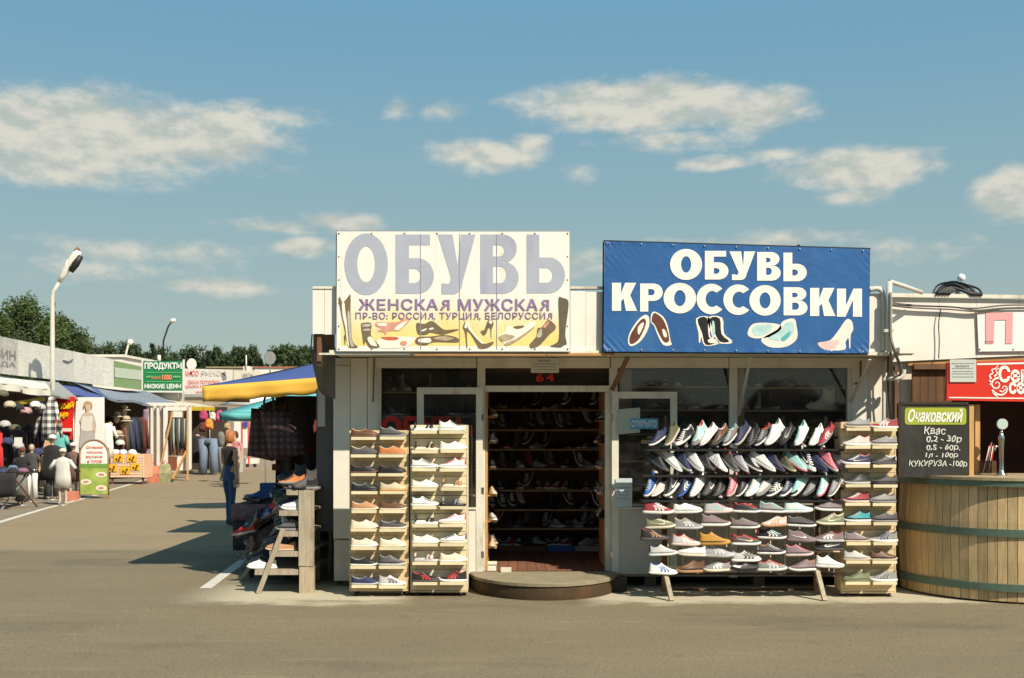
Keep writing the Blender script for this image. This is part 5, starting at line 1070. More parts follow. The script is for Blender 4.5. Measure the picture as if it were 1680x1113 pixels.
# ---------------- shelves and stock inside ----------------
def wall_shelf(label, x0, x1, y, zs, dpt=.28, sides=True):
    o = thing('shelf_unit', label, 'shelves', ((x0 + x1) / 2, y + dpt / 2, FZ), 'shelves inside the shop')
    for z in zs: MB().box(x0, x1, y, y + dpt, z - .02, z).build('shelf', SHELFW, o)
    if sides:
        for xx in (x0 - .03, x1): MB().box(xx, xx + .03, y, y + dpt, FZ, max(zs) + .25).build('upright', SHELFW, o)
    return o
BZ = [P(0, r_, 14.8).z for r_ in (672, 705, 737, 769, 804, 836, 867)] ; BZ2 = P(0, 897, 14.8).z
xa, xb2 = P(786, 0, 14.8).x, P(1012, 0, 14.8).x
wall_shelf('tall brown shelves of dim shoes on the back wall seen through the doorway', xa, xb2, 14.8, BZ + [BZ2])
ri = random.Random(5)
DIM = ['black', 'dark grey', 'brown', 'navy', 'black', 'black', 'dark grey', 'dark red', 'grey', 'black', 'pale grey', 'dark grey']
for k, z in enumerate(BZ + [BZ2]):
    n = 13
    for i in range(n):
        x = xa + .07 + (xb2 - xa - .14) * (i + .5) / n + ri.uniform(-.01, .01); lean = ri.random() < .5 and k < 7
        c = (ri.choice(DIM), ri.choice(['grey', 'pale grey', 'white', 'black', 'brown']), 'black')
        if (k, i) == (7, 7): c = ('black', 'white', 'black')
        nm = f"{c[0]} shoe, {NUM[i]} from left, {ORD[k] if k < 7 else 'lowest'} shelf seen through the doorway"
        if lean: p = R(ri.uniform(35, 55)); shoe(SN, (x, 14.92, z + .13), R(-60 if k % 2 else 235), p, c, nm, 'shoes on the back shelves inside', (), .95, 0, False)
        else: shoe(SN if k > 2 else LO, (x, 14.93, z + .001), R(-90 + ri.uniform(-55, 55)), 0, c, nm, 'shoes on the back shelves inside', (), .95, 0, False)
for i, (a, b, cn) in enumerate(((801, 818, 'navy'), (819, 857, 'brown'), (858, 898, 'brown'), (899, 942, 'blue'), (943, 984, 'pale grey'), (985, 1000, 'dark grey'))):
    m = MB().pbox(a, b - 1, 898, 913, 14.74, 14.79); m.pbox(a - .5, b - .5, 896.5, 900, 14.73, 14.80)
    solo('shoe_box', m, fab(cn) if cn != 'pale grey' else mat('card_box', (.4, .38, .33), .7), f"{('narrow navy', 'first brown', 'second brown', 'bright blue', 'pale grey', 'dark grey')[i]} shoe box under the back shelves inside the doorway", 'shoe box', 'shoe boxes under the back shelves')
# little racks just inside both jambs
def jamb_rack(pxa, pxb, side, rows):
    x0, x1 = WX(pxa, 12.95), WX(pxb, 12.95)
    o = thing('jamb_rack', f"narrow rack of small shelves just inside the {side} door jamb", 'shoe rack', ((x0 + x1) / 2, 13.0, FZ))
    MB().box(min(x0, x1) - (.03 if side == 'left' else -.0), min(x0, x1) - (.005 if side == 'left' else -.0) + (.0 if side == 'left' else .0) + .001, 12.8, 13.9, FZ, 2.2).build('panel', SHELFW, o) if side == 'left' else MB().box(max(x0, x1) + .005, max(x0, x1) + .03, 12.8, 13.9, FZ, 2.2).build('panel', SHELFW, o)
    for i, py in enumerate(rows):
        z = WZ(py, 12.95); MB().box(min(x0, x1), max(x0, x1), 12.86, 13.8, z - .012, z).build('shelf', ORANGEW, o)
        for j in range(3):
            c = (ri.choice(['brown', 'black', 'tan', 'grey', 'white', 'beige']), ri.choice(['white', 'beige', 'black']), 'black')
            shoe(SN, ((x0 + x1) / 2, 12.93 + j * .3, z + .001), R((-78 if side == 'left' else 258) + ri.uniform(-12, 12)), 0, c, f"{c[0]} shoe, {('front', 'middle', 'back')[j]} of the {ORD[i]} shelf on the {side} jamb", f'shoes on the {side} jamb rack', (), .8, 0, False)
jamb_rack(800.5, 815, 'left', [684, 726, 768, 812, 854, 897]); jamb_rack(992, 984, 'right', [690, 728, 770, 812, 850])
# shelves behind the right windows and the left window
def window_shelf(label, pxa, pxb, rows, side, yy=12.95):
    x0, x1 = WX(pxa, yy), WX(pxb, yy); zs = [WZ(r_, yy) for r_ in rows]
    o = thing('window_shelf', label, 'shelves', ((x0 + x1) / 2, yy, FZ), 'shelves behind the windows')
    MB().box(x0, x1, yy + .34, yy + .36, FZ, 2.38).build('back_board', DARKIN, o)
    for z in zs: MB().box(x0, x1, yy - .02, yy + .33, z - .016, z).build('shelf', SHELFW, o)
    for k, z in enumerate(zs):
        n = int((x1 - x0) / .145)
        for i in range(n):
            x = x0 + (i + .5) * (x1 - x0) / n; u = ri.random()
            kd = BT if u < .30 else SN if u < .6 else LO
            c = (ri.choice(['black', 'brown', 'dark grey', 'tan', 'brown', 'mauve', 'navy', 'grey', 'beige', 'tan', 'cream']), ri.choice(['black', 'brown', 'beige', 'white']), 'black')
            shoe(kd, (x, yy + .15, z + .001), R(-90 + ri.uniform(-40, 40)), 0, c, f"{c[0]} {'ankle boot' if kd == BT else 'shoe'}, {NUM[i]} from left, {ORD[k] if k < len(zs) - 1 else 'bottom'} shelf, {side} window", f'stock on the {side} window shelves', (), .92, 0, False)
window_shelf('timber display shelves behind the window beside the right door leaf', 1018, 1196, [634, 672, 712, 756, 798], 'middle')
window_shelf('timber display shelves behind the rightmost window', 1216, 1392, [636, 673, 712, 756, 798], 'right-hand')
window_shelf('timber display shelves behind the window left of the door', 628, 780, [643, 683, 724, 770, 812], 'left-hand')
shoe(BT, (WX(1346, 12.95), 12.93, WZ(673, 12.95) + .001), math.pi, 0, ('cream', 'cream', 'white'), 'pale cream ankle boot standing out on the shelf of the rightmost window', None, (), 1.15)
post2 = MB().pbox(1211, 1221, 604, 760, 12.80, 12.85); solo('inner_post', post2, ORANGEW, 'orange timber post just behind the window mullion', 'post')
post3 = MB().pbox(1016, 1036, 606, 700, 12.80, 12.85); solo('inner_post', post3, mat('pale_inner_post', (.5, .33, .22), .6, .1), 'wide pale timber post behind the door-side window', 'post')
# ---------------- market row on the left ----------------
def bdep(px): return -11.555 / ((px - CX) / F + .055)
def btop(px): return 552 + .205 * px
def bbot(px): return 613 + .115 * px
TARPG = mat('grey_tarp', (.27, .27, .26), .6, .12, 2, .2, 8); TARPB = mat('blue_tarp', (.05, .075, .24), .5, .15, 2, .2, 8); TARPW = mat('white_tarp', (.66, .64, .56), .55, .06, 2, .15, 8); TARPC = mat('cream_tarp', (.55, .5, .38), .6, .1, 2)
TARPL = mat('grey_blue_tarp', (.20, .22, .27), .5, .2, 1.5, .2, 8)
def board(label, pa, pb, ta, tb, ba, bb_, m, cat='sign board', ya=None, yb__=None, n=1, name='sign_board', grp=None):
    ya, yb__ = ya or bdep(pa), yb__ or bdep(pb)
    o = thing(name, label, cat, P((pa + pb) / 2, (ba + bb_) / 2, (ya + yb__) / 2), grp)
    for i in range(n):
        u, v = i / n, (i + .985) / n
        L_ = lambda a, b, k: a + (b - a) * k
        q = [P(L_(pa, pb, u), L_(ba, bb_, u), L_(ya, yb__, u)), P(L_(pa, pb, v), L_(ba, bb_, v), L_(ya, yb__, v)), P(L_(pa, pb, v), L_(ta, tb, v), L_(ya, yb__, v)), P(L_(pa, pb, u), L_(ta, tb, u), L_(ya, yb__, u))]
        MB().quadprism(q, (-.05, .02, 0)).build('panel', m, o)
    return o, (lambda a, b, e=.03: P(a, b, ya + (yb__ - ya) * (a - pa) / (pb - pa) - e))
GB = mat('grey_weathered_board', (.46, .45, .42), .7, .12, 2, .2, 20, grain='y', stain=(.2, .18, .15), stv=.5, sts=.8, rand=.05)
GB2 = mat('pale_weathered_board', (.72, .70, .63), .7, .10, 2, .2, 20, grain='y', stain=(.28, .25, .2), stv=.5, sts=.7, rand=.05)
o, mp = board('dark grey lettered sheet board at the far left of the stall roofs', -70, 29, btop(-70), btop(29), bbot(-70), bbot(29), GB, n=4)
l = MB(); words(l, 'МАГАЗИН', -55, 26, 572, 588, lambda a, b: mp(a, b + .15 * a, .05), .01); words(l, 'ОДЕЖДА', -50, 26, 592, 601, lambda a, b: mp(a, b + .13 * a, .05), .01); l.build('faded_lettering', mat('faded_grey_letter', (.2, .2, .2), .7), o)
o, mp = board('pale grey boarded parapet left of the lamp post above the stalls', 30, 88, btop(30), btop(88), bbot(30), bbot(88), GB2, n=3)
o, mp = board('long pale grey boarded parapet right of the lamp post above the stalls', 89, 187, btop(89), btop(187), bbot(89), bbot(187), GB2, n=6)
fold = MB(); fold.tube([mp(103, 590, .05), mp(111, 593, .08), mp(119, 590, .05)], .03, 6); fold.build('buckled_edge', GB, o)
o, mp = board('faded green and white shop board left of the grocery sign', 188, 233, btop(188) + 1.5, btop(233) + 2, bbot(188), bbot(233), mat('faded_green', (.22, .32, .14), .6, .08, 1), n=1)
l = MB(); n = len(l.v); l.v += [mp(188, 619, .05), mp(233, 624, .05), mp(233, 608, .05), mp(188, 603, .05)]; l.face((n, n + 1, n + 2, n + 3)); l.build('white_band', mat('faded_green_white', (.5, .56, .44), .6), o)
l = MB(); words(l, 'ПРОДУКТЫ', 191, 230, 606, 620, lambda a, b: mp(a, b + .1 * (a - 191), .08), .02); words(l, 'V', 205, 212, 625, 632, lambda a, b: mp(a, b, .05), .02); l.build('faded_lettering', mat('faded_letter_white', (.66, .68, .6), .6), o)
GRN = mat('grocery_green', (.015, .20, .075), .45, .06)
o, mp = board('bright green grocery sign with white Cyrillic words ПРОДУКТЫ and НИЗКИЕ ЦЕНЫ', 236, 300, 593, 592.5, 640, 641, GRN, 'sign', 46, 46, name='grocery_sign')
fr = MB()
for a, b in (((234, 590), (234, 643)), ((301.5, 590), (301.5, 643)), ((234, 642.5), (301.5, 643))): fr.bar(P(*a, 46.05), P(*b, 46.05), .07)
fr.build('frame', PAPER, o)
wl_ = mat('sign_white', (.8, .8, .74), .5)
l = MB(); words(l, 'ПРОДУКТЫ', 237, 298, 595, 607.5, mp, .035); l.build('lettering', wl_, o); l = MB(); words(l, 'НИЗКИЕ ЦЕНЫ', 237, 297, 630, 639, mp, .03); l.build('lettering', wl_, o)
l = MB(); words(l, 'НИКОЛЬ', 248, 264, 618, 622, mp, .03); words(l, '1000', 266, 282, 615, 623.5, mp, .05); l.build('red_lettering', mat('salmon_letter', (.75, .22, .12), .5), o)
l = MB(); strip(l, 240, 297, 611, 611, .8, lambda a, b: mp(a, b)); strip(l, 240, 297, 626, 626, .8, lambda a, b: mp(a, b)); scribble(l, 240, 250, 617, mp, 0, 3, 3); scribble(l, 284, 296, 617, mp, 0, 4, 3); l.build('ornament', mat('sign_lightgreen', (.2, .5, .15), .5), o)
MB().pbox(237, 299, 595, 690, 46.3, 46.6).build('support', GREYP, o)
o, mp = board('white shop board with faded pink lettering behind the green grocery sign', 302, 383, 605, 607, 655, 655, mat('pinkish_white_board', (.66, .60, .55), .6, .06), 'sign board', 56, 56)
l = MB(); words(l, 'МЯСО', 303, 326, 608, 617, mp, .03); words(l, 'ОКНА ПОТОЛКИ', 308, 360, 624, 630, mp, .03); words(l, 'ДВЕРИ ПОЛЫ', 302, 350, 632, 637, mp, .03); scribble(l, 322, 356, 642, mp, 0, 6, 2.5); l.build('pink_lettering', mat('pink_letter', (.72, .27, .27), .6), o)
l = MB(); words(l, 'РЫНОК', 330, 370, 608, 617, mp, .03); l.build('pale_lettering', mat('pale_letter', (.58, .56, .5), .6), o)
l = MB(); l.poly([mp(363, 613), mp(370, 610), mp(372, 622), mp(366, 624)]); l.build('mark', GREYINK, o)
o, mp = board('cream shop board with small print between the pink board and the canopy', 384, 428, 608, 609, 650, 650, mat('cream_board', (.62, .58, .48), .6, .06), 'sign board', 60, 60)
l = MB(); words(l, 'ЦВЕТЫ', 397, 415, 613, 620, mp, .0); l.build('print', GREYINK, o)
# solid bodies behind
def hut(label, pa, pb, top, y, dpt, m, roofm=TARPG, base=0):
    o = thing('market_building', label, 'building', (P((pa + pb) / 2, 0, y).x, y, 0)); x0, x1 = P(pa, 0, y).x, P(pb, 0, y).x; zt = P(0, top, y).z
    MB().box(x0, x1, y, y + dpt, 0, zt).build('walls', m, o); MB().box(x0 - .1, x1 + .1, y - .1, y + dpt, zt, zt + .12).build('roof', roofm, o); return o
hut('low market building behind the grocery sign and far clothes stall', 238, 560, 652, 47.4, 6, mat('far_wall', (.30, .25, .2), .8, .1))
hut('white flat-roofed hut above the grey parapet near the small street lamp', 152, 201, 586, 58, 6, PARAP, PARAP)
hut('long white market building under the pink board', 296, 640, 622, 61, 8, PARAP, TARPG)
hut('far building with rusty red roof behind the canopy', 418, 520, 604, 95, 12, PARAP, mat('rust_roof', (.34, .13, .08), .7, .15))
hut('far shed with yellowish roof right of the white market building', 340, 425, 604, 110, 12, mat('far_tan', (.35, .3, .2), .8), mat('ochre_roof', (.33, .27, .15), .8))
for px, top, y, s, lab in ((314.5, 598, 58, .34, 'white satellite dish above the pink lettered board'), (443, 588, 62, .42, 'grey weathered satellite dish above the blue canopy slope')):
    o = thing('satellite_dish', lab, 'dish', P(px, 611, y), 'satellite dishes on the market roofs'); c = P(px, top, y)
    MB().rings([[c + Vector((math.cos(a) * r_ * s, -dd * s, math.sin(a) * r_ * s * 1.15)) for a in [2 * math.pi * i / 16 for i in range(16)]] for r_, dd in ((.05, -.1), (.4, .0), (.72, .12), (.75, .1))]).build('bowl', PARAP if px < 400 else mat('dull_dish', (.24, .24, .23), .7), o)
    MB().tube([c, P(px, 614, y)], .04, 6).build('mast', GALV, o)
for px, t0, t1, y, lab in ((261, 583, 592, 46.2, 'short white vent pipe above the green grocery sign'), (404, 583, 606, 60.1, 'thin aerial mast above the cream board')):
    solo('roof_mast', MB().tube([P(px, t1 + 3, y), P(px, t0, y)], .07 if px < 300 else .03, 8), PARAP, lab, 'mast')
solo('roof_box', MB().pbox(399, 409, 601, 622, 60.2, 60.9), PARAP, 'white chimney box on the market roof beside the aerial mast', 'chimney')
# stall bodies
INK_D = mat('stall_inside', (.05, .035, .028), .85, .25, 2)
bk = thing('stall_back_wall', 'dark boarded back wall of the market stalls under the grey parapet', 'wall', (-13.4, 36, 0))
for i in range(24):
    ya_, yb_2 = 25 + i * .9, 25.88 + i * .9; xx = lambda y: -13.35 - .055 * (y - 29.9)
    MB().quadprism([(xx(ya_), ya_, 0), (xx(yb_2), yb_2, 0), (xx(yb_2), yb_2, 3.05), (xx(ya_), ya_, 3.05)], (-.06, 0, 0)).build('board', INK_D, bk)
def tarp(label, c4, m, amp=.05, grp='tarpaulin roofs over the market stalls', val=0., th=.02, seed=0):
    o = thing('stall_awning', label, 'awning', sum(c4, Vector()) / 4, grp)
    a, b, c, d = c4
    def fn(u, v): p = (a * (1 - u) + b * u) * (1 - v) + (d * (1 - u) + c * u) * v; return p + Vector((0, 0, -amp * math.sin(math.pi * u) * 1.2 + amp * .5 * math.sin(u * 14 + seed) * v))
    MB().grid(fn, 20, 6, smooth=False, thick=(0, 0, th)).build('sheet', m, o)
    if val: MB().grid(lambda u, v: fn(u, 1) + Vector((.03 * math.sin(u * 25), 0, -val * v)), 24, 2, smooth=False, thick=(.012, 0, 0)).build('valance', m, o)
    for k in range(3): p, q = fn(k / 2, .99), fn(k / 2, 0); MB().bar(q - Vector((0, 0, .05)), p - Vector((0, 0, .05)), .035).build('batten', DARKM, o)
    return o
tarp('white awning over the cap stall at the left edge', [P(-60, 608, 30), P(74, 628, 32), P(82, 640, 28), P(-60, 616, 24)], TARPW, .03, val=.15)
tarp('grey tarpaulin behind the white awning', [P(-60, 608, 31), P(96, 629, 33), P(127, 655, 30), P(20, 633, 27)], TARPG, .03, val=.03)
tarp('dark blue tarpaulin over the plaid shirt stall', [P(84, 626, 35), P(158, 637, 38), P(176, 653, 34), P(92, 643, 31)], TARPB, .05, val=.02, seed=2)
tarp('long grey-blue tarpaulin over the hat stall', [P(120, 628, 37), P(238, 642, 46), P(296, 664, 43.5), P(168, 650, 34)], TARPL, .08, val=.06, seed=3)
tarp('cream tarpaulin edge behind the hat stall', [P(238, 648, 48), P(310, 652, 52), P(352, 669, 47), P(290, 661, 44.5)], TARPC, .03, val=.05, seed=4)
for px, py, y, w in ((0, 640, 24.6, .05), (80, 650, 28.4, .05), (127, 656, 30.2, .04), (172, 653, 33.8, .05), (292, 664, 43.3, .05), (348, 668, 46.8, .05)):
    p = P(px, py, y); solo('stall_pole', MB().tube([Vector((p.x - .1, p.y, 0)), p - Vector((.1, 0, 0))], w * .5, 8), GALV, f"thin metal awning pole {('at the left photo edge','beside the hanging caps','left of the white poster','right of the white poster','beside the necklace stand','at the end of the stall row')[[0,80,127,172,292,348].index(px)]}", 'pole', 'awning poles')
# street lamps
sl = thing('street_lamp', 'tall white street lamp with long weathered head rising over the stalls', 'street lamp', P(88, 622, 30.6) * 1 - Vector((0, 0, P(88, 622, 30.6).z)), 'street lamps')
y = 30.6; b = P(88, 622, y); MB().tube([Vector((b.x, y, 0)), P(86, 560, y), P(86, 488, y), P(88, 478, y), P(97, 464, y)], [.075, .062, .055, .05, .045], 10).build('pole', PIPE, sl)
MB().tube([P(97, 464, y), P(103, 452, y), P(112, 437, y), P(116, 428, y)], [.05, .085, .11, .10], 10, flat=.8).build('ballast_case', GB2, sl)
MB().tube([P(112, 441, y), P(116, 431, y), P(125, 418, y), P(129, 412, y)], [.09, .115, .12, .09], 10, flat=.8).build('reflector', PARAP, sl)
MB().tube([P(116, 446, y - .02), P(124, 434, y - .02), P(133, 420, y - .02)], [.07, .10, .07], 10).build('lamp_glass', DARKM, sl)
MB().tube([P(124, 414, y), P(129, 407, y)], [.07, .05], 8).build('cap', RUST, sl)
for px, py, bx_, by, y, lab in ((214, 561, 204, 592, 62, 'small street lamp with bent arm over the white hut'), (284, 526, 268, 560, 80, 'distant thin street lamp head above the skyline trees')):
    o = thing('street_lamp', lab, 'street lamp', Vector((P(bx_, 0, y).x, y, 0)), 'street lamps'); q = P(bx_, by, y)
    MB().tube([Vector((q.x, y, 0)), q, P(bx_ + (px - bx_) * .5, py + 10, y), P(px - 2, py + 1, y)], .06, 6).build('pole', PIPE if y < 70 else DARKM, o)
    MB().tube([P(px - 5, py + 2.5, y), P(px, py, y), P(px + 4, py - 1, y)], [.08, .17, .08], 8).build('head', PARAP, o)

# ---------------- goods ----------------
def cloth(n, c, r_=.8, v_=.12): return mat('cloth_' + n, c, r_, v_, 9, sheen=.1)
CB, CW, CD, CR = cloth('black', (.02, .019, .02)), cloth('white', (.70, .68, .64)), cloth('dark_grey', (.06, .058, .06)), cloth('red', (.5, .03, .03))
def plaid(name, c1, c2, c3, s=11., dim=True):
    M = bpy.data.materials.new(name); M.use_nodes = True; t = NT(M.node_tree); b = t.add('ShaderNodeBsdfPrincipled'); o = t.add('ShaderNodeOutputMaterial'); t.l.new(b.outputs[0], o.inputs[0])
    tcx = t.add('ShaderNodeTexCoord').outputs['Object']; sp = t.add('ShaderNodeSeparateXYZ'); t.l.new(tcx, sp.inputs[0])
    sx = t.ramp(t.m('SINE', t.m('MULTIPLY', sp.outputs[0], s * 6.28)), -.15, .15); sz = t.ramp(t.m('SINE', t.m('MULTIPLY', sp.outputs[2], s * 6.28)), -.15, .15)
    c = t.mix(sx, c1, c2); d = t.mix(sx, c2, c3); e = t.mix(sz, c, d)
    fx = t.ramp(t.m('ABSOLUTE', t.m('SINE', t.m('MULTIPLY', sp.outputs[0], s * 9.4))), .0, .12, .5, 0); e = t.mix(fx, e, c3)
    fz = t.ramp(t.m('ABSOLUTE', t.m('SINE', t.m('MULTIPLY', sp.outputs[2], s * 9.4))), .0, .12, .5, 0); e = t.mix(fz, e, c3)
    t.put(b.inputs['Base Color'], e); b.inputs['Roughness'].default_value = .8; return M
PL_BW = plaid('black_white_plaid', (.02, .02, .02, 1), (.25, .25, .25, 1), (.7, .7, .68, 1), 6)
PL_BAG = plaid('maroon_plaid', (.035, .022, .025, 1), (.055, .03, .035, 1), (.13, .075, .07, 1), 13)
def oval(c, wx, wy, z, n=14, rip=0., ph=0.): return [c + Vector((math.cos(2 * math.pi * i / n) * wx * (1 + rip * math.sin(5 * 2 * math.pi * i / n + ph)), math.sin(2 * math.pi * i / n) * wy * (1 + rip * math.sin(5 * 2 * math.pi * i / n + ph)), z)) for i in range(n)]
def garment(c, H, Wd, sleeve=.3, flare=1., long_=False, ang=25):
    """shirt-like garment: hem at c, shoulder height H above it"""
    c = Vector(c); m = MB(); w = Wd / 2
    m.rings([oval(c, w * flare, w * .5, 0, rip=.06), oval(c, w * (.5 + .5 * flare) * .92, w * .46, H * .35, rip=.04, ph=1), oval(c, w * .84, w * .42, H * .62, rip=.02), oval(c, w * .96, w * .45, H * .84), oval(c, w * .80, w * .36, H * .95), oval(c, w * .36, w * .28, H), oval(c, w * .30, w * .24, H * 1.01)], 0, True, True)
    for s in (-1, 1):
        a = c + Vector((s * w * .80, 0, H * .90)); L_ = H * (.85 if long_ else .34); d = Vector((s * math.sin(R(ang)), -.05, -math.cos(R(ang))))
        m.tube([a, a + d * L_ * .5, a + d * L_], [w * .27, w * .24, w * .22], 9)
    return m
def skirtlegs(c, H, Wd, split=True, lean=.0):
    c = Vector(c); m = MB()
    for s in (-1, 1): m.tube([c + Vector((s * Wd * .25, 0, H)), c + Vector((s * Wd * .26, 0, H * .5)), c + Vector((s * Wd * .30, 0, 0))], [Wd * .26, Wd * .2, Wd * .23], 10)
    m.rings([oval(c, Wd * .46, Wd * .26, H * .86), oval(c, Wd * .42, Wd * .24, H), oval(c, Wd * .42, Wd * .24, H * 1.02)]); return m
def cap(label, p, r_, m, yaw, m2=None, grp='caps on the stalls'):
    o = thing('cap', label, 'cap', p, grp); p = Vector(p)
    MB().rings([oval(p, r_, r_ * 1.1, 0), oval(p, r_ * .97, r_ * 1.05, r_ * .45), oval(p, r_ * .75, r_ * .8, r_ * .85), oval(p, r_ * .3, r_ * .35, r_ * 1.06)]).build('crown', m, o)
    d = Vector((math.cos(yaw), math.sin(yaw), 0)); s = Vector((-d.y, d.x, 0))
    MB().grid(lambda u, v: p + s * (u - .5) * 1.5 * r_ + d * (r_ * .75 + v * r_ * .95 * math.sin(math.pi * (.15 + .7 * u))) + Vector((0, 0, .02 - .25 * r_ * (2 * u - 1) ** 2)), 8, 2, thick=(0, 0, .008)).build('visor', m2 or m, o)
def hat(label, p, r_, m):
    o = thing('sun_hat', label, 'hat', p, 'sun hats on display heads'); p = Vector(p)
    MB().lathe(p, [(r_ * 1.7, -.03), (r_ * 1.72, -.02), (r_ * 1.0, .01), (r_ * .95, r_ * .8), (r_ * .6, r_ * 1.1), (.01, r_ * 1.15)], 18).build('hat', m, o)
    MB().lathe(p, [(r_ * 1.02, .015), (r_ * 1.0, .05)], 18, cap=False).build('band', BROWNW, o)
    MB().ball(p - Vector((0, 0, r_ * .7)), r_ * .8, 12, sz=1.25).build('display_head', PLAST, o)
def mann(label, px, py, y, H, top, topm, bottom=None, botm=None, head=True, capm=None, long_=False, wide=.42, flare=1., hem=.5):
    """shop mannequin whose base stands at photo point px, at distance y; H total height"""
    x = P(px, 0, y).x; o = thing('mannequin', label, 'mannequin', (x, y, 0), 'mannequins outside the stalls'); s = H / 1.7
    MB().tube([(x, y, 0), (x, y, .9 * s)], .02, 8).build('stand', GALV, o); MB().lathe((x, y, 0), [(.16 * s, 0), (.16 * s, .012), (.03, .03)], 16).build('foot_plate', GALV, o)
    for k in (-1, 1): MB().tube([(x + k * .08 * s, y, .9 * s), (x + k * .09 * s, y, .5 * s), (x + k * .09 * s, y + .02, .12 * s), (x + k * .09 * s, y - .06, .04)], [.075 * s, .055 * s, .035 * s, .03 * s], 10).build('leg', PLAST, o)
    garment((x, y, hem * s * 1.7), (1.43 - hem * 1.7) * s, wide * s, flare=flare, long_=long_, ang=38 if 'dress' in label else 22).build('top_garment', topm, o)
    if bottom == 'trousers': skirtlegs((x, y - .0, .1 * s), .85 * s, .36 * s).build('trousers', botm, o)
    if bottom == 'skirt': MB().rings([oval(Vector((x, y, 0)), .2 * s, .13 * s, .12 * s, rip=.08), oval(Vector((x, y, 0)), .15 * s, .11 * s, .9 * s, rip=.03)]).build('skirt', botm, o)
    if head:
        MB().tube([(x, y, 1.38 * s), (x, y, 1.5 * s)], .045 * s, 10).build('neck', PLAST, o); MB().ball((x, y - .01, 1.58 * s), .085 * s, 12, sz=1.3).build('head', PLAST, o)
    if capm: cap({'sm': 'maroon cap worn by the pleated-skirt mannequin', 'ch': 'pale sun cap worn by the child mannequin in the pale dress', 'ta': 'white cap worn by the dark coat mannequin', 'ma': 'cap worn by the ' + ('turquoise polo' if 'turq' in label else 'patterned brown dress') + ' mannequin'}[label[:2]], (x, y, 1.60 * s), .105 * s, capm, -1.3)
    return o
# near stall: table, caps, dark clothes
tb = thing('goods_table', 'folding table heaped with dark goods at the left edge', 'table', P(-5, 835, 24.4) * 1)
def gp(px, y, z=0): return Vector((P(px, 0, y).x, y, z))
c = gp(-25, 24.6); MB().box(c.x - .9, c.x + .80, 24.2, 25.2, .74, .77).build('tabletop', DARKW, tb)
for xx in (c.x - .8, c.x + .7):
    for k in (0, 1): MB().bar((xx, 24.3 + .8 * k, .74), (xx - .22 * (1 if k else -1) , 24.3 + .8 * (1 - k), 0), .03).build('leg', GALV if k else BROWNW, tb)
MB().grid(lambda u, v: Vector((c.x - .95 + 1.8 * u, 24.18 - .02 * math.sin(20 * u), .78 - .5 * v)), 16, 3, thick=(0, .02, 0)).build('cloth_edge', CB, tb)
rg = random.Random(21)
for i in range(16):
    cn = [('navy', (.03, .04, .10)), ('black', (.02, .019, .02)), ('dusty_blue', (.10, .16, .25)), ('mauve', (.2, .1, .16)), ('dark_grey', (.06, .058, .06)), ('light', (.5, .46, .42))][i % 6]
    x = c.x - .8 + 1.5 * (i % 8) / 7; yy = 24.35 + .5 * (i // 8); m = MB(); m.rings([oval(Vector((x, yy, 0)), .12, .1, .771 + .0, rip=.1), oval(Vector((x, yy, 0)), .13, .11, .80, rip=.15, ph=i), oval(Vector((x, yy, 0)), .06, .05, .86 + .03 * (i % 3), rip=.2)])
    solo('folded_garment', m, cloth(*cn), f"{cn[0].replace('_', ' ')} folded garment, {NUM[i % 8]} in the {('front', 'back')[i // 8]} row on the left-edge table", 'clothing', 'folded clothes on the left-edge table')
HC = [('beige', (.45, .38, .28)), ('black', (.02, .019, .02)), ('brown', (.16, .08, .05)), ('pale_grey', (.42, .40, .38)), ('white', (.70, .68, .64)), ('navy', (.03, .04, .10)), ('olive', (.1, .1, .06)), ('dusty_pink', (.4, .25, .24))]
for i, (px, py, yy, ci) in enumerate(((4, 650, 25.5, 6), (16, 668, 26, 0), (27, 645, 26.5, 2), (30, 672, 26.2, 1), (43, 678, 26.6, 7), (58, 668, 27, 4), (66, 672, 27.2, 3), (8, 700, 26, 3), (12, 728, 26, 5), (24, 706, 27, 6), (48, 706, 27.5, 1), (30, 735, 26.6, 3), (62, 745, 27.4, 5))):
    cap(f"{HC[ci][0].replace('_', ' ')} cap, {NUM[i]} of those hanging in the cap stall from the left", P(px, py, yy), .13, cloth(*HC[ci]), -1.4 + .2 * (i % 4), grp='caps hanging in the left stall')
rl2 = MB(); rl2.bar(P(10, 664, 26.2), P(72, 655, 28), .07, .09); solo('scalloped_fringe', rl2, mat('yellow_fringe', (.32, .25, .02), .7, .2, 20), 'yellow-green fringe band over the hanging caps', 'fringe')
DK = [('black', (.02, .019, .02)), ('dark_grey', (.06, .058, .06)), ('maroon', (.12, .03, .03)), ('navy', (.03, .04, .10)), ('brown', (.16, .08, .05))]
for i in range(11):
    yy = 26.2 + i * .42; px = 4 + i * 6.2; ci = DK[i % 5]; p = P(px, 745, yy + 1.2)
    solo('hanging_garment', garment((p.x, p.y, .85), .82, .44, long_=True, ang=8), cloth(*ci), f"{ci[0].replace('_', ' ')} long-sleeved top, {NUM[i]} from the left on the rail inside the cap stall", 'clothing', 'clothes hanging inside the cap stall')
solo('hanging_garment', garment(P(-12, 790, 25.9), 1.2, .40, long_=True, ang=4), CR, 'red garment hanging at the very left edge of the photo', 'clothing')
bg_ = MB(); bg_.box(*sorted((P(24, 0, 26).x, P(36, 0, 26).x)), 25.98, 26.02, P(0, 731, 26).z, P(0, 718, 26).z); solo('price_card', bg_, PAPER, 'white card among the dark clothes of the left stall', 'card')
mann('small mannequin with black top and grey pleated skirt, nearest the left table', 36, 833, 25.7, 1.28, 'shirt', CB, 'skirt', cloth('grey_pleat', (.15, .14, .13)), True, cloth('maroon', (.12, .03, .03)))
mann('mannequin with dark vest and white sleeves behind the grey pleated skirt', 52, 822, 27.0, 1.35, 'shirt', CD, 'trousers', CW, True)
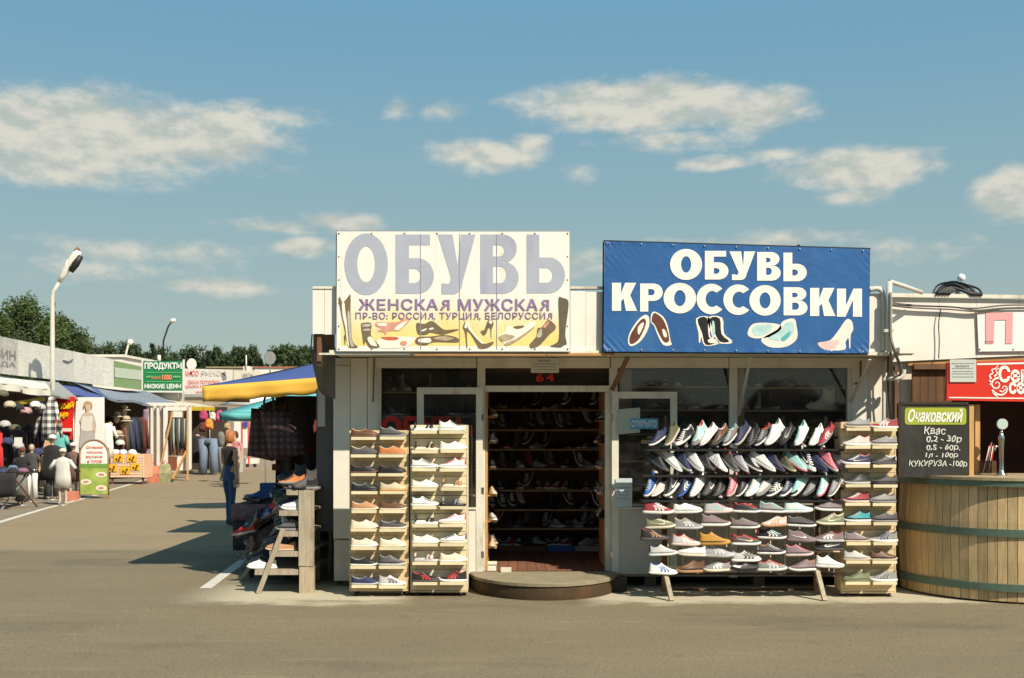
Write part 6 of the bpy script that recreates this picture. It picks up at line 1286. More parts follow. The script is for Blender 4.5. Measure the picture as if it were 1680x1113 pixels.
mann('child mannequin with pale grey dress and sun hat beside the arched board', 103, 832, 25.7, 1.26, 'dress', cloth('pale_dress', (.56, .54, .50)), None, None, True, cloth('hat_cream', (.60, .53, .44)), False, .50, 1.05, .31)
mann('tall dark coat mannequin with white cap behind the pale dress', 86, 820, 27.6, 1.55, 'coat', CB, 'trousers', CD, True, CW, True, .55, 1.3, .30)
mann('mannequin with turquoise polo shirt in front of the red banner', 95, 800, 29.0, 1.86, 'polo', cloth('turquoise', (.12, .42, .38)), 'trousers', CD, True, cloth('orange', (.55, .16, .06)))
mann('mannequin with patterned brown dress beside the arched board', 120, 812, 28.4, 1.35, 'dress', cloth('brown_print', (.16, .09, .07)), None, None, True, CW, True, .42, 1.1, .3)
og = MB(); og.quadprism([P(60, 775, 27.6), P(76, 772, 27.9), P(84, 728, 28.2), P(74, 722, 27.9)], (0, .03, 0)); solo('orange_panel', og, cloth('apricot', (.62, .33, .17)), 'apricot cloth slanting behind the black coat mannequin', 'cloth')
pb_ = thing('planter', 'small salmon pink base block under the dress mannequins', 'block', P(112, 822, 27.2)); MB().box(gp(108, 27.2).x, gp(122, 27.2).x, 27.2, 27.5, 0, .22).build('block', mat('salmon', (.55, .2, .13), .7), pb_)
ps_ = P(80, 723, 28.3); sh = garment(ps_, 1.05, .38, long_=True, ang=12); o = solo('plaid_shirt', sh, PL_BW, 'black and white plaid shirt hanging beside the red banner', 'shirt')
MB().tube([ps_ + Vector((-.18, 0, 1.02)), ps_ + Vector((0, 0, 1.1)), ps_ + Vector((.18, 0, 1.02))], .012, 6).build('hanger', GALV, o)
# banners
rb = thing('red_banner', 'red hanging banner with yellow lettering left of the white poster', 'banner', P(106, 735, 30.6))
RC = mat('scarlet_cloth', (.60, .018, .01), .6, .05)
MB().quadprism([P(88, 652, 29.6), P(123, 651, 29.6), P(118, 722, 29.6), P(94, 722, 29.6)], (0, .015, 0)).build('cloth', RC, rb)
mp = lambda a, b, e=.03: P(a, b, 29.58 - e)
l = MB(); words(l, 'НЫЙ', 94, 120, 659, 671, mp, .05, slant=3); l.build('yellow_lettering', mat('yellow_letter', (.85, .55, .01), .5), rb); l = MB(); words(l, 'ИР', 96, 110, 677, 687, mp, .05, slant=3); l.build('yellow_lettering', mat('yellow_letter', (.85, .55, .01), .5), rb)
MB().quadprism([P(96, 703, 29.5), P(117, 703, 29.5), P(117, 708, 29.5), P(96, 708, 29.5)], (0, .02, 0)).build('white_rail', PAPER, rb)
wp = thing('fashion_poster', 'tall white poster of a fair-haired person in pale clothes', 'poster', P(146, 745, 30.2))
MB().quadprism([P(121, 745, 30.3), P(171, 745, 30.3), P(171, 652, 30.3), P(125, 652, 30.3)], (0, .02, 0)).build('sheet', mat('poster_white', (.74, .73, .70), .5, .02), wp)
mq = lambda a, b, e=0.: P(a, b, 30.27 - e)
def fig(name, pts, m, e): MB().poly([mq(a, b, e) for a, b in smooth(pts, 3)]).build(name, m, wp)
fig('print', [(131, 745), (133, 700), (131, 690), (135, 681), (139, 678), (150, 678), (154, 682), (158, 700), (156, 712), (154, 745)], mat('poster_grey', (.42, .40, .38), .6, .1, 8), .004)
fig('print', [(134, 706), (134, 690), (138, 681), (150, 681), (153, 690), (153, 706)], mat('poster_pale', (.66, .63, .56), .6, .05, 8), .008)
fig('print', [(140, 668), (141, 662), (147, 661), (149, 668), (147, 676), (149, 682), (139, 682), (142, 676)], mat('poster_skin', (.62, .42, .30), .6), .012)
fig('print', [(137, 670), (138, 661), (144, 658), (151, 662), (151, 671), (148, 664), (141, 664)], mat('poster_hair', (.45, .3, .15), .6), .016)
fig('print', [(152, 690), (155, 698), (157, 708), (154, 708), (151, 698)], mat('poster_skin', (.62, .42, .30), .6), .012)
# arched board
ab = thing('arched_sandwich_board', 'arched standing menu board, white above and grassy green below, in front of the poster', 'menu board', P(154, 817, 28.3))
yy = 28.25; am = lambda a, b, e=0.: P(a, b, yy - e + (b - 722) * -.0015)
arch = [(131, 812), (131, 746)] + [(154.5 - 23.5 * math.cos(R(t_)), 746 - 24 * math.sin(R(t_))) for t_ in range(12, 180, 12)] + [(178, 746), (178, 812)]
n = len(arch); m = MB(); pts = [am(a, b, .0) for a, b in arch]; m.poly(pts); m.poly([p + Vector((0, .03, 0)) for p in pts]); 
for i in range(n): j = (i + 1) % n; k = len(m.v); m.v += [pts[i], pts[j], pts[j] + Vector((0, .03, 0)), pts[i] + Vector((0, .03, 0))]; m.face((k, k + 1, k + 2, k + 3))
m.build('board', mat('board_white', (.72, .71, .66), .5, .03), ab)
MB().tube([am(a, b, .0) for a, b in arch], .022, 6).build('frame', mat('board_frame', (.3, .17, .08), .6), ab)
for px in (131, 178): MB().bar(am(px, 811), am(px, 818.5, -.02), .03).build('leg', MATS['board_frame'], ab); MB().bar(am(px, 735, -.05), gp(px, 28.75, 0), .03).build('leg', MATS['board_frame'], ab)
m = MB(); m.poly([am(a, b, .012) for a, b in ((132, 811), (177, 811), (177, 761), (132, 761))]); m.build('print', mat('grass_print', (.30, .38, .08), .5, .35, 5), ab)
m = MB(); m.poly([am(a, b, .016) for a, b in ((132, 768), (177, 768), (177, 761), (132, 761))]); m.build('print', mat('deepgreen_print', (.15, .28, .06), .5, .1, 5), ab)
for a, b in ((166, 779), (141, 791), (166, 801)):
    m = MB(); m.poly([am(a + 9 * math.cos(R(t_)), b + 4.5 * math.sin(R(t_)), .02) for t_ in range(0, 360, 24)]); m.build('printed_plate', mat('plate_print', (.72, .66, .55), .5, .1), ab)
    m = MB(); m.poly([am(a + 5 * math.cos(R(t_)), b + 2.2 * math.sin(R(t_)), .024) for t_ in range(0, 360, 24)]); m.build('printed_dish', mat('dish_print', (.5, .22, .14), .5, .1), ab)
l = MB(); words(l, 'Домашние', 141, 169, 731.5, 737, lambda a, b: am(a, b, .012), .02); words(l, 'чебуреки', 141, 168, 740, 745, lambda a, b: am(a, b, .012), .02); words(l, 'вкусные', 141, 168, 748, 753, lambda a, b: am(a, b, .012), .02); words(l, 'и плов', 143, 167, 755, 759.5, lambda a, b: am(a, b, .012), .02); l.build('red_lettering', mat('orange_red_letter', (.65, .12, .08), .5), ab)
# sunflower table
ft = thing('flower_cloth_table', 'table under a pink checked cloth with sunflower patches', 'table', P(209, 790, 35.5))
xa_, xb_, yt_ = gp(181, 35).x, gp(237, 35).x, P(0, 746, 35).z
CLO = mat('pink_check_cloth', (.72, .42, .26), .7, .1, 5)
MB().box(xa_, xb_, 35.0, 35.8, .20, yt_).build('cloth', CLO, ft)
ck = MB()
for i in range(14): x = xa_ + (i + .5) * (xb_ - xa_) / 14; ck.box(x - .012, x + .012, 34.992, 34.998, .21, yt_ - .01)
for i in range(8): z = .22 + i * (yt_ - .24) / 8; ck.box(xa_ + .01, xb_ - .01, 34.985, 34.990, z, z + .02)
tag(ck.build('check_lines', mat('check_white', (.74, .58, .45), .7), ft), kind='stuff')
for a, b in ((194, 752), (216, 752), (184, 768), (205, 772), (222, 766)):
    m = MB(); m.poly([P(a + dx, b + dy, 34.97) for dx, dy in ((-8, 6), (8, 6), (8, -6), (-8, -6))]); m.build('sunflower_patch', mat('sunflower_yellow', (.78, .42, .02), .7, .15, 9), ft)
    for dx, dy in ((-3, 1.5), (3, -1.5), (1, 3)): m = MB(); m.poly([P(a + dx + 1.8 * math.cos(R(t_)), b + dy + 1.8 * math.sin(R(t_)), 34.95) for t_ in range(0, 360, 45)]); m.build('flower_centre', mat('flower_brown', (.10, .05, .02), .7), ft)
for px in (184, 234): 
    for yy_ in (35.05, 35.7): MB().box(gp(px, yy_).x - .03, gp(px, yy_).x + .03, yy_, yy_ + .05, 0, .2).build('leg', BROWNW, ft)
for i, (px, cn) in enumerate(((190, 'white'), (202, 'pale_blue'), (217, 'white'))): cap(f"{cn.replace('_', ' ')} cap on the sunflower table, {('leftmost', 'middle one', 'the one on the right end')[i]}", (gp(px, 35.3).x, 35.3, yt_ + .005), .135, CW if cn == 'white' else cloth('pale_blue', (.5, .55, .6)), [-2.6, -1.6, -.1][i])
for px, py, yy_ in ((203, 672, 37), (191, 683, 36.6), (207, 690, 36.8), (194, 714, 36.4), (178, 700, 36)): hat(f"straw sun hat on a display head, {('topmost', 'left one below the top', 'brown-banded centre one', 'lower left', 'far left by the poster')[[203, 191, 207, 194, 178].index(px)]} in the hat stall", P(px, py, yy_), .13, mat('straw', (.40, .33, .22), .8, .12, 12))
cap('small white and turquoise cap low in the hat stall', P(197, 730, 36.2), .15, cloth('pale_turq', (.5, .56, .5)), -1.0)
wg = garment(P(175, 752, 33.5), 1.0, .42, long_=False); solo('hanging_garment', wg, CW, 'white jacket hanging just right of the tall poster', 'clothing')
for i in range(7):
    ci = DK[(i * 2) % 5]; p = P(178 + i * 9, 752, 37.3 + i * .2); solo('hanging_garment', garment(p + Vector((0, 0, .25)), 1.1, .4, long_=True, ang=6), cloth(*ci), f"{ci[0].replace('_', ' ')} coat, {NUM[i]} from the left at the back of the hat stall", 'clothing', 'coats at the back of the hat stall')
# white partition, doors and necklace stand
pt = thing('stall_partition', 'white boarded stall end with cream door frames', 'partition', gp(258, 39.4))
for i in range(8): a = 240 + i * 9; MB().pbox(a, a + 8.3, 664, 768, 39.4, 39.45).build('board', WHITED if i % 2 else mat('pinkish_board', (.5, .43, .37), .7, .15, 3, rand=.1), pt)
for a in (240, 247, 257, 268, 310): MB().pbox(a, a + 3.2, 662, 770, 39.2, 39.3).build('door_frame', PARAP, pt)
MB().pbox(240, 313, 661, 666, 39.15, 39.19).build('lintel', PARAP, pt)
sc_ = solo('hanging_scarves', MB().tube(smooth([P(240, 672, 38.8), P(238, 700, 38.8), P(241, 740, 38.8), P(240, 768, 38.8)], 4, False), [.1] * 13, 8), cloth('lilac', (.25, .17, .22)), 'lilac scarves hanging at the right corner of the hat stall', 'scarf')
ns = thing('necklace_stand', 'white framed stand with dark bead necklaces on an orange easel', 'display stand', gp(292, 37.6))
yq = 37.4
for a, b, c_, d_ in ((271, 275, 668, 772), (306, 311, 668, 772), (275, 306, 668, 674)): MB().pbox(a, b, c_, d_, yq, yq + .06).build('frame', PARAP, ns)
MB().pbox(275.3, 305.7, 674.3, 748, yq + .03, yq + .05).build('back_board', BROWNW, ns); MB().pbox(283, 299, 675, 685, yq - .01, yq + .025).build('paper', PAPER, ns)
MB().pbox(276, 290, 749, 772, yq + .02, yq + .05).build('lower_board', mat('redbrown_board', (.22, .07, .04), .7), ns); MB().pbox(291, 305, 749, 772, yq + .02, yq + .05).build('lower_board', PARAP, ns)
rn_ = random.Random(8)
for i in range(12):
    x = 278 + i * 2.3; m = MB(); ln = rn_.uniform(30, 58); m.tube([P(x, 687, yq - .03), P(x - .7, 690 + ln * .5, yq - .03), P(x + .3, 690 + ln, yq - .03), P(x + 1.3, 690 + ln * .5, yq - .03), P(x + .8, 687, yq - .03)], .028, 5); m.build('necklace', [CB, CD, cloth('green_bead', (.06, .09, .06)), cloth('pale_bead', (.35, .36, .33))][i % 4], ns)
MB().bar(P(283, 676, yq - .1), P(261, 778, 36.8), .05).build('easel_leg', ORANGEW, ns); MB().bar(P(306, 740, yq - .1), P(283, 786, 36.3), .05).build('easel_leg', ORANGEW, ns); MB().bar(P(308, 668, yq - .1), P(308, 787, 37.2), .05).build('easel_leg', mat('pale_timber', (.62, .36, .14), .55), ns)
for px, w, h, m_, lab in ((251, 20, 27, mat('bag_red_print', (.55, .2, .12), .6, .4, 6), 'shopping bag with salmon and white print right of the sunflower table'), (270, 17, 30, mat('bag_green_print', (.3, .3, .16), .6, .5, 7), 'bag with green and cream print below the easel')):
    yy_ = 36.3; x0, x1 = gp(px - w / 2, yy_).x, gp(px + w / 2, yy_).x; z = h / 1900 * yy_; o = thing('shopping_bag', lab, 'bag', gp(px, yy_), 'printed bags by the easel')
    MB().rings([[(x0, yy_, 0), (x1, yy_, 0), (x1, yy_ + .2, 0), (x0, yy_ + .2, 0)], [(x0 - .02, yy_ - .02, z * .5), (x1 + .02, yy_ - .02, z * .5), (x1 + .02, yy_ + .22, z * .5), (x0 - .02, yy_ + .22, z * .5)], [(x0 + .03, yy_ + .06, z), (x1 - .03, yy_ + .06, z), (x1 - .03, yy_ + .12, z), (x0 + .03, yy_ + .12, z)]], smooth=False).build('bag', m_, o)
    MB().tube([Vector((x0 + .1, yy_ + .08, z)), Vector(((x0 + x1) / 2, yy_ + .08, z + .12)), Vector((x1 - .1, yy_ + .08, z))], .012, 6).build('handle', CR, o)
# far clothes stall
fs = thing('clothes_stall', 'dark far clothes stall with yellow fringe under its roof', 'stall', gp(330, 46.6))
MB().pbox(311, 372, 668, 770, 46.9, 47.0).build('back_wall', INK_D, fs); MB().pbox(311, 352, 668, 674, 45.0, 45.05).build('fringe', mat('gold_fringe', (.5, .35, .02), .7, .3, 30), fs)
def backpack(label, px, py, y, s, m, grp='backpacks hung high on the far stall'):
    p = P(px, py, y); o = thing('backpack', label, 'backpack', p, grp)
    MB().rings([oval(p, .14 * s, .08 * s, -.2 * s), oval(p, .17 * s, .11 * s, -.12 * s), oval(p, .165 * s, .11 * s, .08 * s), oval(p, .10 * s, .08 * s, .2 * s), oval(p, .03 * s, .03 * s, .24 * s)]).build('bag', m, o)
    MB().rings([oval(p + Vector((0, -.09 * s, 0)), .11 * s, .04 * s, -.15 * s), oval(p + Vector((0, -.1 * s, 0)), .12 * s, .05 * s, -.05 * s), oval(p + Vector((0, -.09 * s, 0)), .10 * s, .03 * s, .02 * s)]).build('pocket', m, o)
    MB().tube([p + Vector((-.03, 0, .22 * s)), p + Vector((0, 0, .3 * s)), p + Vector((.03, 0, .22 * s))], .012, 6).build('handle', CD, o)
for a in ((334, 683, 44, 1.0, 'raspberry', (.35, .04, .10)), (333, 701, 44, .9, 'maroon', (.12, .03, .03)), (343, 697, 43.4, .95, 'orange', (.65, .22, .04)), (361, 684, 43.6, 1.0, 'hot pink', (.62, .07, .20)), (349, 684, 44.4, .8, 'cream', (.55, .5, .4)), (324, 720, 44, .7, 'pale pink', (.6, .3, .28))):
    backpack(f"{a[4]} backpack on the far clothes stall", *a[:4], cloth(a[4].replace(' ', '_') + '_bag', a[5]))
jn = skirtlegs(P(342, 776, 42), 1.22, .72); solo('jeans', jn, cloth('light_denim', (.15, .20, .28)), 'wide light blue jeans hanging in front of the far clothes stall', 'jeans')
jn = skirtlegs(P(357, 776, 42.6), 1.2, .5); solo('jeans', jn, cloth('grey_denim', (.22, .24, .26)), 'grey-blue jeans hanging right of the wide jeans', 'jeans')
for i in range(5): ci = DK[i]; p = P(322 + 2.2 * i, 760, 42.6 + .2 * i); solo('hanging_garment', garment(p, 1.0, .4, long_=True, ang=4), cloth(*ci), f"{ci[0].replace('_', ' ')} top, {NUM[i]} on the rack left of the light jeans", 'clothing', 'clothes rack left of the jeans')
wb = MB().pbox(310, 324, 736, 757, 44.6, 45.2); solo('white_bin', wb, PARAP, 'white box at the foot of the far clothes stall', 'box')
# stripes banner, cart beneath the parasol
sb_ = thing('striped_cloth', 'tall white cloth with red stripes hanging under the turquoise parasol', 'cloth', P(402, 760, 34))
for a, b, m_ in ((384, 395, CW), (395.3, 398, mat('stripe_red', (.6, .1, .07), .6)), (398.3, 406, CW), (406.3, 409.5, MATS['stripe_red']), (409.8, 414, CW)): MB().pbox(a, b, 692, 762 if m_ is not CW else 735, 34, 34.02).build('stripe', m_, sb_)
MB().pbox(399, 405.8, 692, 701, 33.95, 33.98).build('blue_patch', cloth('royal', (.05, .06, .3)), sb_)
gb = MB(); gb.pbox(386, 395, 735, 775, 33.5, 33.8); solo('grey_bin', gb, GREYP, 'grey bin standing beside the striped cloth', 'bin')
ct_ = thing('small_cart', 'small white wheeled cart under the striped cloth', 'cart', P(413, 768, 35))
MB().pbox(404, 421, 753, 761, 35, 35.4).build('tray', PARAP, ct_)
for px in (406, 418): MB().tube([P(px, 764, 35), P(px, 764, 35.05)], .06, 10).build('wheel', DARKM, ct_)
MB().tube([P(404, 756, 35.1), P(401, 748, 35.1)], .015, 6).build('handle', GALV, ct_)

# ---------------- canopies beside the shop ----------------
YEL = mat('yellow_canopy', (.70, .40, .06), .6, .06, 3, .1, 10); BLU = mat('blue_canopy', (.055, .085, .25), .6, .08, 2, .15, 8)
cn = thing('market_canopy', 'blue canopy with deep yellow valance beside the shoe shop', 'canopy', Vector((-2.6, 14.3, 0)))
A0, B0 = P(333, 634, 13.2), P(545, 618, 13.2); C0, D0 = Vector((-2.02, 15.5, 2.32)), Vector((-3.5, 15.5, 2.24))
apx = Vector((-2.03, 14.3, P(530, 583, 14.3).z))
def tri(m, a, b, c, n=8): m.grid(lambda u, v: (a * (1 - u) + b * u) * (1 - v) + c * v + Vector((0, 0, -.02 * math.sin(math.pi * v) * (1 + math.sin(9 * u)))), n, 8, thick=(0, 0, .006))
m = MB(); tri(m, A0, B0, apx); m.build('front_panel', BLU, cn); m = MB(); tri(m, D0, A0, apx); m.build('side_panel', YEL, cn); m = MB(); tri(m, C0, D0, apx); m.build('rear_panel', BLU, cn)
vb0, vb1 = P(333, 660, 13.2), P(545, 645, 13.2)
def vf(u, v): p = (A0 * (1 - u) + B0 * u) * (1 - v) + (vb0 * (1 - u) + vb1 * u) * v; return p + Vector((0, -.02 + .018 * math.sin(u * 17) * v, .008 * math.sin(u * 30) * v))
MB().grid(vf, 30, 3, thick=(0, .004, 0)).build('valance', YEL, cn)
def vs_(u, v): a, b = D0, A0; return a * (1 - u) + b * u + Vector((-.012 + .015 * math.sin(u * 20) * v, 0, -.17 * v))
MB().grid(vs_, 16, 3, thick=(.004, 0, 0)).build('valance', YEL, cn)
for a, b in ((A0, apx), (D0, apx), (A0, B0), (A0, D0)): MB().bar(a - Vector((0, 0, .02)), b - Vector((0, 0, .02)), .022).build('rib', DARKM, cn)
MB().tube([Vector((-2.08, 13.25, 0)), Vector((-2.08, 13.25, 2.3))], .02, 8).build('pole', GALV, cn)
cn2 = thing('market_canopy', 'plain dark blue canopy continuing behind the yellow valance', 'canopy', Vector((-2.6, 16.5, 0)))
MB().grid(lambda u, v: Vector((-2.02 - 1.5 * u, 15.5 + 2.3 * v, 2.36 - .12 * u)), 6, 6, thick=(0, 0, .006)).build('sheet', BLU, cn2)  # unseen sheet added to cast shade between the two canopy shadows
for yy_ in (15.7, 17.4): MB().tube([Vector((-2.1, yy_, 0)), Vector((-2.1, yy_, 2.34))], .02, 8).build('pole', GALV, cn2)
tq = thing('turquoise_parasol', 'square turquoise parasol behind the plaid bags', 'parasol', Vector((-3.35, 18.85, 0)))
TQ = mat('turquoise_cloth', (.12, .42, .42), .6, .05, 3)
cc = [P(360, 677, 17.7), Vector((-2.15, 17.7, P(0, 677, 17.7).z)), Vector((-2.15, 20.1, P(0, 677, 17.7).z)), Vector((P(360, 677, 17.7).x, 20.1, P(0, 677, 17.7).z))]
ap = Vector((-3.3, 18.9, 2.42))
for i in range(4):
    a, b = cc[i], cc[(i + 1) % 4]; m = MB(); tri(m, a, b, ap, 6); m.build('panel', TQ, tq)
    d = (b - a); nrm = Vector((d.y, -d.x, 0)).normalized() * .01; MB().grid(lambda u, v: a + d * u + nrm + Vector((.06 * v if i == 0 and u < .5 else 0, 0, -.125 * v)), 10, 1, thick=-nrm * .3).build('valance', TQ, tq); MB().bar(a, b, .012).build('seam', CD, tq)
MB().tube([Vector((-3.3, 18.9, 0)), Vector((-3.3, 18.9, 2.42))], .022, 8).build('pole', GALV, tq)
wc = thing('white_parasol', 'white parasol top peeping over the turquoise one', 'parasol', Vector((-4.2, 24, 0))); c_ = P(436, 664, 24)
MB().lathe(c_, [(1.0, -.02), (.5, .15), (.03, .28)], 8).build('panel', CW, wc); MB().tube([Vector((c_.x, 24, 0)), c_ + Vector((0, 0, .2))], .02, 8).build('pole', GALV, wc)
# hanging plaid bags
def plaid_bag(label, pts, y, dpt):
    o = thing('plaid_bag', label, 'bag', P(sum(p[0] for p in pts) / 4, max(p[1] for p in pts), y), 'big plaid bags hanging under the canopy')
    m = MB(); q = [P(a, b, y) for a, b in pts]; ctr = sum(q, Vector()) / 4
    def fn(u, v, s): p = (q[0] * (1 - u) + q[1] * u) * (1 - v) + (q[3] * (1 - u) + q[2] * u) * v; return p + Vector((0, s * dpt / 2 * (1 - (2 * u - 1) ** 6) * (1 - (2 * v - 1) ** 8) + .012 * math.sin(7 * u + 5 * v), 0))
    m.grid(lambda u, v: fn(u, v, -1), 12, 12); m.grid(lambda u, v: fn(u, v, 1), 12, 12); m.build('bag', PL_BAG, o)
    return o, q
o, q = plaid_bag('dark plaid zip bag hanging behind, at the left', [(412, 670), (455, 672), (448, 757), (406, 748)], 13.75, .16)
o, q = plaid_bag('dark plaid zip bag hanging askew in front with its handle up', [(424, 668), (474, 672), (504, 745), (445, 757)], 13.5, .18)
MB().tube(smooth([P(433, 672, 13.4), P(434, 655, 13.4), P(441, 646, 13.4), P(448, 655, 13.4), P(450, 674, 13.4)], 4, False), .013, 8).build('handle', mat('olive_strap', (.07, .06, .035), .7), o)
# goods hanging at the shop's side wall under the canopy
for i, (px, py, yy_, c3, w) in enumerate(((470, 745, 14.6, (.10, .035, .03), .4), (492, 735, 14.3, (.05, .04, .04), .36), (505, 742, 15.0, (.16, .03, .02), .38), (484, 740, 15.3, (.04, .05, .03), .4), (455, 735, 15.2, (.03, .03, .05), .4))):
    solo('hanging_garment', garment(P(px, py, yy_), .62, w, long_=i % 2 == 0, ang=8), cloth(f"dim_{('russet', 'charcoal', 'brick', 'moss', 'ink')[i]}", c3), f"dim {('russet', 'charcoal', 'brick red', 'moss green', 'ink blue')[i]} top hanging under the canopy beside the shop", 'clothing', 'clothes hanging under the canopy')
# ---------------- stepped shoe stand at the corner ----------------
sp2 = thing('stepped_shoe_stand', 'weathered timber stepped shoe stand seen end-on at the shop corner', 'shoe stand', P(470, 975, 12.2))
yS = 12.14
MB().pbox(490, 514.5, 805, 929, yS, yS + .05).build('post_board', POSTW, sp2); MB().pbox(491, 515.5, 930.5, 975.5, yS, yS + .05).build('post_board', mat('new_timber_base', (.46, .38, .26), .8, .12, 8, .4, 70, grain='z', stain=(.18, .08, .04), stv=.7, sts=5), sp2)
MB().bar(P(465, 868, yS - .02), P(424, 974, yS - .02), .05, .025, up=(0, 1, 0)).build('brace', POSTW, sp2)
SH = .24
STP = [(418, 939), (442, 909), (463, 876), (458, 842), (470, 808)]
for k, (px, py) in enumerate(STP):
    x0 = WX(px, yS); z = WZ(py - 4, yS); x1 = WX(489, yS)
    MB().box(x0, x1, yS + .0, yS + .035, z - .055, z).build('shelf_end', POSTW, sp2)
    MB().quadprism([(x0, yS + .04, z - .025), (x1 + .12, yS + .04, z - .025), (x1 + .12, 15.2, z - .025), (x0 - SH * 3, 15.2, z - .025)], (0, 0, .025)).build('shelf_board', mat('shelf_timber', (.24, .19, .14), .8, .2, 5, rand=.1), sp2)
for yy_ in (13.2, 14.2, 15.2): MB().bar(Vector((-2.85 - SH * (yy_ - 12.2), yy_, 0)), Vector((-2.2 - SH * .6 * (yy_ - 12.2), yy_, 1.1)), .05, .04).build('stringer', POSTW, sp2); MB().box(-2.25, -2.19, yy_, yy_ + .05, 0, 1.2).build('rear_post', POSTW, sp2)
rs_ = random.Random(31)
CS = [('black', 'black'), ('brown', 'black'), ('black', 'dark grey'), ('dark grey', 'black'), ('navy', 'white'), ('brown', 'tan'), ('black', 'brown'), ('olive', 'black')]
FIRST = [('white', 'white'), ('tan', 'beige'), ('dark grey', 'grey'), ('white', 'white'), ('black', 'grey')]
for k, (px, py) in enumerate(STP):
    z = WZ(py - 4, yS)
    for j in range(11):
        c2 = FIRST[k] if j == 0 else rs_.choice(CS); kd = LO if (j + k) % 3 else (BT if rs_.random() < .4 and j else SN)
        if j == 0: kd = LO if k < 2 else SN
        x = WX(px, yS) - SH * j * .26 + (.08 if k < 3 else .14) + rs_.uniform(-.03, .03)
        shoe(kd, (x, yS + .09 + j * .26, z + .001), math.pi + rs_.uniform(-.25, .25), 0, (c2[0], c2[1], 'brown' if c2[0] == 'tan' else 'black'), f"{c2[0]} shoe, {NUM[j]} from the front on the {('lowest', 'second', 'third', 'fourth', 'top')[k]} step of the corner stand", 'shoes on the corner stepped stand', [('strap', c2[0])] if kd == LO else [], 1.1)
shoe(BT, P(500, 803, 12.22), R(215), 0, ('dark grey', 'black', 'black'), 'dark ankle boot standing on top of the corner post', None, [], 1.0)
shoe(SN, P(478, 797, 12.35), R(190), 0, ('orange', 'black', 'black'), 'orange-brown shoe at the top of the corner stand', None, [('laces', 'black')], 1.0)
shoe(SN, P(466, 866, 12.35), R(190), R(-72), ('white', 'white', 'cream'), 'white sneaker stood up on its heel beside the corner post', None, [('laces', 'white')], .9)
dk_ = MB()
dk_.grid(lambda u, v: P(452 + 72 * u, 650 + 325 * v, 15.2) + Vector((0, .05 * math.sin(14 * u), 0)), 20, 4, thick=(0, .02, 0)); solo('side_drape', dk_, mat('dim_brown_drape', (.05, .036, .03), .85, .3, 6), 'dark drape closing the space behind the stepped shoe stand', 'cloth')  # dark sheet added in place of the shade and hung goods here
KB = [('black', 'black'), ('brown', 'black'), ('black', 'brown'), ('dark grey', 'black'), ('olive', 'brown'), ('navy', 'black')]
for r3 in range(4):
    zz_ = .70 + .17 * r3; yy_ = 13.15 + .22 * r3
    xl_ = -2.62 - .02 * r3 + .08 * r3
    MB().box(xl_ - .06, -2.08, yy_ - .08, yy_ + .16, zz_ - .02, zz_).build('rack_board', mat('shelf_timber', (.24, .19, .14), .8), sp2)
    for j in range(5):
        c2 = KB[(r3 * 2 + j) % 6]; shoe((BT, SN, BT, LO, SN)[(j + r3) % 5], (xl_ + .02 + .115 * j, yy_ + .03, zz_ + .001), R(-110 + rs_.uniform(-35, 35)), rs_.uniform(0, .25), (c2[0], c2[1], 'black'), f"{c2[0]} boot or shoe, {NUM[j]} from left, {('lowest', 'second', 'third', 'top')[r3]} board behind the corner post", 'dark footwear crowded behind the corner post', [('laces', 'pale grey')] if j % 3 == 1 and (BT, SN, BT, LO, SN)[(j + r3) % 5] == SN else [], 1.0)
bn = thing('slipper_bench', 'sloping board on trestle legs crowded with slippers behind the stepped stand', 'display bench', Vector((-3.0, 14.3, 0)))
MB().quadprism([(-3.10, 13.42, .46), (-2.46, 13.42, .93), (-2.62, 15.5, .93), (-3.38, 15.5, .40)], (0, 0, .02)).build('board', DARKW, bn)
for yy_ in (13.4, 15.4):
    for x_, z_ in ((-3.02, .48), (-2.6, .80)): MB().box(x_ - .02, x_ + .02, yy_, yy_ + .04, 0, z_).build('leg', DARKM, bn)
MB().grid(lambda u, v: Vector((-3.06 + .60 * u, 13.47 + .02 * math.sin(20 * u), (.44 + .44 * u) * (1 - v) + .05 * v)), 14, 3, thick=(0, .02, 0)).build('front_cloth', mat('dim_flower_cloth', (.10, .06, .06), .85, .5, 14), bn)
for i in range(48):
    a_, b_ = i % 6, i // 6; x_ = -3.08 - .035 * b_ + .118 * a_ + rs_.uniform(-.03, .03); y_ = 13.44 + .26 * b_ + rs_.uniform(-.04, .04); z_ = .48 + .72 * (x_ + 3.10 + .035 * b_) + rs_.uniform(.0, .05)
    cn_ = rs_.choice(['dark red', 'navy', 'tan', 'mustard', 'black', 'blue', 'mauve', 'red', 'teal', 'grey', 'black', 'orange', 'pale grey'])
    shoe(('loafer', 'sneaker', 'loafer')[i % 3], (x_, y_, z_), R(180 + rs_.uniform(-70, 50)), R(rs_.uniform(10, 40)), (cn_, rs_.choice(['black', 'pale grey', 'brown']), 'black'), f"{cn_} slipper, {ORDT[a_]} up the slope in row {ORDT[b_]} of the bench", 'slippers crowded on the sloping bench', [], 1.0, rs_.uniform(-.3, .3), False)
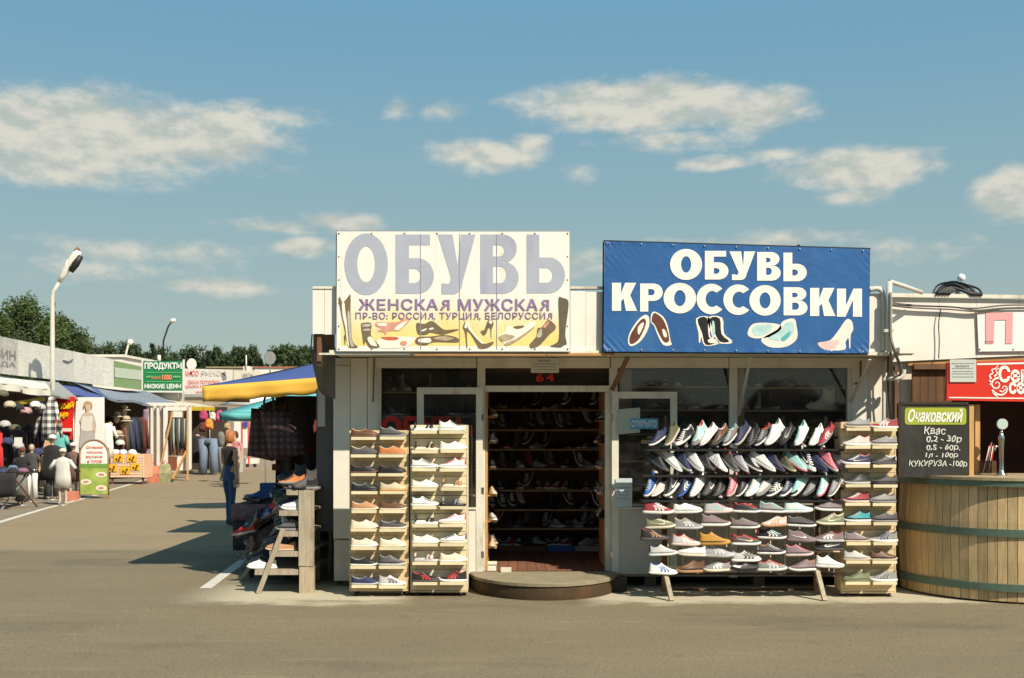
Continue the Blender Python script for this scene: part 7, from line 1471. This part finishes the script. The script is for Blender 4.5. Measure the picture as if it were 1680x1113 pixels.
# low table of mixed goods beyond
gt = thing('heap_table', 'low table with patterned cloth heaped with slippers beyond the corner stand', 'table', Vector((-3.1, 16.4, 0)))
MB().box(-3.75, -2.5, 15.6, 17.4, .66, .70).build('tabletop', DARKW, gt)
MB().grid(lambda u, v: Vector((-3.78 + 1.3 * u, 15.56 + .015 * math.sin(30 * u), .705 - .22 * v)), 16, 3, thick=(0, .02, 0)).build('cloth_edge', mat('lace_cloth', (.22, .14, .15), .8, .4, 14), gt)
MB().grid(lambda u, v: Vector((-3.76 + 1.28 * u, 15.60 + .02 * math.sin(26 * u), .5 - .42 * v)), 18, 3, thick=(0, .02, 0)).build('skirt_cloth', CD, gt)
for x, yy_ in ((-3.7, 15.65), (-2.55, 15.65), (-3.7, 17.3), (-2.55, 17.3)): MB().box(x - .02, x + .02, yy_ - .02, yy_ + .02, 0, .66).build('leg', GALV, gt)
COLG = ['dark red', 'navy', 'brown', 'mustard', 'black', 'blue', 'mauve', 'olive', 'teal', 'dark grey']
for i in range(54):
    u, v = rs_.random(), i / 54; h = .70 + .42 * u * (1 - v * .4) + .005
    cn_ = COLG[i % 10]; shoe((LO, SN, SN)[i % 3], (-3.65 + 1.1 * u, 15.7 + 1.5 * v, h), R(180 + rs_.uniform(-50, 50)), rs_.uniform(-.3, .1), (cn_, rs_.choice(['black', 'grey', 'brown']), 'black'), f"{cn_} slipper, {ORDT[i % 27]}{' inner' if i > 26 else ''} from the front of the heap beyond the corner stand", 'slippers heaped on the table beyond the corner stand', [], 1.0, rs_.uniform(-.3, .3), False)
hp = MB(); hp.rings([oval(Vector((-3.1, 16.45, 0)), .55, .8, .701), oval(Vector((-2.95, 16.45, 0)), .45, .7, .85), oval(Vector((-2.8, 16.45, 0)), .2, .4, .96)]); solo('goods_heap', hp, CD, 'dark cloth heap under the slippers on the low table', 'cloth')
bc = MB().box(-3.42, -3.22, 15.7, 15.9, .78, .98); solo('blue_crate', bc, mat('blue_box', (.02, .10, .30), .5), 'small blue box among the heaped slippers', 'box')
rbx = MB().pbox(446, 456, 762, 772, 14.4, 14.6); solo('red_box', rbx, mat('dull_red_box', (.16, .04, .03), .7), 'dull red-brown box under the plaid bags', 'box')
# ---------------- people ----------------
def body(name, J, E_, Rr, M_of, mats, parent, org):
    """one continuous skin over joints J (id -> point), edges E_, radii Rr (id -> (rx, ry)); M_of: (id, id) -> material index of that limb"""
    ids = list(J); me = bpy.data.meshes.new(name); me.from_pydata([tuple(J[i]) for i in ids], [(ids.index(a), ids.index(b)) for a, b in E_], [])
    o = bpy.data.objects.new(name, me); COL.objects.link(o)
    sk = o.modifiers.new('skin', 'SKIN'); sk.use_smooth_shade = True; sk.branch_smoothing = .6
    for i, k in enumerate(ids):
        sv_ = me.skin_vertices[0].data[i]; r_ = Rr[k]; sv_.radius = r_ if isinstance(r_, tuple) else (r_, r_); sv_.use_root = (i == 0)
    ss = o.modifiers.new('sub', 'SUBSURF'); ss.levels = 2; ss.render_levels = 2
    dg = bpy.context.evaluated_depsgraph_get(); ev = bpy.data.meshes.new_from_object(o.evaluated_get(dg)); bpy.data.objects.remove(o)
    ev.materials.clear(); [ev.materials.append(m) for m in mats]
    segs = [(J[a], J[b], M_of.get((a, b), 0)) for a, b in E_]
    for p in ev.polygons:
        c = Vector(p.center); best = (9, 0)
        for a, b, mi in segs:
            d = b - a; t_ = max(0, min(1, (c - a).dot(d) / max(d.length_squared, 1e-9))); dist = (c - a - d * t_).length
            if dist < best[0]: best = (dist, mi)
        p.material_index = best[1]; p.use_smooth = True
    o = link(name, ev, parent); return o
def human(label, loc, yaw, H, top, bottom, shoes_, hair, hairlen, sleeve, pose, grp=None, extra=None):
    o = thing('person', label, 'person', loc, grp, (0, 0, yaw)); s = H / 1.7
    V = lambda x, y, z: Vector((x, y, z)) * s
    J = {'pelvis': V(0, 0, .95), 'waist': V(0, .005, 1.08), 'chest': V(0, .0, 1.27), 'neckb': V(0, -.005, 1.43), 'neck': V(0, .01, 1.49), 'head': V(0, .02, 1.585), 'crown': V(0, .01, 1.64), 'nose': V(0, .105, 1.575)}
    rad = {'pelvis': (.145, .10), 'waist': (.115, .085), 'chest': (.135, .095), 'neckb': (.07, .06), 'neck': .048, 'head': (.07, .085), 'crown': (.062, .075), 'nose': .012}
    E_ = [('pelvis', 'waist'), ('waist', 'chest'), ('chest', 'neckb'), ('neckb', 'neck'), ('neck', 'head'), ('head', 'crown'), ('head', 'nose')]; Mo = {('pelvis', 'waist'): 2, ('waist', 'chest'): 1, ('chest', 'neckb'): 1, ('neckb', 'neck'): 0}
    if pose.get('head'): 
        for k in ('head', 'crown', 'nose'): J[k] = J[k] + V(*pose['head'])
    for sd_, sn in ((-1, 'l'), (1, 'r')):
        sh, el_, wr = [V(*[a * (sd_ if i == 0 else 1) for i, a in enumerate(q)]) for q in pose.get('arm_' + sn, ((.165, 0, 1.40), (.215, -.03, 1.12), (.20, .05, .88)))]
        J['sh' + sn], J['el' + sn], J['wr' + sn] = sh, el_, wr
        rad['sh' + sn], rad['el' + sn], rad['wr' + sn] = .052, .036, .024
        hd = (wr - el_).normalized(); pa = wr + hd * .05 * s; J['pa' + sn] = pa; rad['pa' + sn] = (.030, .018)
        E_ += [('chest', 'sh' + sn), ('sh' + sn, 'el' + sn), ('el' + sn, 'wr' + sn), ('wr' + sn, 'pa' + sn)]
        Mo['chest', 'sh' + sn] = 1; Mo['sh' + sn, 'el' + sn] = 1 if sleeve >= 1 else 0; Mo['el' + sn, 'wr' + sn] = 1 if sleeve >= 2 else 0
        for k in range(4):
            f1 = pa + hd * .05 * s + V(0, (k - 1.5) * .018, 0); f2 = f1 + hd * (.03 - .004 * abs(k - 1.2)) * s + V(-.012 * sd_, .004, 0)
            J[f'f{k}a' + sn], J[f'f{k}b' + sn] = f1, f2; rad[f'f{k}a' + sn] = .009; rad[f'f{k}b' + sn] = .0075; E_ += [('pa' + sn, f'f{k}a' + sn), (f'f{k}a' + sn, f'f{k}b' + sn)]
        t1 = wr + hd * .03 * s + V(-.01 * sd_, .035, 0); t2 = t1 + hd * .035 * s + V(0, .012, 0); J['t1' + sn], J['t2' + sn] = t1, t2; rad['t1' + sn] = .011; rad['t2' + sn] = .009; E_ += [('wr' + sn, 't1' + sn), ('t1' + sn, 't2' + sn)]
        hp_, kn, an, toe = [V(*[a * (sd_ if i == 0 else 1) for i, a in enumerate(q)]) for q in pose.get('leg_' + sn, ((.085, 0, .88), (.09, .02, .50), (.09, -.03, .09), (.10, .11, .035)))]
        J['hp' + sn], J['kn' + sn], J['an' + sn], J['to' + sn] = hp_, kn, an, toe; J['he' + sn] = an + V(0, -.045, -.055); J['mf' + sn] = (an + toe) / 2 - V(0, 0, .018)
        rad['hp' + sn], rad['kn' + sn], rad['an' + sn], rad['to' + sn], rad['he' + sn], rad['mf' + sn] = .092, .058, .042, (.036, .026), .03, (.042, .038)
        E_ += [('pelvis', 'hp' + sn), ('hp' + sn, 'kn' + sn), ('kn' + sn, 'an' + sn), ('an' + sn, 'mf' + sn), ('mf' + sn, 'to' + sn), ('an' + sn, 'he' + sn)]
        for e in (('pelvis', 'hp' + sn), ('hp' + sn, 'kn' + sn), ('kn' + sn, 'an' + sn)): Mo[e] = 2
        for e in (('an' + sn, 'mf' + sn), ('mf' + sn, 'to' + sn), ('an' + sn, 'he' + sn)): Mo[e] = 3
    for k in rad: rad[k] = tuple(x * s for x in rad[k]) if isinstance(rad[k], tuple) else rad[k] * s
    if pose.get('slim'):
        for k in ('waist', 'chest', 'shl', 'shr', 'ell', 'elr', 'knl', 'knr'): rad[k] = tuple(x * .86 for x in rad[k]) if isinstance(rad[k], tuple) else rad[k] * .86
    ORG[o.name] = Vector(); body('body', J, E_, rad, Mo, [SKIN, top, bottom, shoes_], o, None)
    hc = J['head'] * .45 + J['crown'] * .55
    m = MB(); rg_ = []
    for i, (dz, rx, ry, oy) in enumerate(((.112, .02, .02, -.01), (.10, .05, .062, -.01), (.06, .076, .09, -.012), (.0, .088, .098, -.02), (-.06, .084, .080, -.035), (-.06 - hairlen * .5, .078, .062, -.045), (-.06 - hairlen, .055, .032, -.055))):
        rg_.append([hc + Vector((math.cos(a) * rx * s * (1 + .10 * math.sin(a * 7 + i) + .05 * math.sin(a * 11 + 2 * i)), (math.sin(a) * ry * (.62 if math.sin(a) > 0 and dz < .03 else 1) + oy) * s, dz * s)) for a in [2 * math.pi * j / 32 for j in range(32)]])
    m.rings(rg_); m.build('hair', hair, o)
    for sd_ in (-1, 1):
        if hairlen < .05: MB().ball(J['head'] + V(sd_ * .078, .0, 0), .022 * s, 8, sx=.5, sz=1.3).build('ear', SKIN, o)
        MB().ball(J['head'] + V(sd_ * .03, .083, .018), .012 * s, 8, sy=.6).build('eye', INK, o)
    MB().ball(J['head'] + V(0, .088, -.045), .02 * s, 8, sy=.4, sz=.35).build('mouth', mat('lips', (.4, .14, .12), .5), o)
    if extra: extra(o, J, s)
    return o
GING = mat('ginger_hair', (.36, .12, .035), .55, .3, 25, sheen=.2)
DENIM = cloth('dark_denim', (.03, .07, .16), .8, .25)
human('ginger-haired woman in black sleeveless top and blue jeans looking at the stall', (P(376, 864, 20.3).x, 20.3, 0), R(-33), 1.67, CB, DENIM, CD, GING, .045, 0,
      {'head': (.0, .03, -.015), 'arm_r': ((.155, 0, 1.39), (.20, -.03, 1.12), (.17, .03, .87)), 'arm_l': ((.155, 0, 1.39), (.19, .03, 1.13), (.12, .18, 1.02)),
       'leg_l': ((.085, 0, .88), (.08, .07, .50), (.085, .06, .09), (.09, .20, .035)), 'leg_r': ((.085, 0, .88), (.09, -.01, .50), (.10, -.07, .09), (.12, .07, .035))})
def bpk(o, J, s):
    c_ = J['chest'] + Vector((0, -.2, -.02)); GP = cloth('grey_camouflage', (.16, .155, .14), .8, .5)
    MB().rings([oval(c_, .14, .08, -.24), oval(c_, .17, .11, -.12), oval(c_, .17, .11, .08), oval(c_, .11, .08, .2), oval(c_, .03, .03, .24)]).build('backpack', GP, o)
human('man in black T-shirt with grey rucksack and short fair hair walking away', (P(373, 793, 36.2).x, 36.2, 0), R(-58), 1.84, CB, CB, CD, mat('fair_hair', (.35, .24, .13), .6, .1), .0, 1,
      {'leg_l': ((.085, 0, .88), (.09, -.03, .50), (.09, -.16, .11), (.10, -.03, .04)), 'leg_r': ((.085, 0, .88), (.09, .12, .50), (.09, .14, .09), (.10, .27, .035))}, None, bpk)
human('shopper in pink top partly hidden behind the ginger-haired woman', (P(386, 800, 33).x, 33, 0), R(160), 1.6, cloth('rose_top', (.62, .22, .24)), CD, CD, mat('brown_hair', (.08, .04, .02), .6, .1), .05, 1, {}, None)
# ---------------- unseen row behind the camera, added to darken the window reflections ----------------
op = thing('opposite_market_row', 'long market row across the roadway, seen only mirrored in the shop windows', 'building', (0, -14, 0))
def ob(x0, x1, z, y0, m, nm): MB().box(x0, x1, -y0 - 5, -y0, 0, z).build(nm, m, op)
OW = mat('opposite_wall', (.075, .06, .05), .8, .15, 1)
ob(-30, 3.6, 6.2, 13, OW, 'tall_block'); ob(3.7, 30, 2.35, 12.4, OW, 'low_block'); ob(-60, -30.1, 3.2, 12.6, OW, 'low_block')
for i in range(16): MB().box(-29 + i * 2, -27.6 + i * 2, -13 + .002, -12.96, .4, 2.4).build('shutter', DARKM if i % 3 else GREYP, op)
for x in (4.6, 8.6): MB().lathe((x, -11.2, 2.1), [(1.5, 0), (1.2, .45), (.6, .95), (.02, 1.15)], 12).build('parasol_top', CD, op); MB().tube([(x, -11.2, 0), (x, -11.2, 2.2)], .03, 6).build('parasol_pole', GALV, op)
